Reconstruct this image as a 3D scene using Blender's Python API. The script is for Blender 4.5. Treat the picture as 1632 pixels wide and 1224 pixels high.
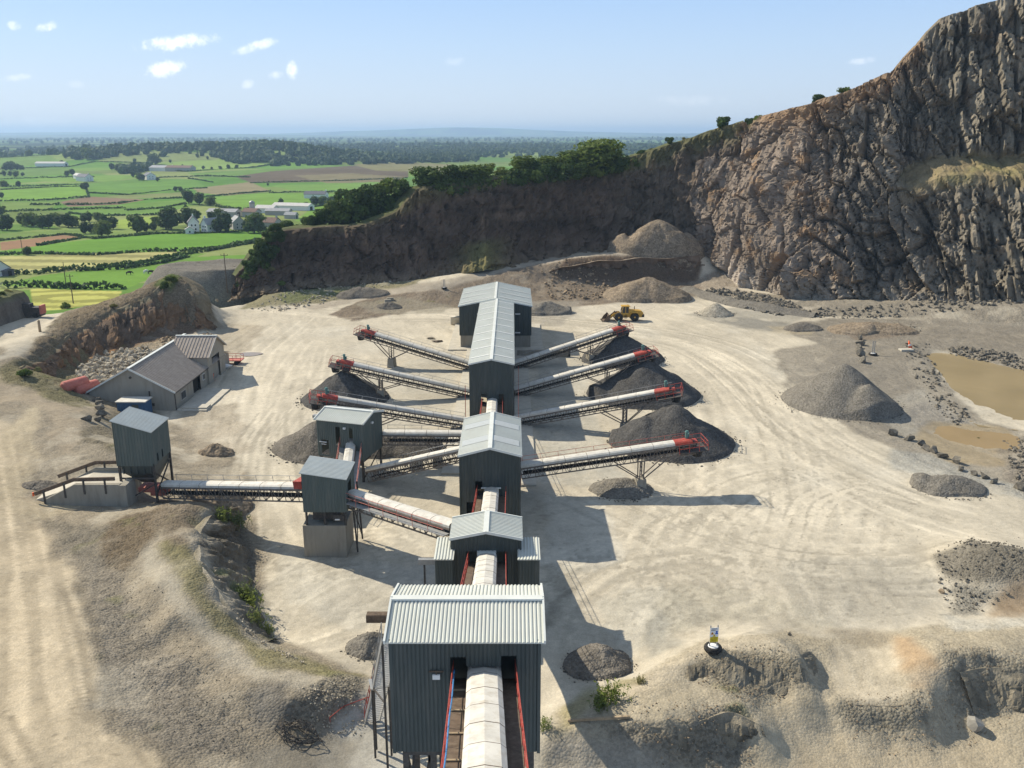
import bpy, bmesh, math, random
import numpy as np
from mathutils import Vector, Matrix
R = math.radians
rng = np.random.default_rng(7)
random.seed(7)
for o in list(bpy.data.objects): bpy.data.objects.remove(o)
SC = bpy.context.scene
COL = SC.collection

# ------------------------------------------------------------------ survey: where a sight line meets a height or a distance
F = 1411.0; CH = 38.0
PIT = math.atan(397 / F); SP, CP = math.sin(PIT), math.cos(PIT)
def ray(px, py):
    v = (py - 612) / F
    return np.array([(px - 816) / F, CP - v * SP, -(SP + v * CP)])
def at(px, py, z=0.0):
    r = ray(px, py); t = (z - CH) / r[2]
    return np.array([r[0] * t, r[1] * t, z])
def aty(px, py, Y):
    r = ray(px, py); t = Y / r[1]
    return np.array([r[0] * t, Y, CH + r[2] * t])
def project(x, y, z):
    d = y * CP - (z - CH) * SP
    d = np.maximum(d, 1e-3)
    return 816 + x / d * F, 612 - (y * SP + (z - CH) * CP) / d * F

# ------------------------------------------------------------------ noise (numpy)
def _h(ix, iy, iz, seed):
    n = (ix.astype(np.int64) * 374761393 + iy.astype(np.int64) * 668265263 + iz.astype(np.int64) * 1442695041 + seed * 974634777) & 0xffffffff
    n = ((n ^ (n >> 13)) * 1274126177) & 0xffffffff
    n = ((n ^ (n >> 15)) * 2246822519) & 0xffffffff
    n = n ^ (n >> 16)
    return (n & 0xffffff) / float(0xffffff)
def vnoise(x, y, z=None, seed=0):
    x = np.asarray(x, float); y = np.asarray(y, float)
    z = np.zeros_like(x) if z is None else np.asarray(z, float)
    ix, iy, iz = np.floor(x), np.floor(y), np.floor(z)
    fx, fy, fz = x - ix, y - iy, z - iz
    fx = fx * fx * (3 - 2 * fx); fy = fy * fy * (3 - 2 * fy); fz = fz * fz * (3 - 2 * fz)
    r = 0
    for a in (0, 1):
        for b in (0, 1):
            for c in (0, 1):
                w = (fx if a else 1 - fx) * (fy if b else 1 - fy) * (fz if c else 1 - fz)
                r = r + w * _h(ix + a, iy + b, iz + c, seed)
    return r * 2 - 1
def fbm(x, y, z=None, seed=0, oct=4):
    a, s, r = 1.0, 1.0, 0
    for k in range(oct):
        r = r + a * vnoise(np.asarray(x) * s, np.asarray(y) * s, None if z is None else np.asarray(z) * s, seed + k)
        a *= .5; s *= 2.03
    return r / 1.9
def worley(x, y, seed=0):
    ix, iy = np.floor(x), np.floor(y)
    f1 = np.full(np.shape(x), 9.0); f2 = np.full(np.shape(x), 9.0); cid = np.zeros(np.shape(x)); cx = np.zeros(np.shape(x)); cy = np.zeros(np.shape(x))
    for a in (-1, 0, 1):
        for b in (-1, 0, 1):
            jx, jy = ix + a, iy + b
            zz = np.zeros_like(jx)
            px = jx + _h(jx, jy, zz, seed); py = jy + _h(jx, jy, zz, seed + 1)
            d = np.hypot(px - x, py - y); i = _h(jx, jy, zz, seed + 2)
            n = d < f1
            f2 = np.where(n, f1, np.minimum(f2, d))
            cid = np.where(n, i, cid); cx = np.where(n, px - x, cx); cy = np.where(n, py - y, cy)
            f1 = np.where(n, d, f1)
    return f1, f2, cid, cx, cy
def sstep(a, b, x):
    t = np.clip((x - a) / (b - a), 0, 1); return t * t * (3 - 2 * t)
def inpoly(px, py, poly):
    r = np.zeros(np.shape(px), bool); n = len(poly); j = n - 1
    for i in range(n):
        xi, yi = poly[i]; xj, yj = poly[j]
        c = ((yi > py) != (yj > py)) & (px < (xj - xi) * (py - yi) / ((yj - yi) or 1e-9) + xi)
        r ^= c; j = i
    return r

# ------------------------------------------------------------------ objects
WL = {}
def tag(o, label=None, cat=None, group=None, kind=None):
    if label: o['label'] = label
    if cat: o['category'] = cat
    if group: o['group'] = group
    if kind: o['kind'] = kind
    return o
def thing(name, label, cat, loc=(0, 0, 0), rz=0.0, group=None):
    o = bpy.data.objects.new(name, None); COL.objects.link(o)
    o.empty_display_size = .3
    o.location = tuple(float(c) for c in loc); o.rotation_euler = (0, 0, rz)
    WL[o.name] = np.zeros(3)
    return tag(o, label, cat, group)
def worldthing(name, label, cat, loc, group=None):     # children are given in world coordinates
    o = thing(name, label, cat, loc, 0, group); WL[o.name] = np.array(loc, float); return o
def from_np(name, verts, faces, mat, parent=None, smooth=False, cols=None):
    verts = np.asarray(verts, np.float32).reshape(-1, 3)
    if parent is not None:
        verts = verts - WL[parent.name].astype(np.float32)
    me = bpy.data.meshes.new(name)
    if isinstance(faces, np.ndarray):
        n, k = faces.shape
        me.vertices.add(len(verts)); me.vertices.foreach_set('co', verts.ravel())
        me.loops.add(n * k); me.loops.foreach_set('vertex_index', faces.astype(np.int32).ravel())
        me.polygons.add(n); me.polygons.foreach_set('loop_start', np.arange(0, n * k, k, dtype=np.int32))
        me.polygons.foreach_set('loop_total', np.full(n, k, np.int32))
        me.update(calc_edges=True)
    else:
        me.from_pydata([tuple(map(float, v)) for v in verts], [], faces); me.update()
    me.polygons.foreach_set('use_smooth', np.full(len(me.polygons), smooth))
    if cols is not None:
        a = me.color_attributes.new('Col', 'FLOAT_COLOR', 'POINT')
        c = np.ones((len(verts), 4), np.float32); c[:, :cols.shape[1]] = cols
        a.data.foreach_set('color', c.ravel())
    me.materials.append(mat)
    o = bpy.data.objects.new(name, me); COL.objects.link(o)
    if parent is not None:
        o.parent = parent; WL[o.name] = WL[parent.name]
    return o
class MB:
    def __init__(s): s.v = []; s.f = []
    def add(s, vs, fs):
        b = len(s.v); s.v += [np.array(v, float) for v in vs]; s.f += [[b + i for i in f] for f in fs]; return s
    def quad(s, a, b, c, d): return s.add([a, b, c, d], [[0, 1, 2, 3]])
    def box(s, c, d, rz=0.0):
        c = np.array(c, float); x, y, z = [q / 2 for q in d]; ca, sa = math.cos(rz), math.sin(rz)
        vs = [c + np.array([i * x * ca - j * y * sa, i * x * sa + j * y * ca, k * z]) for k in (-1, 1) for j in (-1, 1) for i in (-1, 1)]
        return s.add(vs, [[0, 2, 3, 1], [4, 5, 7, 6], [0, 1, 5, 4], [2, 6, 7, 3], [0, 4, 6, 2], [1, 3, 7, 5]])
    def beam(s, p, q, w=.1, h=.1):
        p = np.array(p, float); q = np.array(q, float); d = q - p; L = np.linalg.norm(d)
        if L < 1e-6: return s
        d /= L; up = np.array([0, 0, 1.]) if abs(d[2]) < .95 else np.array([0, 1., 0])
        a = np.cross(d, up); a /= np.linalg.norm(a); b = np.cross(a, d)
        vs = [e + a * i * w / 2 + b * j * h / 2 for e in (p, q) for j in (-1, 1) for i in (-1, 1)]
        return s.add(vs, [[0, 1, 3, 2], [4, 6, 7, 5], [0, 4, 5, 1], [2, 3, 7, 6], [0, 2, 6, 4], [1, 5, 7, 3]])
    def tube(s, p, q, r=.05, r2=None, n=8, caps=True):
        p = np.array(p, float); q = np.array(q, float); d = q - p; L = np.linalg.norm(d); d /= L; r2 = r if r2 is None else r2
        up = np.array([0, 0, 1.]) if abs(d[2]) < .95 else np.array([0, 1., 0])
        a = np.cross(d, up); a /= np.linalg.norm(a); b = np.cross(a, d)
        vs = [e + (a * math.cos(t) + b * math.sin(t)) * rr for e, rr in ((p, r), (q, r2)) for t in [2 * math.pi * k / n for k in range(n)]]
        fs = [[k, (k + 1) % n, n + (k + 1) % n, n + k] for k in range(n)]
        if caps: fs += [list(range(n))[::-1], list(range(n, 2 * n))]
        return s.add(vs, fs)
    def path(s, pts, r=.03, n=6):
        for a, b in zip(pts[:-1], pts[1:]): s.tube(a, b, r, n=n)
        return s
    def lathe(s, prof, c=(0, 0, 0), axis='z', n=16):
        c = np.array(c, float); vs = []
        for r, h in prof:
            for k in range(n):
                t = 2 * math.pi * k / n; a, b = r * math.cos(t), r * math.sin(t)
                vs.append(c + (np.array([a, b, h]) if axis == 'z' else np.array([a, h, b]) if axis == 'y' else np.array([h, a, b])))
        m = len(prof)
        fs = [[i * n + k, i * n + (k + 1) % n, (i + 1) * n + (k + 1) % n, (i + 1) * n + k] for i in range(m - 1) for k in range(n)]
        fs += [list(range(n))[::-1], list(range((m - 1) * n, m * n))]
        return s.add(vs, fs)
    def prism(s, poly, axis, a, b):            # 2-D polygon extruded along an axis between a and b
        n = len(poly)
        def P(u, v, w): return (w, u, v) if axis == 'x' else (u, w, v) if axis == 'y' else (u, v, w)
        vs = [P(u, v, a) for u, v in poly] + [P(u, v, b) for u, v in poly]
        return s.add(vs, [list(range(n))[::-1], list(range(n, 2 * n))] + [[k, (k + 1) % n, n + (k + 1) % n, n + k] for k in range(n)])
    def build(s, name, mat, parent=None, smooth=False, bevel=0):
        o = from_np(name, np.array(s.v), s.f, mat, parent, smooth)
        if bevel:
            m = o.modifiers.new('bevel', 'BEVEL'); m.width = bevel; m.segments = 2; m.limit_method = 'ANGLE'
        return o
def copy_tree(o, parent=None):
    c = o.copy(); COL.objects.link(c); WL[c.name] = WL.get(o.name, np.zeros(3))
    if parent is not None: c.parent = parent
    for ch in list(o.children): copy_tree(ch, c)
    return c

# ------------------------------------------------------------------ materials
M = {}
def newmat(name, rough=.9, spec=.15, metal=0.0):
    m = bpy.data.materials.new(name); m.use_nodes = True; M[name] = m
    nt = m.node_tree; b = nt.nodes['Principled BSDF']
    b.inputs['Roughness'].default_value = rough; b.inputs['Metallic'].default_value = metal
    b.inputs['Specular IOR Level'].default_value = spec
    return m, nt, b
def nd(nt, t, **kw):
    n = nt.nodes.new(t)
    for k, v in kw.items():
        if k.startswith('_'): n.inputs[k[1:].replace('_', ' ')].default_value = v
        else: setattr(n, k, v)
    return n
def noise(nt, vec, scale, detail=6, rough=.6, dist=0):
    n = nd(nt, 'ShaderNodeTexNoise'); n.inputs['Scale'].default_value = scale; n.inputs['Detail'].default_value = detail
    n.inputs['Roughness'].default_value = rough; n.inputs['Distortion'].default_value = dist
    if vec is not None: nt.links.new(vec, n.inputs['Vector'])
    return n.outputs['Fac']
def ramp(nt, fac, stops):
    r = nd(nt, 'ShaderNodeValToRGB'); e = r.color_ramp.elements
    while len(e) < len(stops): e.new(.5)
    for k, (p, c) in enumerate(stops):
        e[k].position = p; e[k].color = (*c, 1) if not isinstance(c, (int, float)) else (c, c, c, 1)
    nt.links.new(fac, r.inputs['Fac']); return r.outputs['Color']
def mixc(nt, a, b, fac, mode='MIX'):
    m = nd(nt, 'ShaderNodeMix', data_type='RGBA', blend_type=mode)
    for s, v in ((m.inputs[0], fac), (m.inputs[6], a), (m.inputs[7], b)):
        if hasattr(v, 'is_linked'): nt.links.new(v, s)
        elif isinstance(v, (int, float)): s.default_value = v
        else: s.default_value = (*v, 1)
    return m.outputs[2]
def mth(nt, op, a, b=None, c=None):
    m = nd(nt, 'ShaderNodeMath', operation=op)
    for s, v in zip(m.inputs, (a, b, c)):
        if v is None: continue
        if hasattr(v, 'is_linked'): nt.links.new(v, s)
        else: s.default_value = v
    return m.outputs[0]
def bump(nt, b, h, strength=.5, dist=.1):
    n = nd(nt, 'ShaderNodeBump'); n.inputs['Strength'].default_value = strength; n.inputs['Distance'].default_value = dist
    nt.links.new(h, n.inputs['Height']); nt.links.new(n.outputs['Normal'], b.inputs['Normal'])
def pos(nt): return nd(nt, 'ShaderNodeNewGeometry').outputs['Position']
def objco(nt): return nd(nt, 'ShaderNodeTexCoord').outputs['Object']

def worn(name, c, var=.25, scale=1.2, rough=.7, spec=.3, metal=0, dirt=None, dirt_amt=.4, streak=False, bmp=.0):
    m, nt, b = newmat(name, rough, spec, metal)
    v = objco(nt)
    if streak:
        mp = nd(nt, 'ShaderNodeMapping'); mp.inputs['Scale'].default_value = (1, 1, .18); nt.links.new(v, mp.inputs['Vector']); v2 = mp.outputs[0]
    else: v2 = v
    f = noise(nt, v2, scale, 7, .65)
    lo = tuple(q * (1 - var) for q in c); hi = tuple(min(1, q * (1 + var)) for q in c)
    col = ramp(nt, f, [(.3, lo), (.7, hi)])
    if dirt:
        g = ramp(nt, noise(nt, v2, scale * 2.3, 8, .7), [(.48, 0.0), (.72, dirt_amt)])
        col = mixc(nt, col, dirt, g)
    nt.links.new(col, b.inputs['Base Color'])
    if bmp: bump(nt, b, noise(nt, v, scale * 12, 4), bmp, .02)
    return m
worn('wall_steel', (.052, .064, .060), .12, .5, .55, .35, 0, (.22, .2, .165), .24, True)
worn('wall_steel_green', (.095, .118, .107), .12, .5, .6, .3, 0, (.26, .235, .195), .38, True)
worn('roof_steel', (.56, .57, .51), .07, .35, .55, .35, 0, (.5, .47, .4), .35)
worn('roof_steel_blue', (.40, .43, .42), .07, .5, .55, .35, 0, (.4, .38, .32), .3)
worn('roof_trim', (.64, .65, .60), .08, .8, .5, .3)
worn('skylight', (.44, .45, .42), .06, 2, .35, .5)
worn('cover_white', (.60, .57, .505), .14, .9, .7, .2, 0, (.40, .34, .25), .65)
worn('cover_grey', (.40, .39, .365), .08, .7, .6, .3, 0, (.35, .3, .22), .4)
worn('dark_steel', (.06, .055, .05), .3, 2, .7, .3, 0, (.2, .15, .1), .5)
worn('brown_steel', (.12, .085, .06), .35, 2, .8, .2, 0, (.25, .2, .14), .5)
worn('galvanised', (.33, .33, .32), .15, 3, .5, .4, .3)
worn('red_paint', (.36, .05, .034), .25, 3, .6, .3, 0, (.40, .25, .17), .5)
worn('truss_steel', (.17, .14, .115), .35, 2, .75, .25, 0, (.30, .26, .2), .5)
worn('red_faded', (.50, .15, .11), .15, 1.5, .6, .3, 0, (.55, .3, .22), .5)
worn('orange_paint', (.8, .14, .04), .1, 3, .6, .3)
worn('rubber', (.022, .022, .023), .3, 3, .85, .2, 0, (.2, .17, .12), .5)
worn('concrete', (.30, .275, .225), .15, .6, .95, .1, 0, (.16, .13, .1), .5, True, .3)
worn('concrete_pale', (.50, .46, .38), .12, .8, .95, .1, 0, (.36, .31, .24), .5, False, .2)
worn('render_wall', (.34, .31, .255), .08, .8, .95, .1, 0, (.2, .17, .13), .4, True, .2)
worn('tile_roof', (.36, .305, .255), .18, 1.4, .85, .15, 0, (.28, .25, .22), .35)
worn('timber', (.34, .26, .17), .25, 3, .9, .1)
worn('timber_pole', (.13, .10, .075), .2, 3, .9, .1)
worn('blue_paint', (.05, .11, .2), .2, 2, .6, .3)
worn('hose_blue', (.06, .22, .45), .1, 3, .5, .3)
worn('yellow_paint', (.55, .31, .035), .15, 2.5, .5, .4, 0, (.3, .22, .12), .6)
worn('white_paint', (.72, .71, .68), .05, 2, .7, .2)
worn('white_render', (.74, .73, .70), .05, .8, .9, .1)
worn('grey_render', (.42, .40, .36), .08, .8, .9, .1)
worn('slate', (.13, .13, .145), .2, .9, .8, .2)
worn('brown_tile', (.16, .10, .075), .2, .9, .8, .2)
worn('barn_roof', (.33, .33, .33), .15, .5, .8, .2)
worn('barn_roof_light', (.52, .50, .46), .12, .5, .8, .2)
worn('green_motor', (.09, .19, .17), .15, 2, .6, .3)
worn('sign_white', (.78, .78, .78), .03, 3, .5, .3)
worn('sign_yellow', (.80, .60, .02), .05, 3, .5, .3)
worn('sign_black', (.03, .03, .03), .1, 3, .6, .3)
worn('sign_blue', (.02, .10, .50), .05, 3, .5, .3)
worn('sign_orange', (.75, .33, .05), .05, 3, .5, .3)
worn('cow_black', (.025, .023, .022), .2, 2, .8, .2)
worn('cow_white', (.7, .68, .63), .1, 2, .8, .2)
m, nt, b = newmat('glass_dark', .08, .6); b.inputs['Base Color'].default_value = (.015, .02, .025, 1)
m, nt, b = newmat('interior_dark', .9, .1)
nt.links.new(ramp(nt, noise(nt, objco(nt), 1.5), [(.3, (.02, .018, .016)), (.7, (.04, .036, .03))]), b.inputs['Base Color'])

# ground: albedo zones are a painted attribute (dust, gravel, soil ...), broken up with noise
def groundmat(name, fine=1.0):
    m, nt, b = newmat(name, 1.0, .04)
    p = pos(nt)
    at_ = nd(nt, 'ShaderNodeVertexColor', layer_name='Col')
    col = at_.outputs['Color']; al = at_.outputs['Alpha']        # alpha: roughness of the ground, 0 smooth dust .. 1 rubble
    n1 = noise(nt, p, .22, 6, .62, .4); n2 = noise(nt, p, 1.6, 7, .7); n3 = noise(nt, p, 9 * fine, 4, .7)
    k1 = ramp(nt, n1, [(.25, .86), (.75, 1.13)])
    col = mixc(nt, col, k1, 1.0, 'MULTIPLY')
    k2 = ramp(nt, n2, [(.28, .84), (.72, 1.12)])
    col = mixc(nt, col, k2, 1.0, 'MULTIPLY')
    vo = nd(nt, 'ShaderNodeTexVoronoi', feature='F1'); vo.inputs['Scale'].default_value = 5.5 * fine; nt.links.new(p, vo.inputs['Vector'])
    hs = nd(nt, 'ShaderNodeSeparateColor'); nt.links.new(vo.outputs['Color'], hs.inputs[0])
    st = ramp(nt, hs.outputs[0], [(.1, .55), (.45, .95), (.9, 1.35)])
    col = mixc(nt, col, mixc(nt, col, st, 1.0, 'MULTIPLY'), mth(nt, 'MULTIPLY', al, .75))
    k3 = ramp(nt, n3, [(.3, .82), (.7, 1.14)])
    col = mixc(nt, col, k3, 1.0, 'MULTIPLY')
    nt.links.new(col, b.inputs['Base Color'])
    vh = mth(nt, 'MULTIPLY', mth(nt, 'SUBTRACT', .6, vo.outputs['Distance']), mth(nt, 'MULTIPLY', al, .9))
    h = mth(nt, 'ADD', mth(nt, 'ADD', vh, mth(nt, 'MULTIPLY', n2, .5)), mth(nt, 'MULTIPLY', n3, .22))
    bump(nt, b, h, .8, .17)
    return m
groundmat('ground')
# gravel heaps
def heap(name, c, var=.25, grain=6.0, top=None):
    m, nt, b = newmat(name, 1.0, .05); p = pos(nt)
    n1 = noise(nt, p, .5, 5, .6, .5); vo = nd(nt, 'ShaderNodeTexVoronoi'); vo.inputs['Scale'].default_value = grain; nt.links.new(p, vo.inputs['Vector'])
    hs = nd(nt, 'ShaderNodeSeparateColor'); nt.links.new(vo.outputs['Color'], hs.inputs[0])
    col = ramp(nt, n1, [(.3, tuple(q * (1 - var) for q in c)), (.7, tuple(q * (1 + var) for q in c))])
    col = mixc(nt, col, ramp(nt, hs.outputs[0], [(0, .7), (1, 1.3)]), 1.0, 'MULTIPLY')
    nt.links.new(col, b.inputs['Base Color'])
    bump(nt, b, mth(nt, 'ADD', mth(nt, 'SUBTRACT', .5, vo.outputs['Distance']), noise(nt, p, 2.0, 5)), .6, .12)
    return m
heap('heap_dark', (.085, .081, .076)); heap('heap_grey', (.178, .162, .136), .18); heap('heap_mid', (.155, .138, .115))
heap('heap_brown', (.22, .175, .125), .25, 3); heap('heap_pale', (.30, .27, .215), .2, 4)
# rock
def rockmat(name, a, b_, c, sc=.35):
    m, nt, b = newmat(name, .95, .12); p = pos(nt)
    at_ = nd(nt, 'ShaderNodeVertexColor', layer_name='Col')
    mp = nd(nt, 'ShaderNodeMapping'); mp.inputs['Scale'].default_value = (1, 1, .45); nt.links.new(p, mp.inputs['Vector'])
    n1 = noise(nt, mp.outputs[0], sc, 8, .68, .6); n2 = noise(nt, p, 2.2, 8, .72)
    col = mixc(nt, at_.outputs['Color'], ramp(nt, n1, [(.25, .62), (.5, 1.0), (.78, 1.45)]), 1.0, 'MULTIPLY')
    col = mixc(nt, col, ramp(nt, n2, [(.25, .72), (.75, 1.25)]), 1.0, 'MULTIPLY')
    nt.links.new(col, b.inputs['Base Color'])
    bump(nt, b, mth(nt, 'ADD', n2, mth(nt, 'MULTIPLY', noise(nt, p, 7, 5), .4)), .8, .3)
    return m
rockmat('cliff_rock', 0, 0, 0)
worn('boulder', (.135, .122, .10), .4, 1.1, .95, .12, 0, (.33, .29, .22), .6, False, .5)
worn('boulder_pale', (.42, .37, .285), .3, 1.3, .95, .1, 0, (.2, .17, .13), .6, False, .5)
worn('boulder_grey', (.27, .255, .225), .25, 1.1, .95, .1, 0, (.14, .135, .13), .5, False, .4)
worn('boulder_brown', (.27, .20, .13), .4, .9, .95, .1, 0, (.36, .31, .23), .7, False, .5)
# foliage
def foliage(name, c, var=.45, sc=.35):
    m, nt, b = newmat(name, .75, .2); p = pos(nt)
    oi = nd(nt, 'ShaderNodeObjectInfo')
    f = noise(nt, p, sc, 4, .6)
    col = ramp(nt, f, [(.28, tuple(q * (1 - var) for q in c)), (.72, tuple(q * (1 + var) for q in c))])
    col = mixc(nt, col, ramp(nt, oi.outputs['Random'], [(0, (.78, .82, .8)), (1, (1.25, 1.18, 1.0))]), 1.0, 'MULTIPLY')
    nt.links.new(col, b.inputs['Base Color'])
    tr = nd(nt, 'ShaderNodeBsdfTranslucent'); nt.links.new(col, tr.inputs['Color'])
    mx = nd(nt, 'ShaderNodeMixShader'); mx.inputs[0].default_value = .3
    out = nt.nodes['Material Output']
    nt.links.new(b.outputs[0], mx.inputs[1]); nt.links.new(tr.outputs[0], mx.inputs[2]); nt.links.new(mx.outputs[0], out.inputs['Surface'])
    return m
foliage('leaf_mid', (.105, .15, .034)); foliage('leaf_dark', (.058, .095, .026)); foliage('leaf_light', (.16, .20, .05)); foliage('leaf_weed', (.20, .24, .09), .3)
foliage('leaf_dry', (.21, .20, .085)); foliage('leaf_far', (.060, .105, .036), .3, .05)
worn('bark', (.10, .08, .06), .3, 4, .9, .1)
# water
def water(name, c, rough=.12):
    m, nt, b = newmat(name, rough, .4); p = pos(nt)
    nt.links.new(ramp(nt, noise(nt, p, .09, 4, .5, .5), [(.3, tuple(q * .88 for q in c)), (.7, tuple(q * 1.1 for q in c))]), b.inputs['Base Color'])
    bump(nt, b, noise(nt, p, 1.5, 3), .04, .05)
water('muddy_water', (.32, .25, .14), .2); water('puddle_water', (.33, .24, .13), .18)
# ================================================================== THE QUARRY GROUND
# contour lines: vertices are (photo x, photo y, height) turned into survey points; 'w' rows are survey points already
def wpt(p): return np.array(p[1:], float) if p[0] == 'w' else at(p[0], p[1], p[2])
SPT = [(345,519,.3),(325,498,3.5),(306,468,7.2),(288,440,9.9),(272,437,10.2),(240,470,7.4),(200,487,6.4),(150,507,5.9),(110,530,5.5),(70,560,5.5),(30,585,5.6)]
SPF = [(348,525,-.3),(342,527,-.3),(330,535,-.2),(305,540,0),(270,545,.3),(235,552,.5),(190,570,.7),(158,582,.8),(130,592,.9),(100,604,1.2),(60,612,3.0)]
BKT = [(352,803,3.1),(337,808,4.1),(318,840,4.8),(315,862,4.9),(320,892,4.8),(341,927,4.1),(371,972,2.8),(402,1006,1.5),(425,1022,.9)]
BKF = [(372,804,-.2),(385,812,-.2),(396,880,-.2),(401,912,-.2),(406,938,-.2),(413,980,-.2),(420,1003,-.2),(428,1014,-.2),(440,1022,-.2)]
FG = [
 ([(1005,1150,1.5),(1060,1152,1.6),(1110,1142,1.7),(1165,1128,1.4),(1215,1150,.9)], [(995,1188,.2),(1060,1215,-.9),(1110,1218,-1.0),(1180,1208,-.8),(1226,1182,-.5)]),
 ([(1095,1052,1.9),(1150,1046,2.0),(1200,1036,2.1),(1245,1040,2.3),(1275,1050,2.3)], [(1100,1098,.9),(1150,1102,1.0),(1200,1110,.7),(1250,1115,.5),(1285,1105,.6)]),
 ([(1340,1116,.6),(1400,1120,.7),(1450,1122,.8),(1490,1116,1.0),(1512,1128,.8)], [(1332,1150,-.9),(1400,1164,-1.1),(1450,1172,-1.2),(1490,1176,-1.2),(1518,1160,-1.1)]),
 ([(1290,1098,1.2),(1288,1075,1.9),(1284,1052,2.3),(1270,1034,2.4)], [(1316,1102,.3),(1316,1080,.3),(1310,1056,.4),(1294,1034,.8)]),
 ([(1530,1068,1.8),(1560,1060,1.95),(1600,1058,2.0),(1645,1064,2.0)], [(1556,1138,-.5),(1584,1150,-.9),(1612,1150,-.7),(1655,1142,-.5)]),
]
def cut(F_, T_, t, u): return [at(*a) * (1 - t) + at(*b) * t + np.array([0, 0, 1]) * ((1 - u) * a[2] + u * b[2] - (a[2] * (1 - t) + b[2] * t)) for a, b in zip(F_, T_)]
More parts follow.
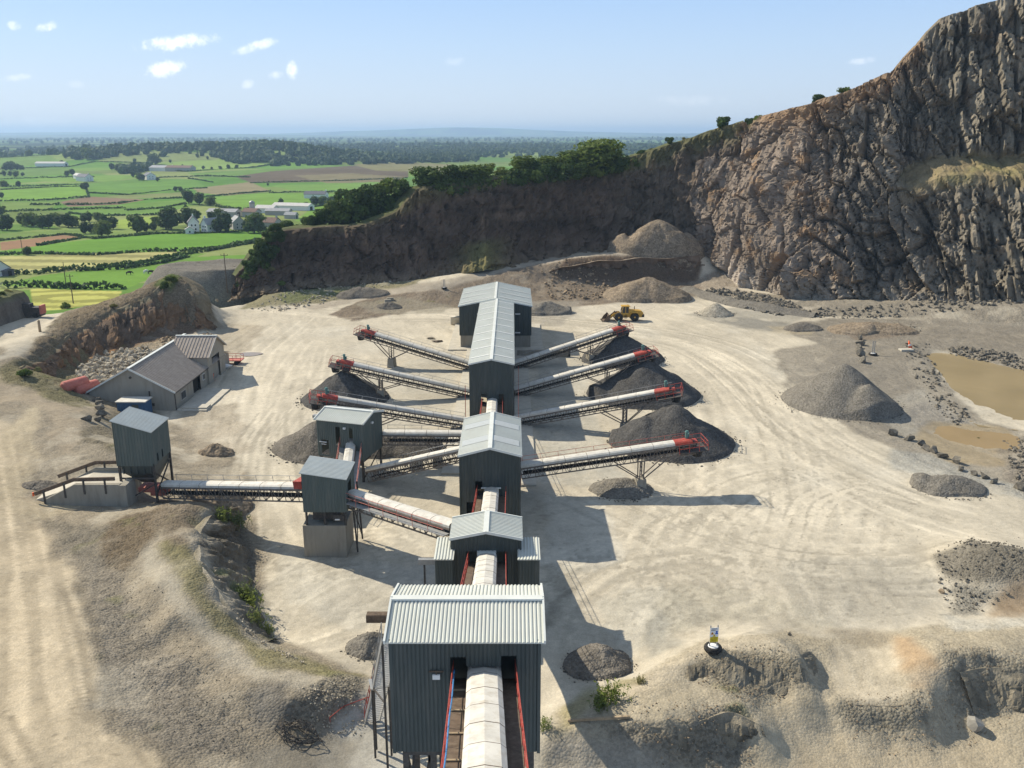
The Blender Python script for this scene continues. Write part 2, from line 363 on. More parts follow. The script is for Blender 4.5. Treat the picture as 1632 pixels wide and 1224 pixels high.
LINES = [q for T_, F_ in FG for q in (T_, [('w', *p) for p in cut(F_, T_, .45, .05)])] + [
 [('w', *p) for p in cut(SPF, SPT, .55, .16)], [at_ for at_ in SPT], [('w', *p) for p in cut(BKF, BKT, .36, .03)], [at_ for at_ in BKT],
 # yard level
 [(640,492,0),(560,520,0),(480,560,0),(430,610,0),(400,680,0),(390,720,0),(420,780,0),(440,850,0),(470,930,0),(520,1010,0),(590,1060,0)],
 [(690,500,0),(650,560,0),(640,620,0),(640,700,0),(640,800,0),(600,900,0),(600,980,0),(640,1100,0),(700,1224,0)],
 [(900,500,0),(870,560,0),(880,650,0),(880,760,0),(900,860,0),(920,960,0),(900,1060,0),(870,1120,0)],
 [(1000,520,0),(1090,540,0),(1150,600,0),(1180,660,0),(1100,760,0),(1060,830,0),(1020,930,0),(1010,1000,.1)],
 [(1110,500,0),(1200,520,0),(1240,580,0),(1270,660,0),(1340,730,0),(1430,790,0),(1540,830,.1),(1700,880,.1)],
 [(1200,720,0),(1200,800,0),(1160,880,0),(1150,950,.1),(1300,860,0),(1350,930,.1),(1280,960,.2),(1450,860,.1)],
 [(390,640,0),(380,600,0),(390,540,0),(430,500,0),(370,500,0),(345,523,0)],
 [(780,620,0),(780,700,0),(780,800,0),(780,900,0),(780,1000,0),(780,1200,0)],
 # far terrace with the ramp road
 [(520,480,.2),(600,470,.9),(700,452,2.7),(800,432,4.6),(870,416,6.0),(940,404,7.0),(1050,402,7.4),(1105,400,7.4)],
 [(560,466,.8),(700,440,3.2),(800,424,5.2),(900,405,7.0),(960,396,7.6),(1060,393,7.6)],
 [(850,428,5.2),(905,418,6.8),(950,411,7.5),(1000,410,7.7),(1050,408,7.8),(1112,404,7.9)],
 [(870,446,2.8),(925,450,2.4),(1000,449,2.0),(1060,449,1.8),(1112,450,1.6)],
 [(720,470,.9),(800,466,1.1),(850,464,1.2),(930,466,1.0),(1000,468,.8),(1080,468,.7)],
 [(690,486,.1),(760,482,.1),(860,484,.1),(960,486,.1),(1080,482,.1)],
 [(420,470,1.2),(480,462,1.5),(560,456,1.6),(640,446,3.0)],
 [(380,486,.1),(450,488,.1),(540,488,.1)],
 # foot of the right cliff
 [(1120,455,1.4),(1180,470,1.2),(1240,478,1.0),(1300,481,1.4),(1400,484,2.0),(1500,486,3.0),(1632,489,4.0),(1800,495,4.5)],
 [(1130,476,.3),(1200,492,.3),(1290,497,.3),(1400,504,.5),(1500,510,.9),(1632,520,1.0),(1760,530,1.0)],
 [(1300,530,.1),(1400,534,.3),(1500,538,.4),(1640,560,.3),(1800,570,.2)],
 # pond hollow
 [(1470,565,-.5),(1500,602,-.5),(1518,632,-.5),(1550,662,-.5),(1600,676,-.5),(1660,680,-.5)],
 [(1480,556,-.2),(1560,566,-.2),(1632,582,-.2),(1720,592,-.2)],
 [(1515,575,-1.7),(1560,620,-1.7),(1640,640,-1.7),(1720,640,-1.7)],
 [(1300,620,0),(1380,700,-.1),(1440,700,-.35),(1440,640,-.3),(1410,590,-.2)],
 [(1495,692,-.8),(1540,700,-.95),(1590,702,-.9)],
 [(1470,690,-.5),(1500,716,-.5),(1560,724,-.5),(1630,730,-.45)],
 [(1450,742,-.1),(1520,768,-.1),(1600,788,-.1)],
 # hill on the left : ridge of the bank, foot of the bank
 [(425,1022,.9),(460,1040,.9),(540,1075,.8),(585,1095,.6)],
 [(385,806,0),(396,885,0),(406,930,0),(414,987,0),(425,1012,0),(500,1045,0),(570,1076,0),(600,1100,0),(602,1140,0)],
 [(285,800,4.1),(275,850,4.5),(280,900,4.5),(300,950,3.9),(350,1010,2.7),(430,1060,2.0),(520,1095,1.8),(570,1110,1.2)],
 [(220,880,4.2),(240,930,4.2),(270,980,3.9),(330,1040,3.2),(400,1085,2.8),(470,1110,2.6)],
 [(190,900,3.2),(215,960,3.0),(260,1030,2.5),(320,1090,2.2),(400,1140,1.8),(470,1165,1.0),(520,1160,.6)],
 [(140,900,3.1),(170,980,3.0),(210,1060,2.9),(260,1140,2.8),(330,1200,2.4),(420,1230,1.6),(500,1215,.5)],
 [(112,930,3.6),(140,1010,3.7),(158,1090,3.8),(175,1150,3.7),(230,1224,3.6),(280,1300,3.5)],
 [(60,800,3.4),(80,880,3.6),(100,960,3.9),(115,1050,4.2),(130,1150,4.3),(170,1240,4.2)],
 [(0,700,4.4),(0,780,4.2),(0,880,4.3),(0,1000,4.6),(0,1120,4.8),(0,1240,5.0),(-120,900,4.6),(-120,1100,5.0)],
 [(560,1160,0),(560,1224,0),(520,1240,.2),(600,1224,0)],
 # feed hopper platform
 [(75,805,3.2),(130,806,3.0),(190,806,2.8),(250,800,2.4),(290,775,2.0)],
 [(60,770,3.5),(100,750,3.8),(150,725,3.8),(200,720,3.0),(262,725,1.6),(290,740,1.0)],
 [(330,735,.3),(360,770,.2),(300,700,.1),(290,680,0)],
 [(150,690,3.6),(165,650,3.0),(195,700,2.0),(230,690,.8),(130,655,3.6)],
 [(200,660,.6),(225,665,.2),(282,657,0),(330,620,0),(360,590,0)],
 # track over the hill
 [(0,650,5.2),(40,640,5.1),(100,650,4.6),(130,690,4.0),(110,740,3.9)],
 [(0,600,5.6),(50,588,5.5),(100,612,4.2),(140,628,2.4),(150,640,2.0)],
 # escarpment above the workshop : top, foot
 [(345,523,0),(330,535,.2),(250,545,.8),(190,570,1.0),(130,592,1.2),(98,606,1.6),(115,612,1.5)],
 [(160,610,1.0),(200,580,.8),(260,556,.5)],
 [(0,548,5.8),(50,524,5.8),(100,505,5.8),(140,495,5.6)],
 [(-60,560,6.0),(0,530,6.0),(60,508,6.0)],
 [('w',-75,190,3.0),('w',-84,182,2.0),('w',-92,174,3.0),('w',-100,164,5.0),('w',-125,150,5.6)],
 [('w',-64,190,2.0),('w',-72,196,1.0),('w',-84,190,-1.0),('w',-95,186,-1.0),('w',-120,180,0)],
 [('w',-60,186,0),('w',-62,200,-.2),('w',-60,214,-.2)],
 [('w',-70,212,-4),('w',-82,206,-5.5),('w',-100,202,-6),('w',-130,198,-6)],
 [('w',-70,232,-8),('w',-95,225,-9),('w',-130,215,-9)],
 # behind the cliffs the sheet dives out of sight
 [('w',-55,240,-8),('w',-20,252,-8),('w',20,268,-6),('w',60,262,-6),('w',90,235,-6),('w',130,205,-6),('w',165,190,-6)],
 # right foreground : bank, benches and the notch with a track
 [(880,1140,.6),(930,1120,.9),(980,1098,1.2),(1040,1062,1.5),(1085,1040,1.8),(1137,1034,2.0),(1190,1012,1.9),(1235,1018,2.2),(1262,1028,2.4),(1280,1045,2.3)],
 [(905,1078,0),(960,1062,0),(1010,1072,0),(1030,1040,0),(1080,1012,.1),(1140,1000,.2),(1200,995,.2),(1260,1000,.2),(1320,990,.2)],
 [(880,1165,1.0),(930,1152,1.2),(1000,1140,1.3),(1060,1110,1.4),(1100,1085,1.5)],
 [(890,1224,-.6),(960,1224,-.6),(1040,1224,-.6),(930,1190,.0),(1000,1185,.3)],
 [(1060,1224,-1.0),(1100,1224,-1.0),(1180,1210,-.8),(1222,1180,-.5),(1240,1150,-.2),(1230,1125,.2)],
 [(1310,1035,.5),(1335,1030,.4),(1360,1040,.3),(1420,1028,.5),(1400,1010,.5),(1340,1008,.5)],
 [(1330,1098,.3),(1380,1098,.4),(1420,1094,.5),(1360,1065,.3),(1410,1060,.35)],
 [(1455,1015,1.7),(1470,1050,2.0),(1520,1010,1.4),(1580,1005,1.2),(1640,1000,1.2)],
 [(1320,1165,-1.0),(1420,1185,-1.2),(1500,1190,-1.2)],
 [(1550,1165,-1.1),(1600,1160,-.8),(1640,1150,-.5)],
 [(1250,1190,-.8),(1300,1170,-.8),(1250,1224,-1.2),(1350,1224,-1.4),(1450,1224,-1.5),(1550,1224,-1.3),(1650,1224,-1.2)],
 [(1480,888,.2),(1530,868,2.0),(1580,874,2.7),(1640,886,2.9)],
 [(1500,905,.6),(1560,912,1.3),(1640,925,1.4)],
 [(1470,868,0),(1530,848,0),(1590,850,.1),(1650,862,.1)],
 [(1510,930,.2),(1560,935,.3),(1632,940,.3),(1560,975,-.2),(1640,965,-.3),(1500,975,0)],
]
RB = []
for L in LINES:
    P = [wpt(p) for p in L]
    for a, b in zip(P[:-1], P[1:]):
        n = max(1, int(np.linalg.norm((b - a)[:2]) / 3.2))
        for k in range(n): RB.append(a + (b - a) * k / n)
    RB.append(P[-1])
for x in range(-130, 181, 26): RB.append(np.array([x, 18, 2.0 if x < -10 else -.6]))
RB = np.array(RB)
# drop near-duplicates
keep = []
for k, p in enumerate(RB):
    if all((p[0] - RB[j][0]) ** 2 + (p[1] - RB[j][1]) ** 2 > .8 for j in keep): keep.append(k)
RB = RB[keep]
n = len(RB)
D = np.hypot(RB[:, 0][:, None] - RB[:, 0], RB[:, 1][:, None] - RB[:, 1])
A = np.zeros((n + 1, n + 1)); A[:n, :n] = D - np.eye(n) * .15; A[:n, n] = 1; A[n, :n] = 1
W_ = np.linalg.solve(A, np.concatenate([RB[:, 2], [0]]))
def rbf(x, y):
    sh = np.shape(x); x = np.ravel(x); y = np.ravel(y); o = np.empty(len(x))
    for k in range(0, len(x), 20000):
        o[k:k + 20000] = np.hypot(x[k:k + 20000, None] - RB[:, 0], y[k:k + 20000, None] - RB[:, 1]) @ W_[:n] + W_[n]
    return o.reshape(sh)
gx = np.arange(-135, 175.1, .9); gy = np.arange(24, 282.1, .9)
CZ = rbf(*np.meshgrid(gx, gy))
def bilin(x, y):
    u = np.clip((np.asarray(x, float) - gx[0]) / .9, 0, len(gx) - 1.001); v = np.clip((np.asarray(y, float) - gy[0]) / .9, 0, len(gy) - 1.001)
    i, j = u.astype(int), v.astype(int); a, b = u - i, v - j
    return (CZ[j, i] * (1 - a) + CZ[j, i + 1] * a) * (1 - b) + (CZ[j + 1, i] * (1 - a) + CZ[j + 1, i + 1] * a) * b

# zones of material on the ground (outlines from the survey photograph): outline, colour, strength, roughness
DUST = (.505, .448, .348); WHITE = (.545, .505, .42); GREY = (.215, .188, .148); BROWN = (.165, .13, .09); SOIL = (.245, .205, .148); GRASS = (.17, .165, .07); DGREY = (.13, .122, .11); RUST = (.30, .165, .08); PALE = (.40, .355, .275); GREEN = (.09, .13, .035)
ZONES = [
 ([(-40,1400),(-40,560),(60,540),(160,600),(300,690),(380,730),(420,800),(430,1010),(600,1090),(600,1400)], SOIL, .85, .45),           # left hill
 ([(-60,640),(40,690),(30,760),(90,860),(120,950),(150,1080),(170,1160),(270,1260),(-60,1260)], (.52, .43, .30), .95, .05),            # haul road
 ([(0,680),(70,640),(60,700),(50,800),(80,800),(190,800),(60,830),(0,800)], (.46, .385, .265), .8, .15),
 ([(0,545),(60,510),(112,496),(150,496),(90,530),(0,580)], DUST, .95, .05),
 ([(-80,600),(0,590),(60,620),(120,645),(135,690),(115,725),(85,700),(90,660),(40,640),(-80,650)], (.34, .28, .2), .8, .2),
 ([(120,870),(190,900),(230,1000),(330,1080),(400,1150),(400,1224),(280,1224),(200,1120),(150,1000)], GREY, .85, .6),                     # gravel flat
 ([(150,1010),(200,1040),(330,1100),(380,1224),(260,1224),(180,1120)], (.205, .18, .145), .6, .6),
 ([(180,830),(255,815),(245,860),(205,915),(160,900)], (.15,.118,.08), 1.0, .7),
 ([(95,830),(180,838),(165,900),(110,885)], (.19, .165, .125), .9, .5),
 ([(250,800),(320,805),(312,860),(300,900),(270,870),(245,840)], (.165, .13, .09), .8, .6),
 ([(232,860),(262,880),(290,960),(370,1030),(460,1075),(560,1098),(540,1110),(440,1090),(340,1040),(270,980),(240,920)], PALE, .8, .2),      # pale path on the ridge
 ([(262,860),(300,870),(320,940),(380,1000),(500,1062),(590,1088),(570,1100),(440,1068),(340,1005),(280,940)], (.20, .18, .09), .75, .5),
 ([(318,815),(340,808),(322,860),(330,900),(350,930),(400,1000),(440,1030),(420,1035),(350,965),(305,900),(305,850)], PALE, .8, .4),
 ([(345,808),(385,810),(430,1010),(400,1008),(345,930),(322,880),(322,850)], (.16, .14, .11), .9, .8),                                   # face of the bank, its cast shadow painted into the dark colour
 ([(380,930),(420,960),(420,1010),(395,1000)], GREEN, .6, .8),
 ([(470,1130),(540,1080),(590,1095),(585,1150),(500,1170)], (.20, .178, .138), .85, .9),
 ([(400,1100),(470,1090),(480,1150),(420,1170)], (.18, .165, .14), .8, .5),
 ([(540,1160),(600,1110),(650,1120),(660,1260),(500,1260)], (.42, .40, .35), .9, .05),
 ([(400,1210),(500,1180),(570,1190),(560,1260),(400,1260)], (.25, .225, .18), .8, .1),
 ([(130,690),(190,650),(215,690),(200,715),(165,720)], (.17, .145, .1), .8, .6),
 ([(0,590),(90,580),(120,610),(150,650),(120,650),(60,625),(0,600)], (.17, .155, .075), .8, .6),
 # escarpment
 ([(280,436),(345,523),(250,546),(190,570),(130,594),(95,606),(40,590),(110,528),(200,486)], (.17, .115, .075), .95, .8),
 ([(100,560),(150,545),(200,535),(190,565),(130,590),(100,600)], RUST, .75, .7),
 ([(276,440),(300,445),(315,475),(290,480)], RUST, .8, .6),
 ([(100,500),(150,470),(230,430),(290,420),(310,440),(355,524),(330,530),(250,500),(200,505),(150,520),(60,572),(20,585)], (.19, .155, .105), .9, .9),
 ([(0,588),(60,562),(110,548),(150,562),(120,610),(150,642),(120,652),(60,628),(0,606)], (.175, .155, .09), .85, .8),
 ([(120,498),(170,478),(230,446),(275,415),(300,420),(352,524),(330,530),(250,500),(200,505),(150,520),(60,572),(30,580)], (.19, .15, .10), .95, .95),
 ([(245,455),(270,432),(290,440),(270,465)], GREEN, .8, .6),
 ([(130,592),(190,560),(250,545),(290,530),(230,575),(160,612),(120,614)], (.31, .25, .17), .9, .9),
 # far side
 ([(520,500),(600,470),(700,455),(850,415),(960,398),(1100,392),(1120,470),(900,490),(700,490),(560,512)], (.17, .132, .096), .9, .7),
 ([(560,486),(640,474),(720,488),(700,500),(600,500)], (.27, .24, .18), .7, .4),
 ([(380,492),(430,466),(560,452),(660,440),(700,436),(640,464),(540,482)], (.19, .17, .09), .85, .7),
 ([(440,470),(520,456),(560,466),(450,486)], GREEN, .5, .6),
 ([(480,490),(600,464),(700,447),(800,428),(900,407),(950,398),(1050,398),(1060,406),(950,408),(850,423),(720,456),(600,476),(500,494)], (.37, .32, .25), .95, .06),  # ramp road
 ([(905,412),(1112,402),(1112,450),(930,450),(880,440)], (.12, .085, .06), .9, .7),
 ([(1100,450),(1140,430),(1180,460),(1280,490),(1230,500),(1130,478)], (.25, .205, .155), .85, .8),
 ([(1085,470),(1140,480),(1260,500),(1500,512),(1660,520),(1660,480),(1300,476),(1150,462)], (.20, .175, .138), .85, .7),
 ([(1240,520),(1340,506),(1480,510),(1660,520),(1660,600),(1480,556),(1420,610),(1330,560)], (.20, .177, .143), .9, .5),
 ([(1330,520),(1440,516),(1460,534),(1360,545)], (.20, .16, .12), .8, .5),
 ([(1090,500),(1180,490),(1290,505),(1240,530),(1150,515)], (.29, .27, .225), .7, .2),
 ([(1170,505),(1260,515),(1215,530),(1140,514)], (.20, .19, .165), .6, .15),
 ([(1225,520),(1300,524),(1295,534),(1225,530)], (.36, .30, .2), .6, .05),
 ([(1235,560),(1330,540),(1480,556),(1510,610),(1570,672),(1660,690),(1660,800),(1560,768),(1440,728),(1390,705),(1300,655),(1250,615)], (.255, .226, .18), .88, .4),
 ([(1260,610),(1340,560),(1440,590),(1480,640),(1480,700),(1400,690),(1300,660)], (.235, .21, .17), .85, .35),
 ([(1420,630),(1480,620),(1540,670),(1610,690),(1580,740),(1470,720),(1410,680)], (.37, .345, .29), .5, .4),
 ([(1440,650),(1500,640),(1560,690),(1480,700)], (.24, .22, .19), .6, .5),
 ([(1480,676),(1600,680),(1632,720),(1590,742),(1500,735),(1450,700)], (.31, .245, .15), .75, .1),
 ([(1405,715),(1470,720),(1560,755),(1632,780),(1660,800),(1540,775),(1430,745)], (.34, .33, .29), .7, .4),
 ([(1590,700),(1660,690),(1660,790),(1610,770)], (.22, .19, .15), .8, .6),
 # dust shading in the yard
 ([(860,790),(960,800),(1000,900),(900,920),(860,900)], WHITE, .6, .02),
 ([(840,480),(930,480),(900,520),(840,520)], (.30, .27, .22), .7, .3),
 ([(560,600),(720,560),(735,800),(600,760),(480,760),(460,700)], (.44, .405, .33), .7, .15),
 ([(850,560),(930,570),(960,700),(1010,780),(850,770)], (.44, .41, .34), .8, .05),
 ([(440,880),(700,900),(690,960),(560,1010),(470,960)], (.47, .435, .36), .7, .1),
 ([(330,510),(420,520),(400,560),(350,570)], (.34, .29, .215), .7, .2),
 ([(290,655),(380,640),(400,720),(330,735),(280,700)], (.33, .28, .21), .7, .35),
 ([(950,960),(1060,930),(1130,990),(1060,1020),(1000,1030),(960,1000)], (.40, .375, .31), .5, .1),
 ([(1040,960),(1080,930),(1300,960),(1340,1000),(1150,995),(1040,1020)], (.36, .325, .25), .6, .15),
 ([(1040,990),(1040,960),(1075,1010),(1100,1018),(1035,1040)], (.32, .30, .25), .8, .1),
 ([(1240,900),(1460,880),(1520,950),(1440,1000),(1260,990)], (.35, .32, .26), .5, .15),
 ([(870,900),(920,905),(900,960),(870,1000)], (.30, .27, .21), .6, .1),
 # foreground right
 ([(870,1150),(960,1100),(1060,1040),(1140,1015),(1240,1005),(1300,1020),(1500,1000),(1660,990),(1660,1300),(860,1300)], (.35, .30, .215), .9, .4),
 ([(880,1160),(960,1110),(1050,1050),(1140,1030),(1230,1012),(1250,1020),(1150,1050),(1060,1080),(960,1130)], (.48, .41, .30), .85, .2),
 ([(880,1165),(930,1105),(1000,1075),(1020,1070),(960,1120),(900,1160)], (.27, .235, .11), .6, .4),
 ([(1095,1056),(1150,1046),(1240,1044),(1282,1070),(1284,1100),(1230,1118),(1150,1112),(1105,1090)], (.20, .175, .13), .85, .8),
 ([(1010,1135),(1090,1095),(1120,1130),(1060,1145)], (.40, .345, .25), .7, .2),
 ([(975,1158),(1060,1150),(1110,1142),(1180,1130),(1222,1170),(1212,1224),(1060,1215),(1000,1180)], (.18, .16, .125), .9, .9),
 ([(1180,1160),(1260,1120),(1330,1120),(1330,1260),(1180,1260)], (.42, .355, .25), .8, .15),
 ([(1310,1030),(1440,1040),(1425,1085),(1470,1105),(1340,1110),(1325,1070)], (.47, .41, .31), .85, .05),
 ([(1430,1015),(1465,1030),(1490,1080),(1470,1105),(1425,1070)], (.36, .255, .155), .85, .2),
 ([(1300,1000),(1420,1005),(1415,1040),(1350,1042)], (.30, .255, .185), .8, .2),
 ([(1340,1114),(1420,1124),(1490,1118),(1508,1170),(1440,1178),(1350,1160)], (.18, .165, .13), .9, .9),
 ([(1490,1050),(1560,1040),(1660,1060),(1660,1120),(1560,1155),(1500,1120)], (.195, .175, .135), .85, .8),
 ([(1280,1170),(1632,1180),(1632,1300),(1280,1300)], (.40, .335, .235), .7, .2),
 ([(1478,885),(1540,862),(1660,890),(1660,930),(1590,930),(1500,915)], (.15, .135, .108), .95, .7),
 ([(1500,918),(1570,938),(1560,980),(1520,985)], (.165, .155, .13), .9, .7),
 ([(1575,935),(1632,930),(1632,985),(1570,990)], (.30, .22, .14), .9, .1),
 ([(1520,985),(1632,985),(1660,1000),(1540,1008)], (.46, .43, .36), .8, .3),
 ([(870,1170),(920,1165),(1060,1200),(1110,1260),(870,1260)], (.33, .30, .25), .7, .3),
]
DX = .23
xs = np.arange(-118, 158.01, DX)
ys = [30.0]
while ys[-1] < 262: ys.append(ys[-1] + .19 + .28 * min(1, (ys[-1] - 30) / 150))
ys = np.array(ys)
X, Y = np.meshgrid(xs, ys)
Z0 = bilin(X, Y)
wx = fbm(X / 5, Y / 5, seed=11, oct=5) * 1.7 + fbm(X / 1.1, Y / 1.1, seed=15, oct=3) * .35; wy = fbm(X / 5, Y / 5, seed=21, oct=5) * 1.7 + fbm(X / 1.1, Y / 1.1, seed=25, oct=3) * .35
PX, PY = project(X + wx, Y + wy, Z0)
C = np.empty(X.shape + (3,)); C[:] = DUST
RO = np.full(X.shape, .06)
def soft(mask, k):
    m = mask.astype(np.float32)
    for _ in range(k):
        m = (np.roll(m, 1, 0) + np.roll(m, -1, 0) + np.roll(m, 1, 1) + np.roll(m, -1, 1) + m) / 5
    return m
cl = fbm(X / 14, Y / 14, seed=31, oct=4)
C *= (1 + .16 * cl)[..., None]
C = C * (1 - .35 * sstep(.1, .6, fbm(X / 9, Y / 16, seed=37, oct=5)))[..., None] + np.array(WHITE) * (.35 * sstep(.1, .6, fbm(X / 9, Y / 16, seed=37, oct=5)))[..., None]
PATCH = sstep(.02, .5, fbm(X / 3.2 + 7, Y / 3.2, seed=55, oct=5)) * sstep(-.4, .2, fbm(X / 12, Y / 12, seed=56, oct=2))
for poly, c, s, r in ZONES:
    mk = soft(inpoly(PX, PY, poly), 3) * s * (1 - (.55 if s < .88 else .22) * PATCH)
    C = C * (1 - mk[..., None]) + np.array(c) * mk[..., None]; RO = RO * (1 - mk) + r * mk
# wheel tracks: pairs of ruts worn along the traffic lines
TR = np.zeros(X.shape)
def rut(pts, w, amt, tread=0):
    pts = np.array(pts); run = 0.0
    for a, b in zip(pts[:-1], pts[1:]):
        i0, i1 = np.searchsorted(xs, [min(a[0], b[0]) - w * 2, max(a[0], b[0]) + w * 2]); j0, j1 = np.searchsorted(ys, [min(a[1], b[1]) - w * 2, max(a[1], b[1]) + w * 2])
        if i1 <= i0 or j1 <= j0: continue
        xx, yy = X[j0:j1, i0:i1], Y[j0:j1, i0:i1]; d = b - a; L2 = d @ d + 1e-9
        t = np.clip(((xx - a[0]) * d[0] + (yy - a[1]) * d[1]) / L2, 0, 1)
        q = np.hypot(xx - a[0] - t * d[0], yy - a[1] - t * d[1])
        v = amt * (1 - sstep(w * .4, w, q)); v = v * (1 - tread * .9 * (np.sin((run + t * L2 ** .5) * 6.9) > .1)); run += L2 ** .5; s = TR[j0:j1, i0:i1]
        TR[j0:j1, i0:i1] = np.where(abs(v) > abs(s), v, s)
ROUTES = [
 [(1632,815),(1500,775),(1400,735),(1310,690),(1240,630),(1180,580),(1110,545),(1010,530),(900,520),(700,500),(560,505),(480,500),(400,488),(350,482)],
 [(1632,860),(1450,800),(1330,740),(1240,670),(1190,610),(1120,560),(1060,540)],
 [(1632,840),(1420,790),(1250,740),(1150,760),(1060,820),(1000,930),(1020,1010)],
 [(560,505),(470,540),(420,600),(390,680),(400,760),(430,840),(480,900),(560,980),(590,1040)],
 [(480,500),(400,560),(370,620),(360,690),(400,780)],
 [(1180,580),(1230,700),(1250,820),(1200,920),(1100,990),(1010,1000)],
 [(1300,990),(1260,900),(1300,800),(1380,770),(1500,800),(1632,830)],
 [(960,760),(1050,800),(1150,840),(1250,870),(1400,880),(1600,850)],
 [(950,1040),(970,980),(1040,930),(1120,920),(1180,950)],
 [(620,930),(540,950),(480,930),(440,880),(430,800),(440,700),(480,640),(560,600)],
 [(430,1020),(470,960),(540,920),(640,910)],
]
HILL = [
 [(20,1240),(30,1050),(25,900),(10,780),(0,700)], [(110,1240),(85,1050),(60,900),(35,780),(20,690)], [(180,1240),(140,1120),(110,990),(85,880),(60,800)], [(60,1240),(60,1050),(45,900),(20,780)],
]
rr = random.Random(3)
def smoothroute(P, n=60):
    P = np.array(P); d = np.r_[0, np.cumsum(np.hypot(*np.diff(P, axis=0).T))]; t = np.linspace(0, d[-1], n)
    Q = np.stack([np.interp(t, d, P[:, 0]), np.interp(t, d, P[:, 1])], 1)
    for _ in range(6): Q[1:-1] = (Q[:-2] + 2 * Q[1:-1] + Q[2:]) / 4
    return Q
def offset(Q, o):
    t = np.gradient(Q, axis=0); t /= np.linalg.norm(t, axis=1)[:, None] + 1e-9
    return Q + np.stack([-t[:, 1], t[:, 0]], 1) * o
for RT, zz, num, spread in ((ROUTES, 0, 7, 4.5), (HILL, 4.2, 5, 1.6)):
    for P in RT:
        Q = smoothroute([at(x, y, zz)[:2] for x, y in P])
        for k in range(num + 3):
            o = rr.gauss(0, spread); sg = rr.choice([1, 1, -1]) * rr.uniform(.35, 1)
            a = rr.randint(0, 25); b = rr.randint(35, 60)
            wv = np.array([math.sin(i * .09 + rr.random() * .2 + k) for i in range(60)]) * 1.2
            for s in (-1.05, 1.05):
                rut(offset(Q, o + s)[a:b], rr.uniform(.28, .6), sg)
# turning circles of the loading shovel in front of the heaps
for k in range(34):
    c = at(rr.choice([960, 990, 1010, 1060, 1100, 1180, 1230, 1290, 1350]) + rr.uniform(-30, 30), rr.uniform(800, 990), 0)[:2]; r = rr.uniform(3.5, 9); a0 = rr.uniform(0, 6.3); da = rr.uniform(1, 2.6); sg = rr.choice([1, -1]) * rr.uniform(.35, .9)
    for q in (r, r + 2.1): rut([c + q * np.array([math.cos(a0 + da * t / 20), math.sin(a0 + da * t / 20)]) for t in range(21)], .55, sg * 1.15, 1)
for k in range(14):
    c = at(rr.uniform(440, 620), rr.uniform(880, 1000), 0)[:2]; r = rr.uniform(3, 8); a0 = rr.uniform(0, 6.3); da = rr.uniform(1, 2.2); sg = rr.choice([1, -1]) * rr.uniform(.35, .9)
    for q in (r, r + 2.1): rut([c + q * np.array([math.cos(a0 + da * t / 20), math.sin(a0 + da * t / 20)]) for t in range(21)], .55, sg * 1.15, 1)
def pxrut(P, zz, w, amt):
    for s in (-.55, .55): rut(offset(smoothroute([at(x, y, zz)[:2] for x, y in P], 30), s), w, amt)
pxrut([(108,925),(138,1005),(152,1060),(160,1110),(166,1150)], 3.8, .45, -1.6); pxrut([(172,1090),(190,1130),(230,1190),(262,1230)], 3.4, .35, -1.0); pxrut([(0,1150),(20,1190),(45,1230)], 4.8, .4, -1.2)
pxrut([(1335,1035),(1350,1060),(1360,1100)], .3, .35, -.9); pxrut([(1395,1042),(1405,1070),(1410,1098)], .3, .35, -.8); pxrut([(1370,1042),(1375,1070),(1380,1100)], .3, .35, .8)
TR *= (.55 + .45 * fbm(X / 3, Y / 3, seed=41, oct=3))
soften = 1 - .65 * np.clip(RO * 1.6, 0, 1)
C *= (1 + .31 * TR * soften)[..., None]
# long scrape streaks left by the grader blade
st1 = fbm(X / 1.3 + Y * .25, Y / 9 - X * .12, seed=47, oct=4)
C *= (1 + .17 * st1 * soften)[..., None]
# gravel strewn along the track edges
sp = (vnoise(X / .33, Y / .33, seed=51) > .72) & (fbm(X / 6, Y / 6, seed=52, oct=3) > .05)
C *= np.where(sp, .80, 1.0)[..., None]
# tufts of weeds on the rough banks
wd = sstep(.35, .7, fbm(X / 2.2, Y / 2.2, seed=61, oct=4)) * sstep(.35, .6, RO) * .45 * ((X < 0) | (Y < 62))
C = C * (1 - wd[..., None]) + np.array((.16, .165, .06)) * wd[..., None]
rough = np.clip(RO, 0, 1)
# steepness: steep faces are cut by gullies
gz = np.hypot(np.gradient(Z0, axis=1) / DX, np.gradient(Z0, axis=0) / np.gradient(ys)[:, None])
steep = sstep(.45, 1.2, gz)
clod = rough * rough * .22 * (1 - 2 * np.abs(fbm(X / .8, Y / .8, seed=79, oct=3))) * ((Y < 66) | (X < -18))
Z = Z0 + clod + .10 * fbm(X / 5, Y / 5, seed=71, oct=3) + rough * (.42 * fbm(X / 3.1, Y / 3.1, seed=72, oct=4) + .30 * (.5 - np.abs(fbm(X / 1.0, Y / 1.0, seed=73, oct=3))) + .16 * fbm(X / .45, Y / .45, seed=78, oct=2)) + steep * rough * (.9 * fbm(X / 2.3, Y / 2.3, Z0 / 2, seed=74, oct=4)) - .05 * np.abs(TR) * soften + .035 * fbm(X / 1.2, Y / 1.2, seed=76, oct=3)
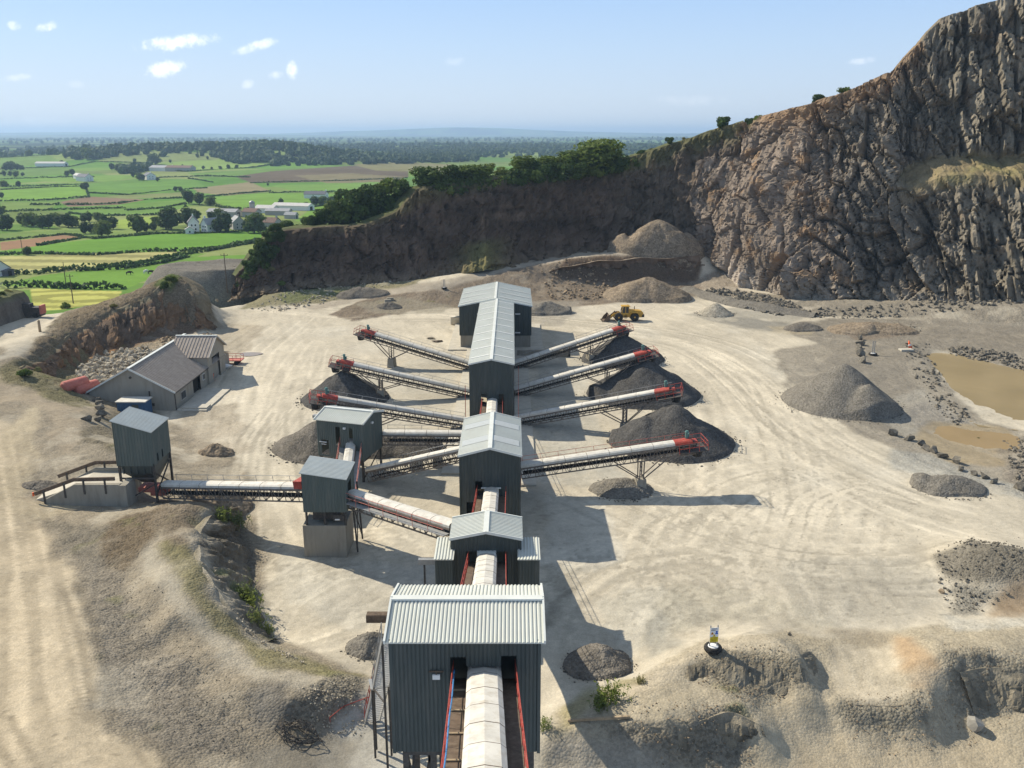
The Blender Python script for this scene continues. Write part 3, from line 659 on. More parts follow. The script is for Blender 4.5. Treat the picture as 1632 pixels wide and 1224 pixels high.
# keep flat under the pond and level where plant stands
def ground_z(x, y):
    i = np.clip(np.searchsorted(xs, x) - 1, 0, len(xs) - 2); j = np.clip(np.searchsorted(ys, y) - 1, 0, len(ys) - 2)
    return np.max([Z[j, i], Z[j + 1, i], Z[j, i + 1], Z[j + 1, i + 1]], axis=0) * .5 + .5 * np.mean([Z[j, i], Z[j + 1, i], Z[j, i + 1], Z[j + 1, i + 1]], axis=0)
def onground(px, py, z=0.0):
    """the point of the quarry floor seen at a photo position"""
    r = ray(px, py); t0 = (z + 9 - CH) / r[2]; prev = t0
    for t in np.linspace(t0, (min(-3, z - 3) - CH) / r[2], 400):
        if r[0] * t < xs[0] or r[0] * t > xs[-1] or r[1] * t > ys[-1] or r[1] * t < ys[0]: prev = t; continue
        if CH + r[2] * t < ground_z(r[0] * t, r[1] * t): return np.array([r[0] * t, r[1] * t, float(ground_z(r[0] * t, r[1] * t))])
        prev = t
    return at(px, py, z)
ny, nx = X.shape
idx = np.arange(ny * nx).reshape(ny, nx)
faces = np.stack([idx[:-1, :-1], idx[:-1, 1:], idx[1:, 1:], idx[1:, :-1]], -1).reshape(-1, 4)
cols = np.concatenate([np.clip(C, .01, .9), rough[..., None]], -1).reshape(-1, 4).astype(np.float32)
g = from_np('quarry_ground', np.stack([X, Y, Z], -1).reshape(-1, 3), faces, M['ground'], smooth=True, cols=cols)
tag(g, kind='structure')
del PX, PY, wx, wy, cols, faces

# water
def sheet(name, pts, z, mat):
    P = [at(x, y, z) for x, y in pts]; bm = MB(); bm.add(P, [list(range(len(P)))])
    return tag(bm.build(name, M[mat]), kind='structure')
sheet('pond', [(1466,558),(1520,556),(1580,562),(1660,580),(1800,590),(1820,690),(1660,690),(1560,680),(1510,650),(1490,610)], -.62, 'muddy_water')
sheet('puddle', [(1470,672),(1560,668),(1625,680),(1625,722),(1540,730),(1470,722)], -.72, 'puddle_water')
c = onground(399, 565)
bm = MB(); bm.add([c + np.array([2.0 * math.cos(t) * (1 + .2 * math.sin(3 * t)), 1.5 * math.sin(t), .06]) for t in np.linspace(0, 6.2, 20)], [list(range(20))])
tag(bm.build('rain_puddle', M['puddle_water']), kind='structure')

# ================================================================== COUNTRYSIDE
TY = np.array([0, 200, 300, 450, 700, 1000, 1500, 2500, 4000, 8000, 16000, 30000.]); TZ = np.array([-3, -3, -7, -11, -14, -14, -11, -6, 0, 10, 24, 30.])
HILLS = [(-600, 1750, 260, 190, 22), (-420, 1650, 110, 140, 13), (-820, 1650, 180, 160, 6), (-250, 1250, 260, 120, 5), (-700, 900, 160, 90, 4), (-260, 700, 130, 60, 3), (500, 2600, 500, 250, 9), (900, 2200, 500, 200, 8), (-100, 3100, 600, 300, 8),
         (-900, 15500, 1600, 900, 100), (-2600, 16500, 1700, 900, 70), (-7000, 15000, 3000, 1000, 60), (1500, 15500, 3000, 800, 50), (4200, 13500, 2200, 800, 60), (-4600, 12000, 2000, 900, 38), (2500, 9000, 1300, 500, 18), (800, 6500, 900, 300, 10), (6500, 14000, 2500, 900, 70)]
def cz(x, y):
    z = np.interp(y, TY, TZ)
    for hx, hy, sx, sy, h in HILLS: z = z + h * np.exp(-((x - hx) / sx) ** 2 - ((y - hy) / sy) ** 2)
    k = np.clip((np.asarray(y) - 300) / 600, 0, 1)
    return z + 2.2 * k * fbm(np.asarray(x) / 160, np.asarray(y) / 110, seed=81, oct=3)
def onland(px, py):
    r = ray(px, py)
    ts = np.geomspace(215, 20000, 2500); zz = CH + r[2] * ts - cz(r[0] * ts, r[1] * ts)
    k = np.argmax(zz < 0)
    if zz[k] >= 0: k = len(ts) - 1
    return np.array([r[0] * ts[k], r[1] * ts[k], float(cz(r[0] * ts[k], r[1] * ts[k]))])
th = np.linspace(-R(44), R(44), 760); rad = np.concatenate([np.geomspace(195, 2600, 430), np.geomspace(2640, 21000, 90)])
TH, RA = np.meshgrid(th, rad)
X2, Y2 = RA * np.sin(TH), RA * np.cos(TH)
Y2 = np.maximum(Y2, 150)
Z2 = cz(X2, Y2)
# patchwork of fields: cells of a skewed, jittered lattice
ux = X2 / 105 + Y2 / 420; uy = Y2 / 95 - X2 / 500
sc_ = np.where(Y2 > 1500, .55, 1.0)
f1, f2, cid, _, _ = worley(ux * sc_ + .25 * fbm(X2 / 200, Y2 / 200, seed=91, oct=2), uy * sc_, seed=5)
pal = np.array([(.095, .205, .020), (.125, .225, .028), (.085, .170, .025), (.155, .220, .05), (.11, .16, .035), (.075, .18, .018), (.17, .21, .06), (.13, .19, .04)])
pid = (cid * 7919 % 1 * len(pal)).astype(int) % len(pal)
FC = pal[pid]
farw = sstep(1700, 2600, Y2 + 500 * fbm(X2 / 300, Y2 / 300, seed=95, oct=3))
wood = sstep(.0, .25, fbm(X2 / 420, Y2 / 260, seed=96, oct=4) + .25 * farw - .18) * sstep(1200, 2000, Y2)
FC = FC * (1 - wood[..., None]) + np.array((.022, .045, .018)) * wood[..., None]
FC *= (1 - .25 * farw)[..., None]
P2x, P2y = project(X2, Y2, Z2)
FIELDS = [
 ([(0,455),(60,440),(180,424),(265,416),(275,430),(205,458),(120,462),(55,458)], (.105, .215, .022), 0),
 ([(50,460),(120,462),(195,464),(185,480),(95,494),(50,495)], (.27, .27, .055), 2),
 ([(0,409),(180,403),(292,401),(232,414),(120,430),(0,438)], (.26, .25, .085), 1),
 ([(232,416),(292,403),(330,404),(270,424),(205,428)], (.10, .19, .025), 0),
 ([(0,398),(150,381),(250,373),(440,366),(440,376),(370,392),(300,400),(0,407)], (.095, .215, .018), 0),
 ([(0,386),(105,374),(137,378),(60,392),(0,400)], (.22, .125, .065), 0),
 ([(0,372),(120,366),(210,372),(140,380),(100,374),(0,384)], (.12, .19, .04), 0),
 ([(175,352),(250,344),(245,363),(190,364)], (.20, .28, .035), 0),
 ([(0,294),(130,291),(142,297),(0,302)], (.11, .215, .025), 0),
 ([(0,303),(135,297),(140,315),(60,320),(0,322)], (.125, .245, .022), 0),
 ([(142,292),(230,284),(310,286),(330,300),(200,311),(140,307)], (.095, .20, .025), 0),
 ([(95,322),(140,313),(235,318),(190,326),(110,330)], (.17, .115, .07), 0),
 ([(310,300),(400,290),(432,305),(360,312),(312,306)], (.19, .165, .085), 0),
 ([(160,312),(200,311),(300,306),(290,314),(200,317)], (.15, .18, .055), 0),
 ([(330,315),(420,308),(500,307),(560,315),(540,325),(420,336),(370,334)], (.12, .235, .025), 0),
 ([(0,322),(95,322),(80,335),(0,338)], (.12, .19, .035), 0),
 ([(90,332),(190,327),(290,318),(330,322),(250,342),(120,346)], (.105, .20, .03), 0),
 ([(250,258),(320,254),(410,257),(430,263),(380,268),(260,272)], (.155, .24, .04), 0),
 ([(150,246),(240,240),(330,244),(350,254),(240,260),(160,258)], (.15, .19, .055), 0),
 ([(0,252),(80,248),(100,260),(0,266)], (.11, .19, .035), 0),
 ([(0,270),(110,266),(120,276),(0,284)], (.10, .18, .03), 0),
 ([(300,276),(390,271),(540,264),(520,272),(400,282),(320,284)], (.10, .185, .03), 0),
 ([(375,281),(430,273),(560,264),(650,266),(650,282),(540,290),(400,292)], (.105, .08, .05), 0),
 ([(470,280),(560,276),(650,282),(620,292),(520,292)], (.15, .13, .065), 0),
 ([(430,296),(540,292),(600,290),(650,296),(600,308),(480,306)], (.11, .21, .03), 0),
 ([(500,330),(600,318),(640,316),(560,350),(500,356),(470,352)], (.12, .235, .022), 0),
 ([(560,262),(640,258),(720,262),(720,275),(600,272)], (.16, .15, .06), 0),
]
for poly, c, st in FIELDS:
    mk = inpoly(P2x + .8 * fbm(X2 / 25, Y2 / 25, seed=99, oct=2), P2y, poly)
    cc = np.array(c) * np.ones(FC.shape)
    if st == 1: cc = cc * (1 + .22 * np.sign(np.sin(Y2 / 3.2 + X2 / 30)))[..., None]
    if st == 2:
        c0 = at(125, 472, -4); cc = cc * (1 + .24 * np.sign(np.sin(np.hypot((X2 - c0[0]) * .6, Y2 - c0[1]) / 1.5)))[..., None]
    FC = np.where(mk[..., None], cc, FC)
FC = FC * 1.22; lum = FC.mean(-1, keepdims=True); FC = FC * .84 + lum * .16 * np.array((1.25, 1.05, .8)); FC *= (1 + .14 * fbm(X2 / 45, Y2 / 45, seed=101, oct=4))[..., None]
idx = np.arange(X2.size).reshape(X2.shape)
faces = np.stack([idx[:-1, :-1], idx[:-1, 1:], idx[1:, 1:], idx[1:, :-1]], -1).reshape(-1, 4)
m, nt, b = newmat('fields', 1.0, .03)
vcn = nd(nt, 'ShaderNodeVertexColor', layer_name='Col'); pp = pos(nt)
col = mixc(nt, vcn.outputs['Color'], ramp(nt, noise(nt, pp, .05, 7, .65), [(.25, .82), (.75, 1.18)]), 1.0, 'MULTIPLY')
col = mixc(nt, col, ramp(nt, noise(nt, pp, .5, 5, .7), [(.25, .88), (.75, 1.12)]), 1.0, 'MULTIPLY')
nt.links.new(col, b.inputs['Base Color'])
g2 = from_np('countryside_ground', np.stack([X2, Y2, Z2], -1).reshape(-1, 3), faces, m, smooth=True, cols=np.clip(FC, .005, .9).reshape(-1, 3).astype(np.float32))
tag(g2, kind='structure')
# ================================================================== QUARRY FACES
def lerp(a, b, t): return np.array(a, float) * (1 - t) + np.array(b, float) * t
def st(base, top, fr=(0, .42, .5, .75, 1), bulge=0.0):
    return [lerp(base, top, f) for f in fr]
def face(name, stations, step, amp, colfn, seed, back=((1.5, .3), (5, .2), (12, -2), (24, -8), (60, -36)), bcol=(.13, .125, .05), emin=.3, ew=.05):
    S = np.array(stations)                                    # n x 5 x 3
    d = np.r_[0, np.cumsum(np.linalg.norm(np.diff(S[:, [0, 4]].mean(1), axis=0), axis=1))]
    nu = int(d[-1] / step) + 1; u = np.linspace(0, d[-1], nu)
    P = np.stack([np.stack([np.interp(u, d, S[:, k, c]) for c in range(3)], -1) for k in range(5)], 1)     # nu x 5 x 3
    ker = max(1, int(3 / step)); 
    for _ in range(ker): P[1:-1] = (P[:-2] + 2 * P[1:-1] + P[2:]) / 4
    global SEG; seg = []
    rows = []
    L = [np.linalg.norm(P[:, k + 1] - P[:, k], axis=1).mean() for k in range(4)]
    for k in range(4):
        m = max(2, int(L[k] / step))
        for i in range(m): rows.append(P[:, k] * (1 - i / m) + P[:, k + 1] * (i / m)); seg.append(k + i / m)
    rows.append(P[:, 4]); seg.append(4.0); nface = len(rows); SEG = np.array(seg)[:, None]
    G = np.stack(rows, 0)                                       # nv x nu x 3
    vfrac = np.linspace(0, 1, nface)[:, None] * np.ones(nu)
    du = np.gradient(G, axis=1); dv = np.gradient(G, axis=0)
    N = np.cross(du, dv); N[..., 2] *= .5; N /= np.linalg.norm(N, axis=-1)[..., None] + 1e-9
    uu = u[None, :] * np.ones((nface, 1)); vv = G[..., 2]
    disp = amp(uu, vv, vfrac, G)
    edge = sstep(0, ew, 1.0 - vfrac)
    N[..., 2] *= .4 + .6 * edge
    G2 = G + N * (disp * (emin + (1 - emin) * edge))[..., None]
    G2[-1] += 0
    colr = colfn(uu, vv, vfrac, G2, disp)
    # plateau behind the rim
    nb = []; cb = []
    dirn = np.gradient(P[:, 4], axis=0)[:, :2]; dirn /= np.linalg.norm(dirn, axis=1)[:, None] + 1e-9
    out = np.stack([-dirn[:, 1], dirn[:, 0]], 1)
    if (N[:, :, :2].mean((0, 1)) * out.mean(0)).sum() > 0: out = -out
    last = G2[-1]
    for dist, dz in back:
        q = last.copy(); q[:, :2] += out * dist; q[:, 2] += dz + .5 * fbm(q[:, 0] / 4, q[:, 1] / 4, seed=seed + 5, oct=3) * (dist > 1)
        nb.append(q); cb.append(np.array(bcol) * np.ones((nu, 3)) * (1 + .3 * fbm(q[:, 0] / 3, q[:, 1] / 3, seed=seed + 6))[:, None])
    G3 = np.concatenate([G2, np.stack(nb)], 0); C3 = np.concatenate([colr, np.stack(cb)], 0)
    idx = np.arange(G3.shape[0] * nu).reshape(-1, nu)
    fc = np.stack([idx[:-1, :-1], idx[:-1, 1:], idx[1:, 1:], idx[1:, :-1]], -1).reshape(-1, 4)
    o = from_np(name, G3.reshape(-1, 3), fc, M['cliff_rock'], smooth=False, cols=np.clip(C3, .01, .8).reshape(-1, 3).astype(np.float32))
    return tag(o, kind='structure'), G2

def facet(u, v, su, sv, seed, off, gr, bias=0.0):
    """broken rock: every joint block stands at its own depth and is a plane with its own tilt"""
    f1, f2, c, dx, dy = worley(u / su, v / sv, seed)
    gx = (c * 57.31) % 1 - .5 + bias; gy = (c * 91.7) % 1 - .5
    return off * (c - .5) + gr * (gx * dx * su + gy * dy * sv * .5) - off * .50 * (1 - sstep(0, .08, f2 - f1))
def B(x, y, z): return (x, y, z)
# dark far face, left to right
farst = [
 st((-69, 214, -2), (-68.5, 219, 4)), st((-66, 215, -1), (-64.5, 221, 9)), st((-60, 216, 0), (-60, 223, 14.6)), st((-50, 220, .8), (-50, 229, 15.2)), st((-38, 223, 1), (-38, 231, 15.6)),
 st((-31, 226, 1), (-30, 236, 18.5)), st((-25, 228, 1.5), (-25, 239, 24.6)), st((-15, 229, 2), (-14.5, 243, 25.6)), st((-3, 231, 3.5), (-2.7, 245, 27.0)),
 st((9, 236, 4.5), (9.5, 250, 28.0)), st((22, 243, 5), (22.8, 257, 29)), st((33, 247, 5), (34, 260, 32)), st((44, 247, 5), (47, 261, 36.0)), st((52, 239, 3), (56, 257, 39.2)), st((57, 236, 2), (64, 255, 41.5)),
]
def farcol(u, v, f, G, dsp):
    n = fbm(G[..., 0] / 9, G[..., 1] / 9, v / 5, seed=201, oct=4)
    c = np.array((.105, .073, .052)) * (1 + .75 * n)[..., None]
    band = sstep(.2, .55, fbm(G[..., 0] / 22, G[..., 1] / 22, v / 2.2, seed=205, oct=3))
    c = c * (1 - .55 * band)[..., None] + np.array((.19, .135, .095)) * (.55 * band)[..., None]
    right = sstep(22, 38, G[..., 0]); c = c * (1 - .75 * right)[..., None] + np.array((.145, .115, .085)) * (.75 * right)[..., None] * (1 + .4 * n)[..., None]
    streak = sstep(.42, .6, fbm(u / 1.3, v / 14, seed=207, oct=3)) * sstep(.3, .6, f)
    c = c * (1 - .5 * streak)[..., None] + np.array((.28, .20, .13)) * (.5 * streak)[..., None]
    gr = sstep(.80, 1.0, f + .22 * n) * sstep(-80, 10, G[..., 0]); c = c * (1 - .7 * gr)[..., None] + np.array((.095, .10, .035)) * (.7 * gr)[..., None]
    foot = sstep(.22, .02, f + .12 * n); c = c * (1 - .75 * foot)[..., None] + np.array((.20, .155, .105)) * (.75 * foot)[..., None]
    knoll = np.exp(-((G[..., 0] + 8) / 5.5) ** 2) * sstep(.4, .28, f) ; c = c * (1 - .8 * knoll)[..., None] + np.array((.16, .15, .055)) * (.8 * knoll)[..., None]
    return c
def famp(u, v, f, G):
    w = fbm(u / 4, v / 4, seed=210, oct=3)
    _, _, c1, _, _ = worley(u / 3.2 + .5 * w, v / 4.5 + .5 * w, 211); _, _, c2, _, _ = worley(u / 1.3, v / 2.0, 213)
    d = 2.6 * fbm(u / 16, v / 16, seed=215, oct=4) + 1.1 * (c1 - .5) + .55 * (c2 - .5) + .9 * (1 - 2 * np.abs(fbm(u / 3.0, v / 9, seed=217, oct=3)))
    d = d + 4.5 * np.exp(-((G[..., 0] + 8) / 6.5) ** 2) * sstep(.42, .12, f) + 2.2 * sstep(.25, 0, f)
    right = sstep(20, 36, G[..., 0]); _, _, c3, _, _ = worley(u / 1.8, v / 3.5, 219); d = d + right * 1.3 * (c3 - .5)
    d = d + facet(u + .2 * v, v, 5.0, 4.0, 221, 1.2, .5) + facet(u, v, 2.0, 2.4, 223, .6, .6) + .9 * (1 - 2 * np.abs(fbm((u + .3 * v) / 1.6, v / 8, seed=225, oct=4)))
    return d * .95
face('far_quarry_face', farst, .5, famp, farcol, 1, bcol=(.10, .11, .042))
# near right face : oblique, columnar, with a bench
rst = [
 st((46, 240, 1), (52, 257, 38.0)),
 st((51, 233, .6), (58, 256, 40.2)), st((57, 220, .3), (66, 250, 42.5)), st((62.5, 209, .2), (74, 232, 45.6), (0, .40, .46, .72, 1)), st((71, 201.5, .6), (82, 228, 48.5)), st((84, 196, 1.2), (91, 224, 52.8)),
 [B(92, 191, 1.8), B(91.5, 206, 27), B(93, 213, 31), B(94, 218, 44), B(96, 224, 58.5)],
 [B(97, 188.5, 2.2), B(96.5, 203, 29.2), B(98, 212.5, 32.6), B(99, 217, 48), B(101, 224, 64.5)],
 [B(106, 183, 3.4), B(107, 199, 29.2), B(107.5, 210, 33), B(108, 215, 50), B(110, 221, 67.5)],
 [B(115, 178, 4), B(117, 195, 28.8), B(118, 206, 33), B(119, 211, 51), B(121, 217, 70)],
 [B(126, 172, 4.5), B(128, 189, 29), B(130, 199, 33), B(131, 204, 52), B(133, 211, 72)],
 [B(146, 160, 5), B(149, 178, 30), B(151, 188, 33), B(152, 193, 53), B(155, 200, 72)],
]
def ramprock(u, v, f, G):
    x = G[..., 0]
    colm = sstep(90, 104, x + 5 * fbm(u / 12, v / 12, seed=229, oct=2)); mid = sstep(64, 78, x + 6 * fbm(u / 9, v / 9, seed=230, oct=2)) * (1 - colm)
    w1 = fbm(u / 9, v / 9, seed=231, oct=2); w2 = fbm(u / 2.2, v / 2.2, seed=232, oct=4)
    big = 4.6 * fbm(u / 22, v / 18, seed=233, oct=3)
    ul, vl = u + .32 * v, v - .2 * u
    fine = facet(u, v, .95, 1.7, 239, .7, .75) + .22 * w2
    blocks = facet(ul, vl, 6.5, 11, 235, 3.4, .8, .15) + facet(ul, vl, 2.6, 5.4, 237, 2.4, 1.1, .12) + facet(u + .4 * v, v, 1.6, 2.6, 238, 1.0, .8)
    cols_ = facet(u + .10 * v + .8 * w1, v, 2.6, 15, 241, 2.6, 1.4, .2) + facet(u + .05 * v, v, 1.15, 7.5, 243, 1.5, 1.3, .1) + facet(ul, vl, 6.0, 7.5, 244, 2.4, .5)
    slabs = facet(u - .35 * v, v, 8.5, 15, 245, 3.6, .75, .1) + facet(u - .3 * v, v, 3.6, 8, 246, 1.3, .6) + .6 * facet(ul, vl, 2.0, 3.4, 247, 1.4, .8) * sstep(-.1, .25, fbm(u / 8, v / 8, seed=248, oct=2))
    d = big + fine + slabs * (1 - np.maximum(mid, colm)) + blocks * mid + cols_ * colm
    bz = sstep(.80, 1.02, SEG) * sstep(2.15, 1.95, SEG) * sstep(86, 92, x); d = d * (1 - .88 * bz) + bz * .8 * fbm(x / 3, G[..., 1] / 3, seed=249, oct=3)
    return d * sstep(-.03, .10, f + .03)
def rcol(u, v, f, G, dsp):
    x = G[..., 0]; n = fbm(x / 7, G[..., 1] / 7, v / 7, seed=251, oct=4); n2 = fbm(x / 3, G[..., 1] / 3, v / 3, seed=255, oct=3)
    left = np.array((.225, .18, .14)); midc = np.array((.185, .16, .127)); rgt = np.array((.20, .175, .134))
    a = sstep(70, 84, x); bq = sstep(88, 104, x)
    c = left * (1 - a)[..., None] + (midc * (1 - bq)[..., None] + rgt * bq[..., None]) * a[..., None]
    c = c * (1 + .28 * n)[..., None]
    _, _, cid_, _, _ = worley((u + .5 * v) / 2.6, v / 5, 259); c = c * (.8 + .42 * cid_)[..., None]
    o = sstep(.12, .45, n2) * (.25 + .6 * (1 - a)); c = c * (1 - o)[..., None] + np.array((.29, .19, .11)) * o[..., None]
    top = sstep(.86, .98, f + .08 * n) * (x < 97); c = c * (1 - .9 * top)[..., None] + np.array((.30, .20, .12)) * (.9 * top)[..., None]
    gtop = sstep(.90, 1.0, f + .12 * n2) * (x < 66); c = c * (1 - .7 * gtop)[..., None] + np.array((.12, .13, .045)) * (.7 * gtop)[..., None]
    be = sstep(.85, 1.0, SEG) * sstep(2.1, 1.98, SEG) * sstep(87, 93, x) * .9; c = c * (1 - be)[..., None] + np.array((.24, .19, .105)) * be[..., None]
    gb = sstep(0, .4, n) * be * .7; c = c * (1 - gb)[..., None] + np.array((.17, .16, .065)) * gb[..., None]
    foot = sstep(7, 1, v + 3 * n) * .6; c = c * (1 - foot)[..., None] + np.array((.30, .265, .215)) * foot[..., None]
    wht = np.exp(-((x - 56) / 4) ** 2) * sstep(8, 3, v) * .8; c = c * (1 - wht)[..., None] + np.array((.50, .43, .35)) * wht[..., None]
    return c
_, RG = face('right_quarry_face', rst, .36, ramprock, rcol, 2, back=((1.2, .0), (4, -1.5), (12, -7), (30, -20)), bcol=(.2, .15, .08))

# cut faces of the spur, the curved bank and the terrace
def cutamp(sc_, a):
    def f_(u, v, f, G):
        w = fbm(u / (4 * sc_), v / (3 * sc_), seed=260, oct=3)
        _, _, c1, dx1, _ = worley((u + .5 * v) / (2.1 * sc_) + .9 * w, v / (2.9 * sc_) + .7 * w, 261); _, _, c2, _, _ = worley(u / (.7 * sc_), v / (1.0 * sc_), 263)
        return a * (.35 * np.sin(np.pi * np.clip(f, 0, 1)) + 1.5 * fbm(u / (6 * sc_), v / (9 * sc_), seed=265, oct=4) + facet((u + .4 * v) / sc_, v / sc_, 1.9, 2.6, 268, 1.3, .8) + 1.3 * (c1 - .5) + .5 * dx1 + .55 * (c2 - .5) + 1.1 * w * fbm(u / (1.1 * sc_), v / (2.2 * sc_), seed=267, oct=4))
    return f_
def spurcol(u, v, f, G, dsp):
    n = fbm(u / 4, v / 2.5, seed=271, oct=4); c = np.array((.15, .105, .072)) * (1 + .45 * n)[..., None]
    o = sstep(-.05, .3, fbm(u / 5, v / 3, seed=275, oct=4) + .25 * (f < .55)); o = o * .75; c = c * (1 - o)[..., None] + np.array((.25, .15, .08)) * o[..., None]
    t = sstep(.82, .97, f + .1 * n); return c * (1 - t)[..., None] + np.array((.20, .17, .11)) * t[..., None]
def bankcol(u, v, f, G, dsp):
    n = fbm(u / 2.5, v / 1.6, seed=281, oct=4); c = np.array((.20, .175, .135)) * (1 + .4 * n)[..., None]
    g_ = sstep(.15, .5, fbm(u / 3, v / 2, seed=285, oct=3)) * .6; c = c * (1 - g_)[..., None] + np.array((.12, .14, .055)) * g_[..., None]
    t = sstep(.70, .98, f + .3 * n); return c * (1 - t)[..., None] + np.array((.34, .30, .23)) * t[..., None]
def tercol(u, v, f, G, dsp):
    n = fbm(u / 4, v / 1.6, seed=291, oct=4); return np.array((.16, .115, .082)) * (1 + .5 * n)[..., None]
def earthamp(sc_, a, blk=.25):
    def f_(u, v, f, G):
        w = fbm(u / (3 * sc_), v / (3 * sc_), seed=301, oct=3)
        gul = 1 - 2 * np.abs(fbm((u + .5 * w) / (1.3 * sc_), v / (6 * sc_), seed=303, oct=4))
        return a * (1.5 * w + .8 * gul * np.sin(np.pi * np.clip(f * .9 + .08, 0, 1)) + blk * facet((u + .4 * v) / sc_, v / sc_, 1.7, 1.5, 305, 1.6, .9) + .35 * fbm(u / (.5 * sc_), v / (.5 * sc_), seed=307, oct=3))
    return f_
def fgcol(u, v, f, G, dsp):
    n = fbm(u / 2, v / 1.2, seed=311, oct=4); c = np.array((.19, .168, .127)) * (1 + .4 * n)[..., None]
    p = sstep(.05, .45, fbm(u / 1.4, v / 2.5, seed=315, oct=4)) * .6; c = c * (1 - p)[..., None] + np.array((.36, .31, .225)) * p[..., None]
    t = sstep(.72, .98, f + .25 * n); t = t * .6; return c * (1 - t)[..., None] + np.array((.36, .31, .225)) * t[..., None]
def gtop(T_):
    P = np.array([at(*t) for t in T_]); return [np.array([p[0], p[1], min(p[2], float(ground_z(p[0], p[1]))) - .06]) for p in P]
BK = ((.8, -.05), (2.0, -.35), (4.0, -1.6))
face('spur_face', [st(a, b) for a, b in zip(cut(SPF, SPT, .40, .03), gtop(SPT))][::-1], .30, earthamp(1.25, .95, .55), spurcol, 7, BK, (.19, .155, .10), .35, .2)
face('bank_face', [st(a, b) for a, b in zip(cut(BKF, BKT, .08, -.03), gtop(BKT))][::-1], .15, earthamp(.75, .55, .22), bankcol, 8, ((.4, -.02), (1.2, -.3), (2.5, -1.2)), (.27, .235, .165), .25, .3)
tops = [(868,434,4.0),(890,424,5.8),(915,421,6.2),(950,413,7.3),(985,413,7.2),(1020,408,7.7),(1060,410,7.4),(1112,404,7.9)]; feet = [(868,444,2.6),(885,447,2.2),(912,448,1.7),(950,449,1.5),(985,449,1.4),(1020,448,1.4),(1060,449,1.4),(1114,450,1.2)]
face('terrace_face', [st(at(*a) + [0, 2.0, 0], [at(*b)[0], at(*b)[1] - 3.0, b[2]]) for a, b in zip(feet, tops)], .3, earthamp(1.3, 1.2, .5), tercol, 9, BK, (.30, .25, .19), .15, .3)

for k_, (T_, F_) in enumerate(FG):
    face('cut_bank', [st(a, b) for a, b in zip(cut(F_, T_, .18, -.05), gtop(T_))], .12, earthamp(.6, .30, .35), fgcol, 20 + k_, ((.3, -.10), (.9, -.55), (2.2, -1.6)), (.34, .29, .21), .12, .25)
# ================================================================== ROCKS
def rock_proto(seed, k=16):
    r = np.random.default_rng(seed); bm = bmesh.new()
    for _ in range(k):
        v = r.normal(size=3); v /= np.linalg.norm(v); v *= np.array([.5, .42, .36]) * r.uniform(.8, 1.15); bm.verts.new(v)
    bmesh.ops.convex_hull(bm, input=list(bm.verts))
    for v in [v for v in bm.verts if not v.link_faces]: bm.verts.remove(v)
    bmesh.ops.triangulate(bm, faces=list(bm.faces))
    bm.verts.ensure_lookup_table(); bm.verts.index_update()
    V = np.array([v.co[:] for v in bm.verts]); Fc = np.array([[v.index for v in f.verts] for f in bm.faces]); bm.free()
    return V, Fc
ROCKS = [rock_proto(300 + k, 12 + k % 5) for k in range(8)]
def rot_rand(r):
    a = r.uniform(0, 6.28); q = r.uniform(-.6, .6); ca, sa, cq, sq = math.cos(a), math.sin(a), math.cos(q), math.sin(q)
    return np.array([[ca, -sa, 0], [sa, ca, 0], [0, 0, 1]]) @ np.array([[cq, 0, sq], [0, 1, 0], [-sq, 0, cq]])
def rubble(name, pts, sizes, mat, seed=1):
    r = np.random.default_rng(seed); V = []; Fs = []; b = 0
    for p, s in zip(pts, sizes):
        v, f = ROCKS[r.integers(8)]
        vv = (v * s * r.uniform(.8, 1.25, 3)) @ rot_rand(r).T + np.array(p) + np.array([0, 0, s * .15])
        V.append(vv); Fs.append(f + b); b += len(v)
    o = from_np(name, np.concatenate(V), np.concatenate(Fs), M[mat])
    return tag(o, kind='stuff')
def scatter(poly, n, zref, r):
    x0, x1 = min(p[0] for p in poly), max(p[0] for p in poly); y0, y1 = min(p[1] for p in poly), max(p[1] for p in poly); out = []
    while len(out) < n:
        px, py = r.uniform(x0, x1), r.uniform(y0, y1)
        if inpoly(np.array([px]), np.array([py]), poly)[0]:
            q = at(px, py, zref); q[2] = float(ground_z(q[0], q[1])); out.append(q)
    return out
r5 = np.random.default_rng(5)
def rb(name, poly, n, zref, s0, s1, mat, seed):
    P = scatter(poly, n, zref, r5); S = s0 + (s1 - s0) * r5.random(n) ** 2.5
    rubble(name, P, S, mat, seed)
rb('stone_rubble', [(128,592),(165,566),(230,555),(262,562),(225,585),(165,612),(118,606)], 900, .9, .3, 1.25, 'boulder_pale', 11)
rb('stone_rubble', [(250,545),(340,528),(345,538),(330,545),(260,558)], 260, .4, .25, .8, 'boulder_brown', 12)
rb('rock_debris', [(1120,462),(1180,466),(1260,482),(1292,494),(1240,498),(1150,480)], 800, .9, .3, 1.3, 'boulder', 13)
rb('rock_debris', [(1290,486),(1632,494),(1632,505),(1400,498),(1290,496)], 420, 1.6, .25, 1.2, 'boulder', 14)
rb('rock_debris', [(1510,556),(1560,558),(1600,565),(1650,580),(1650,592),(1590,576),(1510,566)], 300, -.2, .3, 1.1, 'boulder', 15)
rb('rock_debris', [(1440,552),(1482,552),(1486,566),(1500,600),(1522,632),(1552,662),(1525,676),(1480,645),(1455,600),(1445,575)], 300, -.4, .12, .8, 'boulder', 16)
rb('rock_debris', [(1600,700),(1650,690),(1650,790),(1615,770)], 160, -.5, .25, .8, 'boulder', 17)
rb('rock_debris', [(860,452),(925,446),(1000,452),(960,470),(880,470)], 380, 1.6, .25, 1.1, 'boulder_brown', 18)
rb('rock_debris', [(390,484),(450,470),(560,456),(640,448),(640,458),(540,474),(440,492)], 380, 1.0, .2, .9, 'boulder_pale', 19)
rb('rock_debris', [(1390,515),(1460,512),(1480,530),(1400,535)], 60, .5, .2, .6, 'boulder', 20)
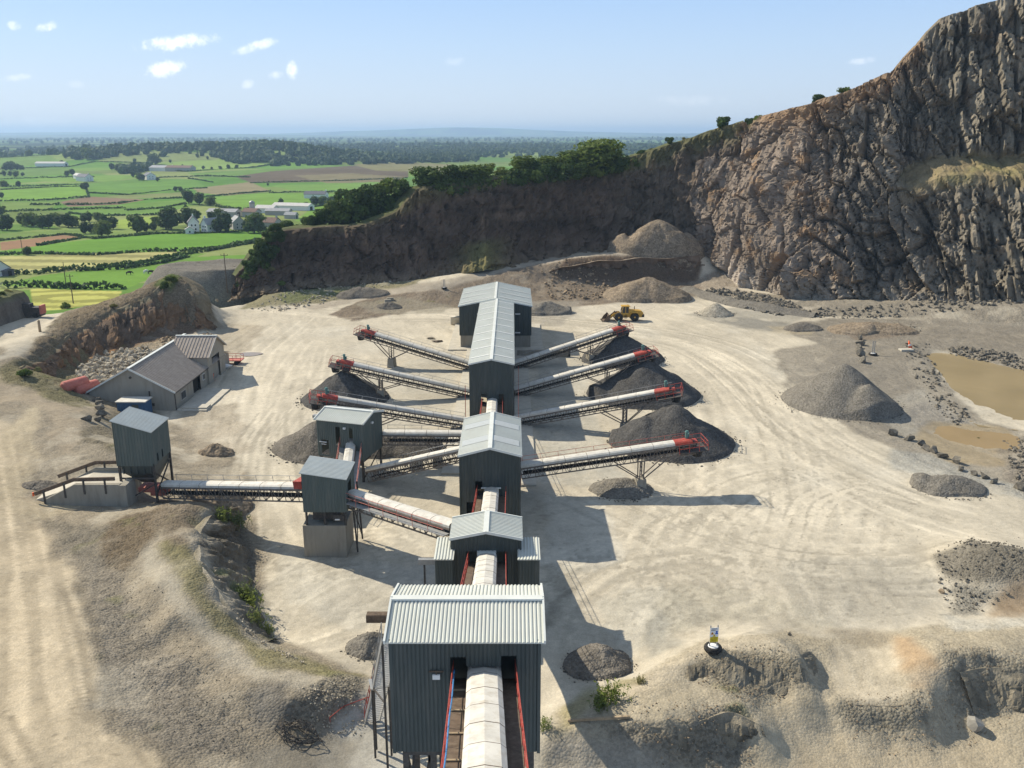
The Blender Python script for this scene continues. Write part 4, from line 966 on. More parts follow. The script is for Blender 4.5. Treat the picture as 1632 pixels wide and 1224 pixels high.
rb('loose_stones', [(980,1150),(1100,1128),(1180,1130),(1212,1170),(1195,1215),(1060,1200)], 420, .8, .04, .17, 'boulder_brown', 21)
rb('loose_stones', [(1100,1055),(1180,1045),(1240,1050),(1270,1090),(1200,1120),(1110,1090)], 420, 1.2, .04, .17, 'boulder_brown', 22)
rb('loose_stones', [(1345,1115),(1488,1118),(1500,1170),(1440,1178),(1352,1158)], 300, .1, .04, .15, 'boulder_brown', 23)
rb('loose_stones', [(1490,1050),(1632,1065),(1632,1115),(1560,1150),(1500,1115)], 300, .9, .04, .15, 'boulder_brown', 24)
rb('loose_stones', [(480,1120),(545,1082),(585,1100),(580,1145),(505,1160)], 380, 1.2, .05, .2, 'boulder_pale', 25)
rb('loose_stones', [(160,900),(240,940),(330,1050),(420,1130),(420,1200),(300,1200),(190,1060)], 900, 2.6, .04, .13, 'boulder', 26)
rb('loose_stones', [(1485,880),(1540,865),(1640,890),(1640,930),(1560,970),(1510,960)], 350, .6, .1, .4, 'boulder', 27)
rb('loose_stones', [(1260,700),(1340,760),(1500,820),(1632,850),(1632,900),(1400,900),(1200,800)], 160, 0, .05, .14, 'boulder', 28)
rb('loose_stones', [(340,935),(400,1005),(430,1020),(500,1060),(460,1050),(380,1005)], 200, 1.5, .08, .3, 'boulder_pale', 29)
# single boulders
def boulder(px, py, size, label, group, mat='boulder', z=0, name='boulder', squat=1.0):
    q = onground(px, py, z); v, f = ROCKS[int(abs(px * 7 + py)) % 8] if mat != 'boulder_grey' else rock_proto(77, 30); r = np.random.default_rng(int(px * 13 + py))
    vv = (v * size * np.array([1.15, .95, 1.05 * squat])) @ rot_rand(r).T
    o = from_np(name, vv, f, M[mat]); o.location = tuple(q + np.array([0, 0, size * .22 * squat])); WL[o.name] = np.zeros(3)
    return tag(o, label, 'boulder', group)
G1 = 'boulders lined up beside the marker posts'
for (x, y, s, l) in [(1371,541,1.5,'grey boulder at the far end of the short line beside the grey marker posts'), (1372,550,1.9,'dark boulder second from the far end of the line beside the marker posts'), (1369,556,1.6,'flat grey boulder in the middle of the line beside the marker posts'), (1371,567,2.1,'large dark boulder just before the near end of the line by the marker posts'), (1375,578,1.9,'squarish dark boulder at the near end of the line by the marker posts')]:
    boulder(x, y, s, l, G1)
G2 = 'boulders edging the haul route beside the puddle'
for (x, y, s, l) in [(1422,693,1.5,'lone grey boulder at the toe of the big grey stockpile'), (1449,702,1.5,'pale pointed boulder second along the haul route edge from the big grey stockpile'), (1468,710,1.3,'grey boulder with white dust round it on the haul route edge by the puddle'), (1476,717,1.3,'low dark boulder left of a pair beside the brown puddle'), (1488,721,1.5,'broad dark boulder of a pair beside the brown puddle'), (1502,730,1.4,'flat pale boulder nearest the shallow brown puddle'), (1524,738,1.6,'long white-topped slab boulder on the haul route edge'), (1532,750,1.1,'small dark boulder between the white-topped slab and the low grey heap'), (1552,757,1.0,'small grey boulder behind the low grey heap'), (1569,762,1.3,'wide grey boulder near the far end of the haul route edge'), (1583,770,1.2,'round black boulder at the end of the row on the haul route edge'), (1626,780,1.6,'pale boulder at the right border past the end of the row')]:
    boulder(x, y, s, l, G2, z=-.2)
G3 = 'dark rocks stepping down the bank behind the hopper'
for (x, y, s, l) in [(155,640,1.3,'topmost pale rock on the bank above the blue cabin'), (159,646,1.3,'dark rock just below the topmost on the bank by the blue cabin'), (160,653,1.5,'broad flat rock midway down the bank by the blue cabin'), (161,663,1.4,'grey rock below the flat one on the bank by the blue cabin'), (157,671,1.3,'lowest rock of the line on the bank by the blue cabin'), (140,670,1.4,'dark rock set apart on the left of the bank behind the hopper tower')]:
    boulder(x, y, s, l, G3, z=2)
boulder(1552, 1160, 1.35, 'pale grey angular boulder with a dark side standing in the right foreground', None, 'boulder_grey', -.6)
boulder(1258, 1012, .35, 'small dark stone standing alone on the bank right of the warning sign', None, z=1.3)
boulder(1500, 945, .6, 'brown stone at the edge of the dark gravel bank on the right', None, 'boulder_brown', z=.3)
boulder(345, 480, 1.1, 'grey boulder where the yard road bends behind the dark face', None, z=0)

# ================================================================== HEAPS
def pile(name, label, c, r, h, mat, group=None, seed=0, lobes=(), n=72, pw=1.0, rough=.11, round_=.35):
    t = np.linspace(0, 2 * np.pi, n, endpoint=False); m = 26; s = np.linspace(0, 1.15, m)
    T, S = np.meshgrid(t, s); rr_ = np.asarray(r)
    ra = (r if np.isscalar(r) else np.sqrt((r[0] * np.cos(T)) ** 2 + (r[1] * np.sin(T)) ** 2)) * (1 + .10 * fbm(np.cos(T) * 1.6, np.sin(T) * 1.6, seed=seed, oct=3))
    x = c[0] + ra * S * np.cos(T); y = c[1] + ra * S * np.sin(T)
    z = h * (np.sqrt((1 - np.clip(S, 0, 1) ** pw) ** 2 + round_ ** 2 * 0 + 1e-6) if round_ == 0 else (1 - np.sqrt(S ** 2 + round_ ** 2 * .25) + round_ * .25)) / (1 - round_ * .25 if round_ else 1)
    for (lx, ly, lr, lh) in lobes:
        dd = np.hypot(x - c[0] - lx, y - c[1] - ly) / lr; z = np.maximum(z, lh * (1 - dd))
    z = z + h * rough * fbm(x / (.3 * np.mean(r)), y / (.3 * np.mean(r)), seed=seed + 3, oct=4)
    gz_ = ground_z(x, y)
    zz = np.where(S > 1.0, np.minimum(gz_ - .15, gz_ + z), np.maximum(gz_ + z, gz_ - .25))
    V = np.stack([x, y, zz], -1).reshape(-1, 3) - np.array([c[0], c[1], 0])
    idx = np.arange(m * n).reshape(m, n); nx_ = np.roll(idx, -1, 1)
    fc = np.stack([idx[:-1], idx[1:], nx_[1:], nx_[:-1]], -1).reshape(-1, 4)
    o = from_np(name, V, fc, M[mat], smooth=True); o.location = (float(c[0]), float(c[1]), 0)
    return tag(o, label, 'stockpile' if name == 'stockpile' else 'heap', group)
GP = 'conical stockpiles under the conveyor heads'
pile('stockpile', 'dark grey conical stockpile under the farthest right-hand conveyor head', (19.4,151), 7.2, 4.6, 'heap_dark', GP, 401, [(-9,-4,3.2,1.3)], round_=.12)
pile('stockpile', 'dark conical stockpile with a sharp peak under the second farthest right-hand conveyor', (20.3,129.7), 8.4, 5.5, 'heap_dark', GP, 402, [(-8,-2.5,4.5,2.2)], round_=.12)
pile('stockpile', 'coarse dark stockpile with a double crest behind the nearest right-hand conveyor', (20.6,107.2), 7.9, 5.0, 'heap_dark', GP, 403, [(-3.8,-.5,6.2,4.1),(-9,-3,4.0,1.5)], round_=.2)
pile('stockpile', 'dark sharp-peaked stockpile under the middle left-hand conveyor head', (-25,126.7), 6.6, 4.5, 'heap_dark', GP, 404, [(8,2,3.5,1.1)], round_=.12)
pile('stockpile', 'dark grey stockpile half hidden behind the left screening tower', (-24.5,105.5), (5.6,5.6), 3.6, 'heap_mid', GP, 405, [], round_=.2)
pile('gravel_heap', 'grey ridged gravel heap between the left screening tower and the central tower', (-14.5,105), (6,3.2), 2.3, 'heap_mid', 'gravel heaps round the plant', 406, [(4,0,3,1.7)], round_=.5)
pile('gravel_heap', 'low grey gravel heap at the footing of the nearest right-hand conveyor', (12.2,91.6), (3.6,2.8), 1.3, 'heap_grey', 'gravel heaps round the plant', 407, round_=.6)
pile('stockpile', 'big grey stockpile with a dug front beside the pond', (48.5,125), (8.6,8.2), 5.9, 'heap_grey', None, 408, [(2.0,-4.5,6.0,4.2),(3.6,-8.5,5,2.4),(4.4,-12,4,1.0)], round_=.16, rough=.035)
pile('gravel_heap', 'low grey gravel heap on the haul route edge near the puddle', (49,92.4), (4.2,2.6), 1.4, 'heap_grey', 'gravel heaps round the plant', 409, [(-2.6,1.2,3,1.3)], round_=.6)
pile('stockpile', 'small tidy cone of pale gravel alone on the floor right of the loader', (44.8,192), 3.9, 2.5, 'heap_pale', None, 410, round_=.15, rough=.04)
pile('spoil_heap', 'large brown spoil heap on the terrace below the corner of the cliffs', (38.5,237), (13,8), 8.2, 'heap_brown', 'brown spoil heaps', 411, [(-9,-1,7,5),(8,1,8,5.2)], round_=.35, rough=.1)
pile('spoil_heap', 'brown spoil heap at the foot of the terrace behind the yellow loader', (32.5,211), (11,6), 4.6, 'heap_brown', 'brown spoil heaps', 412, [(-6,-2,5,2.4),(6,-2,6,3.0)], round_=.4, rough=.1)
pile('gravel_heap', 'small grey-brown heap on the near edge of the ramp road', (-28,199), (3.0,2.2), 1.3, 'heap_mid', 'gravel heaps round the plant', 413, round_=.4)
pile('gravel_heap', 'long low grey heap below the dark face left of the ramp road', (-36,211), (6.5,3), 2.0, 'heap_mid', 'gravel heaps round the plant', 414, round_=.6)
pile('gravel_heap', 'rough grey heap right of the far T-shaped building', (7.5,194), (6,3.6), 2.4, 'heap_grey', 'gravel heaps round the plant', 415, [(5,0,3.5,1.4)], round_=.6, rough=.15)
pile('gravel_heap', 'low brown mound on the floor before the right cliff', (72,173.5), (9,3), 1.7, 'heap_brown', 'brown spoil heaps', 416, [(5,0,4,1.4)], round_=.7, rough=.12)
pile('gravel_heap', 'low gravel mound against the long grey bank under the right cliff', (59,176), (4,2.6), 1.5, 'heap_mid', 'gravel heaps round the plant', 417, round_=.6)
pile('spoil_heap', 'dark brown heap behind the hopper conveyor', (-30.8,86.5), (3.4,2.4), 1.9, 'heap_brown', 'brown spoil heaps', 418, round_=.5, rough=.14)
pile('gravel_heap', 'grey-brown mound in the shadow right of the nearest tower', (6.4,57.6), (2.6,2.4), 1.7, 'heap_mid', 'gravel heaps round the plant', 419, round_=.6, rough=.14)
pile('gravel_heap', 'small grey heap under the spill chute left of the nearest tower', (-10.8,60.2), (2.0,1.7), 1.25, 'heap_grey', 'gravel heaps round the plant', 420, round_=.4)
pile('gravel_heap', 'small grey heap on the platform left of the hopper ramp', (-48,84), (1.8,1.2), .5, 'heap_mid', 'gravel heaps round the plant', 421, round_=.6)
pile('gravel_heap', 'little rubble heap right of the hopper tower', (-36.5,103), (2.2,1.5), 1.2, 'heap_brown', 'brown spoil heaps', 422, round_=.6, rough=.2)
for i_, (cx_, cy_, rr_) in enumerate([(19.4,151,7.2),(20.3,129.7,8.4),(20.6,107.2,7.9),(-25,126.7,6.6),(-24.5,105.5,5.6),(48.5,125,8.4),(12.2,91.6,3.2),(44.8,192,3.9),(49,92.4,3.6),(6.4,57.6,2.5),(-10.8,60.2,1.9)]):
    P_ = []; S_ = []
    for k in range(int(60 * rr_)):
        a = r5.uniform(0, 6.28); q = rr_ * (.92 + abs(r5.normal()) * .11); x, y = cx_ + q * math.cos(a), cy_ + q * math.sin(a); P_.append((x, y, float(ground_z(x, y)))); S_.append(.08 + .26 * r5.random() ** 3)
    rubble('spilled_stone', P_, S_, 'boulder', 40 + i_)
# flat-topped gravel mound at the far left
tp = np.array([(-100,236),(-84,246),(-66,252),(-52,244),(-58,230),(-72,221),(-86,222)], float)
def ring(k, z, jit=0):
    c = tp.mean(0); P = []
    m = len(tp)
    for i in range(m):
        for q in range(12):
            a = tp[i] * (1 - q / 12) + tp[(i + 1) % m] * (q / 12); P.append([*(c + (a - c) * k), z])
    P = np.array(P)
    for _ in range(10): P = (np.roll(P, 1, 0) + 2 * P + np.roll(P, -1, 0)) / 4
    P[:, 2] += jit * fbm(P[:, 0] / 5, P[:, 1] / 5, seed=430); return P
rings = [ring(1.3, -9), ring(1.12, -3.5), ring(.98, 1.2, .3), ring(.85, 4.6, .5), ring(.82, 4.9, .5), ring(.76, 4.5, .4), ring(.4, 4.3, .2), ring(.02, 4.2)]
V = np.concatenate(rings); n_ = len(rings[0]); idx = np.arange(len(V)).reshape(-1, n_); nx_ = np.roll(idx, -1, 1)
o = from_np('gravel_mound', V, np.stack([idx[:-1], nx_[:-1], nx_[1:], idx[1:]], -1).reshape(-1, 4), M['heap_grey'], smooth=True)
tag(o, 'huge flat-topped grey gravel mound behind the left quarry lip by the green fields', 'stockpile')

# ================================================================== TREES AND BUSHES
def leafcloud(rg, lobes, n, size):
    """lobes: list of (centre, radii). leaf quads fill the outer part of each lobe."""
    V = []
    tot = sum(np.prod(l[1]) ** (2 / 3) for l in lobes)
    for c, rad_ in lobes:
        k = max(6, int(n * np.prod(rad_) ** (2 / 3) / tot))
        d = rg.normal(size=(k, 3)); d /= np.linalg.norm(d, axis=1)[:, None]
        p = np.array(c) + d * np.array(rad_) * (rg.uniform(.55, 1.05, (k, 1)))
        nrm = d + rg.normal(size=(k, 3)) * .7; nrm /= np.linalg.norm(nrm, axis=1)[:, None]
        a = np.cross(nrm, rg.normal(size=(k, 3))); a /= np.linalg.norm(a, axis=1)[:, None]; b = np.cross(nrm, a)
        s = size * rg.uniform(.6, 1.4, (k, 1))
        V.append(np.stack([p - a * s - b * s * .6, p + a * s - b * s * .5, p + a * s * .8 + b * s * .6, p - a * s * .7 + b * s * .7], 1).reshape(-1, 3))
    V = np.concatenate(V); return V, np.arange(len(V)).reshape(-1, 4)
def tree_proto(seed, w, h, trunk_h, n, size, mat, nl=11):
    rg = np.random.default_rng(seed); root = thing('tree', 'x', 'tree')
    lobes = []
    for k in range(nl):
        a = rg.uniform(0, 6.28); rr_ = rg.uniform(.05, .36) * w; zz = trunk_h + (h - trunk_h) * rg.uniform(.18, .82)
        sc = 1 - .5 * abs((zz - trunk_h) / (h - trunk_h) - .45)
        q = rg.uniform(.17, .29) * w * sc
        lobes.append(((rr_ * math.cos(a) * sc, rr_ * math.sin(a) * sc, zz), (q, q, q * rg.uniform(.7, 1.0))))
    lobes.append(((0, 0, trunk_h + (h - trunk_h) * .5), (w * .33, w * .33, (h - trunk_h) * .45)))
    v, f = leafcloud(rg, lobes, n, size)
    cr = from_np('crown', v, f, M[mat], root)
    mb = MB(); mb.tube((0, 0, -.6), (0, 0, trunk_h + (h - trunk_h) * .3), w * .035 + .06, w * .02 + .03, 7)
    for l in lobes[:6]: mb.tube((0, 0, trunk_h * .9), l[0], w * .016 + .03, .03, 5)
    mb.build('trunk', M['bark'], root)
    return root
def bush_proto(seed, w, h, n, size, mat, nl=7):
    rg = np.random.default_rng(seed); root = thing('shrub', 'x', 'shrub'); lobes = []
    for k in range(nl):
        a = rg.uniform(0, 6.28); rr_ = rg.uniform(0, .36) * w; q = rg.uniform(.18, .30) * w
        lobes.append(((rr_ * math.cos(a), rr_ * math.sin(a), h * rg.uniform(.25, .7)), (q, q, q * .75 * h / w * 1.3)))
    v, f = leafcloud(rg, lobes, n, size); from_np('foliage', v, f, M[mat], root)
    mb = MB()
    for l in lobes[:4]: mb.tube((0, 0, -.3), l[0], .06, .03, 5)
    mb.build('stem', M['bark'], root); return root
TREES = [tree_proto(501, 10, 9, 1.2, 3000, .26, 'leaf_mid', 14), tree_proto(502, 8, 8, 1.2, 2400, .25, 'leaf_dark', 12), tree_proto(503, 9, 10, 1.8, 2600, .26, 'leaf_mid', 13), tree_proto(504, 6, 8, 1.2, 1800, .22, 'leaf_light', 10)]
BUSH = [bush_proto(511, 4, 3, 1300, .17, 'leaf_dark'), bush_proto(512, 4, 2.6, 1200, .17, 'leaf_mid'), bush_proto(513, 3, 2.2, 900, .15, 'leaf_light'), bush_proto(514, 3.4, 2.0, 900, .13, 'leaf_dry')]
FARP = [tree_proto(521, 10, 10, 1.0, 800, .62, 'leaf_dark', 9), tree_proto(522, 12, 11, 1.0, 900, .66, 'leaf_mid', 10), tree_proto(523, 9, 11, 1.2, 760, .6, 'leaf_dark', 8)]
def weed_proto(seed, mat):
    rg = np.random.default_rng(seed); root = thing('weed', 'x', 'weed'); V = []; mb = MB()
    for k in range(46):
        b = np.array([rg.normal() * .32, rg.normal() * .32, -.1]); t = b + np.array([rg.normal() * .22, rg.normal() * .22, rg.uniform(.45, 1.15)])
        mb.tube(b, t, .012, .006, 4, False)
        for q in range(9):
            c = b + (t - b) * rg.uniform(.25, 1.05); d = rg.normal(size=3) + [0, 0, .4]; d /= np.linalg.norm(d); e = np.cross(d, rg.normal(size=3)); e /= np.linalg.norm(e); s_ = rg.uniform(.05, .1)
            V += [c, c + d * s_ + e * s_ * .5, c + d * s_ * 2.2, c + d * s_ - e * s_ * .5]
    V = np.array(V); from_np('foliage', V, np.arange(len(V)).reshape(-1, 4), M[mat], root); mb.build('stem', M[mat], root); return root
WEED = [weed_proto(551, 'leaf_weed'), weed_proto(552, 'leaf_light'), weed_proto(553, 'leaf_dry')]
used = set()
def plant(protos, k, loc, s, label, group, cat='tree', name=None, sz=None):
    p = protos[k % len(protos)]
    o = p if p.name not in used else copy_tree(p)
    if p.name not in used: used.add(p.name)
    o.location = tuple(map(float, loc)); o.rotation_euler = (0, 0, random.uniform(0, 6.28)); o.scale = (s, s, s if sz is None else sz)
    o['label'] = label; o['category'] = cat
    if group: o['group'] = group
    elif 'group' in o: del o['group']
    return o
# on the rim of the far face: photo x, photo y of the foot, distance, height, kind, label
r6 = random.Random(6)
RIM = [
 (945,276,258,10.0,0,'big round bright tree on the quarry rim, the tallest there'),
 (905,272,256,6.2,2,'mid green tree leaning against the left side of the tallest rim tree'),
 (872,276,254,5.6,0,'low spreading tree on the rim two crowns left of the tallest'),
 (835,284,252,6.8,2,'broad sunlit tree on the rim midway along the dark face'),
 (858,282,253,5.4,1,'dark tree squeezed between two sunlit rim trees'),
 (802,288,250,4.6,3,'small light green tree on the rim, left of the broad sunlit one'),
 (762,294,248,6.2,0,'wide light crowned tree on the rim above the left half of the dark face'),
 (732,296,247,6.2,1,'dark crowned tree touching the wide one on the left half of the rim'),
 (778,274,256,3.4,3,'thin small tree poking above the rim in the gap of the crowns'),
 (684,304,244,7.0,1,'dark round tree standing alone at the left end of the high rim'),
 (704,306,245,3.6,0,'small tree right of the lone dark round one on the rim'),
 (972,278,260,6.4,1,'dark tree on the right flank of the tallest rim tree'),
 (995,272,262,4.6,0,'rim tree farthest right before the cliff turns rocky'),
 (920,282,255,5.0,1,'low dark crown under the left edge of the tallest rim tree'),
]
for (x, y, Yd, h, k, l) in RIM:
    q = aty(x, y, Yd); plant(TREES, k, q - np.array([0, 0, 1.2]), 1.75 * h / (9, 8, 10, 8)[k], l, 'trees along the quarry rim', sz=1.12 * h / (9, 8, 10, 8)[k])
for i in range(34):
    x = 690 + i * 10.3 + r6.uniform(-3, 3) if False else 690 + i * 9.6; yt = np.interp(x, [690, 760, 840, 950, 1020], [308, 298, 288, 274, 258]) + 6; Yd = np.interp(x, [690, 760, 840, 950, 1020], [242, 245, 248, 254, 261])
    plant(BUSH, [0, 1, 0, 2][i % 4], aty(x, yt, Yd) - np.array([0, 0, .5]), random.uniform(1.2, 2.2), 'bushy growth filling in between the trees of the quarry rim', 'bushes between the rim trees', 'shrub')
# thicket tumbling down the slope on the left
TH_ = [(x, y) for x, y in [(455,372),(475,368),(492,364),(510,362),(526,360),(540,355),(552,358),(565,350),(578,352),(590,344),(600,348),(612,336),(622,342),(634,326),(640,334),(650,318),(655,328),(545,340),(560,335),(580,328),(600,322),(620,312),(640,308),(660,312),(668,322),(672,335),(520,350),(500,356)]]
for i, (x, y) in enumerate(TH_):
    Yd = 232 + (x - 450) / 16 + r6.uniform(-1.5, 3); h = r6.uniform(2.6, 5.2) * (1.2 if 530 < x < 660 else .8)
    q = aty(x, y, Yd); plant(BUSH, [0, 1, 0, 0][i % 4], q - np.array([0, 0, .5]), h / 2.6, 'dark green bush in the thicket spilling down the left quarry lip', 'thicket on the left quarry lip', 'shrub')
for (x, y, Yd, h, k, l) in [(436,372,221.5,2.6,0,'dark bush on the very top corner of the left lip'), (428,384,221,2.6,0,'dark bush just under the top corner of the left lip'), (419,397,220,2.8,0,'dark bush on the upper edge of the left lip nose'), (408,413,219,2.6,0,'dark bush midway down the edge of the left lip nose'), (396,430,218,2.6,0,'dark bush low on the edge of the left lip nose'), (398,445,217,3.2,0,'dark gorse bush low on the nose of the left lip'), (412,428,218,3.4,0,'dark bush in the middle of the nose of the left lip'), (425,412,219.5,3.4,0,'dark bush high on the nose of the left lip'), (440,385,221,2.6,0,'dark bush at the corner where the nose of the lip meets its top'), (385,458,216.5,2.2,1,'small green bush at the tip of the left lip beside the yard road'), (430,432,218,2.0,3,'yellowish bush on the lit flank of the left lip'), (448,455,215,1.6,1,'small green bush on the rough ground under the left lip'), (760,425,230,1.8,3,'dry grassy bush on the knoll below the dark face'), (742,420,229,1.5,3,'dry tuft on the left of the knoll below the dark face'), (790,420,231,1.5,1,'green bush on the right of the knoll below the dark face')]:
    plant(BUSH, k, aty(x, y, Yd) - np.array([0, 0, .3]), h / 2.4, l, None, 'shrub')
for (x, y, Yd, h, k, l, kind) in [(1152,203,257,3.0,0,'small round tree alone on the skyline above the cliff corner','b'), (1210,196,250,2.6,1,'pair-forming bush on the skyline right of the lone tree','b'), (1196,198,250,1.8,0,'lower left bush beside another on the skyline right of the lone tree','b'), (1308,165,236,2.4,0,'dark bush on the skyline over the brown slope','b'), (1330,160,235,2.0,3,'dry pale bush on the skyline over the brown slope','b'), (1348,150,234,2.2,1,'bright bush highest along the brown skyline slope','b'), (1068,228,262,1.8,0,'dark bush at the foot of the grassy skyline slope','b'), (1090,222,262,1.3,3,'dry tuft on the grassy skyline slope','b'), (1125,213,260,1.3,3,'dry tuft just left of the lone skyline tree','b'), (1040,242,262,1.8,3,'dry bush on the rim between the trees and the grassy slope','b'), (1020,252,262,2.4,0,'dark bush on the rim right beside the last rim tree','b'), (1335,172,233,1.8,1,'green bush just under the skyline on the brown slope','b')]:
    q = aty(x, y, Yd) - np.array([0, 0, .3])
    plant(TREES if kind == 't' else BUSH, k, q, h / (8 if kind == 't' else 2.4), l, None, 'tree' if kind == 't' else 'shrub')
# greenery near the plant
for (x, y, z, h, k, l) in [(396,975,.5,1.7,2,'bright leafy shrub in the shade at the foot of the curved bank'), (388,958,1,1.3,1,'upper green shrub on the shaded face of the curved bank'), (404,995,.3,1.2,1,'lowest green shrub at the foot of the curved bank'), (375,840,1.5,1.5,1,'green scrub at the top of the shaded bank under the hopper conveyor'), (355,830,2,1.2,2,'light green scrub on the bank crest under the hopper conveyor'), (972,1118,.9,1.3,2,'tall light green weed clump on the bank right of the nearest tower'), (958,1128,.9,.9,2,'lower weed clump beside the tall one right of the nearest tower'), (868,1160,.8,.7,1,'green weed clump against the right wall of the nearest tower'), (1020,1088,.9,.5,3,'small weed tuft on the bank crest above the shadow'), (275,450,9,1.6,1,'green bush on top of the brown spur above the workshop'), (262,462,9,1.4,0,'dark bush left on top of the brown spur above the workshop'), (180,492,7.6,1.2,3,'dry bush on the low end of the brown spur'), (40,600,6.2,1.3,1,'green bush on the bank left of the red tanks'), (62,592,6,1.0,3,'dry bush left of the red tanks'), (425,1010,.2,.9,1,'weed clump where the bank meets the pale yard'), (1560,700,-.5,.5,3,'yellow tuft beside the brown puddle'), (105,478,-3,2.0,2,'light round bush at the edge of the ringed yellow field')]:
    q = onground(x, y, z) if x != 105 else onland(105, 492)
    if q[1] < 110: plant(WEED, {1: 0, 2: 1, 3: 2, 0: 0}[k], q - np.array([0, 0, .03]), h * 1.1, l, None, 'weed')
    else: plant(BUSH, k, q - np.array([0, 0, .1]), h / 2.4, l, None, 'shrub')

# countryside trees (zoomed survey coordinates: x, foot, top)
def zc(x, y): return x / 3.022, 180 + y / 3.022
CT = [
 (825,562,462,'broad dark tree left of the white farmhouse, the biggest by it'), (800,560,490,'dark tree crowding the left of the biggest tree by the farmhouse'), (905,548,465,'dark tree directly behind the white farmhouse'), (935,540,470,'dark tree at the right shoulder of the farmhouse roof'), (660,578,508,'lone green tree at the field edge, left of the farmhouse group'), (705,572,532,'bush-like dark tree between the lone tree and the farmhouse group'), (740,566,528,'low dark tree beside the farmhouse group'), (755,540,505,'rounded tree behind the low dark trees left of the farmhouse'),
 (1085,574,490,'bright green tree right of the white farmhouse'), (1050,575,515,'green tree between the farmhouse and the bright one'), (1225,578,500,'dark round tree right of the stone house'), (1195,578,520,'dark tree touching the stone house on its right'), (1255,575,525,'smaller dark tree at the right end of the farmhouse group'), (1060,500,465,'dark tree behind the farmhouse group, middle'), (1020,525,480,'dark tree behind the farmhouse roof ridge'),
]
for l, arr in (('green tree in the long row across the left fields', [(110,542,485),(160,548,490),(205,556,498),(235,556,495),(275,532,488),(285,548,500),(330,552,487),(350,550,505),(35,566,495),(12,565,520),(10,492,455)]),
               ('tree in the loose clump left of the farmhouse field', [(410,582,530),(440,580,535),(490,592,530),(430,525,482),(405,527,490),(470,520,485),(500,545,495),(545,560,505),(530,540,508)]),
               ('tree in the group of three crowns above the farmhouse', [(910,438,380),(960,442,388),(1012,446,408),(890,410,375)]),
               ('small tree dotted in the middle fields', [(845,378,355),(870,378,358),(415,370,337),(400,368,342),(670,325,295),(690,325,300),(350,300,272),(325,305,282),(1355,445,415),(90,356,330),(25,357,330),(10,410,385),(315,220,195),(135,208,186),(650,242,222),(1290,350,338),(750,250,205),(1510,440,405),(1440,448,432),(1475,450,432),(760,330,312)]),
               ('tree behind the grey farm sheds', [(1520,445,405),(1550,445,408),(1585,455,415),(1610,450,412),(1630,440,400),(1600,440,405)]),
               ('dark tree in the far copse at the left border', [(30,280,245),(60,275,240),(85,275,248),(50,278,245),(100,275,255),(20,305,280),(50,305,283),(80,308,285),(110,305,288)]),
               ('tree in the far hedges below the wooded hill', [(300,250,230),(420,225,180),(460,215,185),(540,275,245),(580,280,250),(620,285,255),(660,285,258),(700,280,255),(640,310,285),(820,240,225),(950,215,200),(1000,225,210),(1100,270,250),(1140,268,252),(980,272,256),(1020,272,260),(1060,272,258),(880,265,250)])):
    CT += [(x, a, b, l) for x, a, b in arr]
CT.append((135, 686, 645, 'small tree alone in the hedge of the pale mown field'))
for k, (x, a, b, l) in enumerate(CT):
    px, py = zc(x, a); q = onland(px, py); hpx = (a - b) / 3.022
    d = q[1] * CP - (q[2] - CH) * SP; h = hpx * d / F
    s = 1.22 * h / 10.5; plant(FARP, k, q - np.array([0, 0, .3]), s * 1.15, l, None if k < 15 or k == len(CT) - 1 else 'trees of the fields', 'tree', sz=s)

# hedgerows: bumpy strips of leaf clumps
def hedge(pts, label, h=1.8, w=2.2, z=None, group='hedgerows between the fields'):
    P = np.array([onland(x, y) for x, y in pts]); rg = np.random.default_rng(int(pts[0][0] * 10 + pts[0][1])); V = []
    for a, b in zip(P[:-1], P[1:]):
        L = np.linalg.norm(b - a); sp_ = max(.7, L / 160)
        for t in np.arange(0, L, sp_):
            p = a + (b - a) * t / L; hh = .62 * h * (1 + .5 * vnoise(p[0] / 6, p[1] / 6, seed=3)) * (rg.random() > .06)
            if hh <= 0: continue
            for q in range(4):
                d = rg.normal(size=3); d /= np.linalg.norm(d); c = p + np.array([rg.uniform(-w, w) / 3.4, rg.uniform(-w, w) / 3.4, hh * rg.uniform(.1, 1)])
                e = np.cross(d, rg.normal(size=3)); e /= np.linalg.norm(e); g_ = np.cross(d, e); s = rg.uniform(.3, .7) * max(1, sp_ * .8)
                V += [c - e * s - g_ * s, c + e * s - g_ * s * .8, c + e * s * .8 + g_ * s, c - e * s * .8 + g_ * s * .9]
    V = np.array(V)
    return tag(from_np('hedgerow', V, np.arange(len(V)).reshape(-1, 4), M['leaf_far']), label, 'hedge', group)
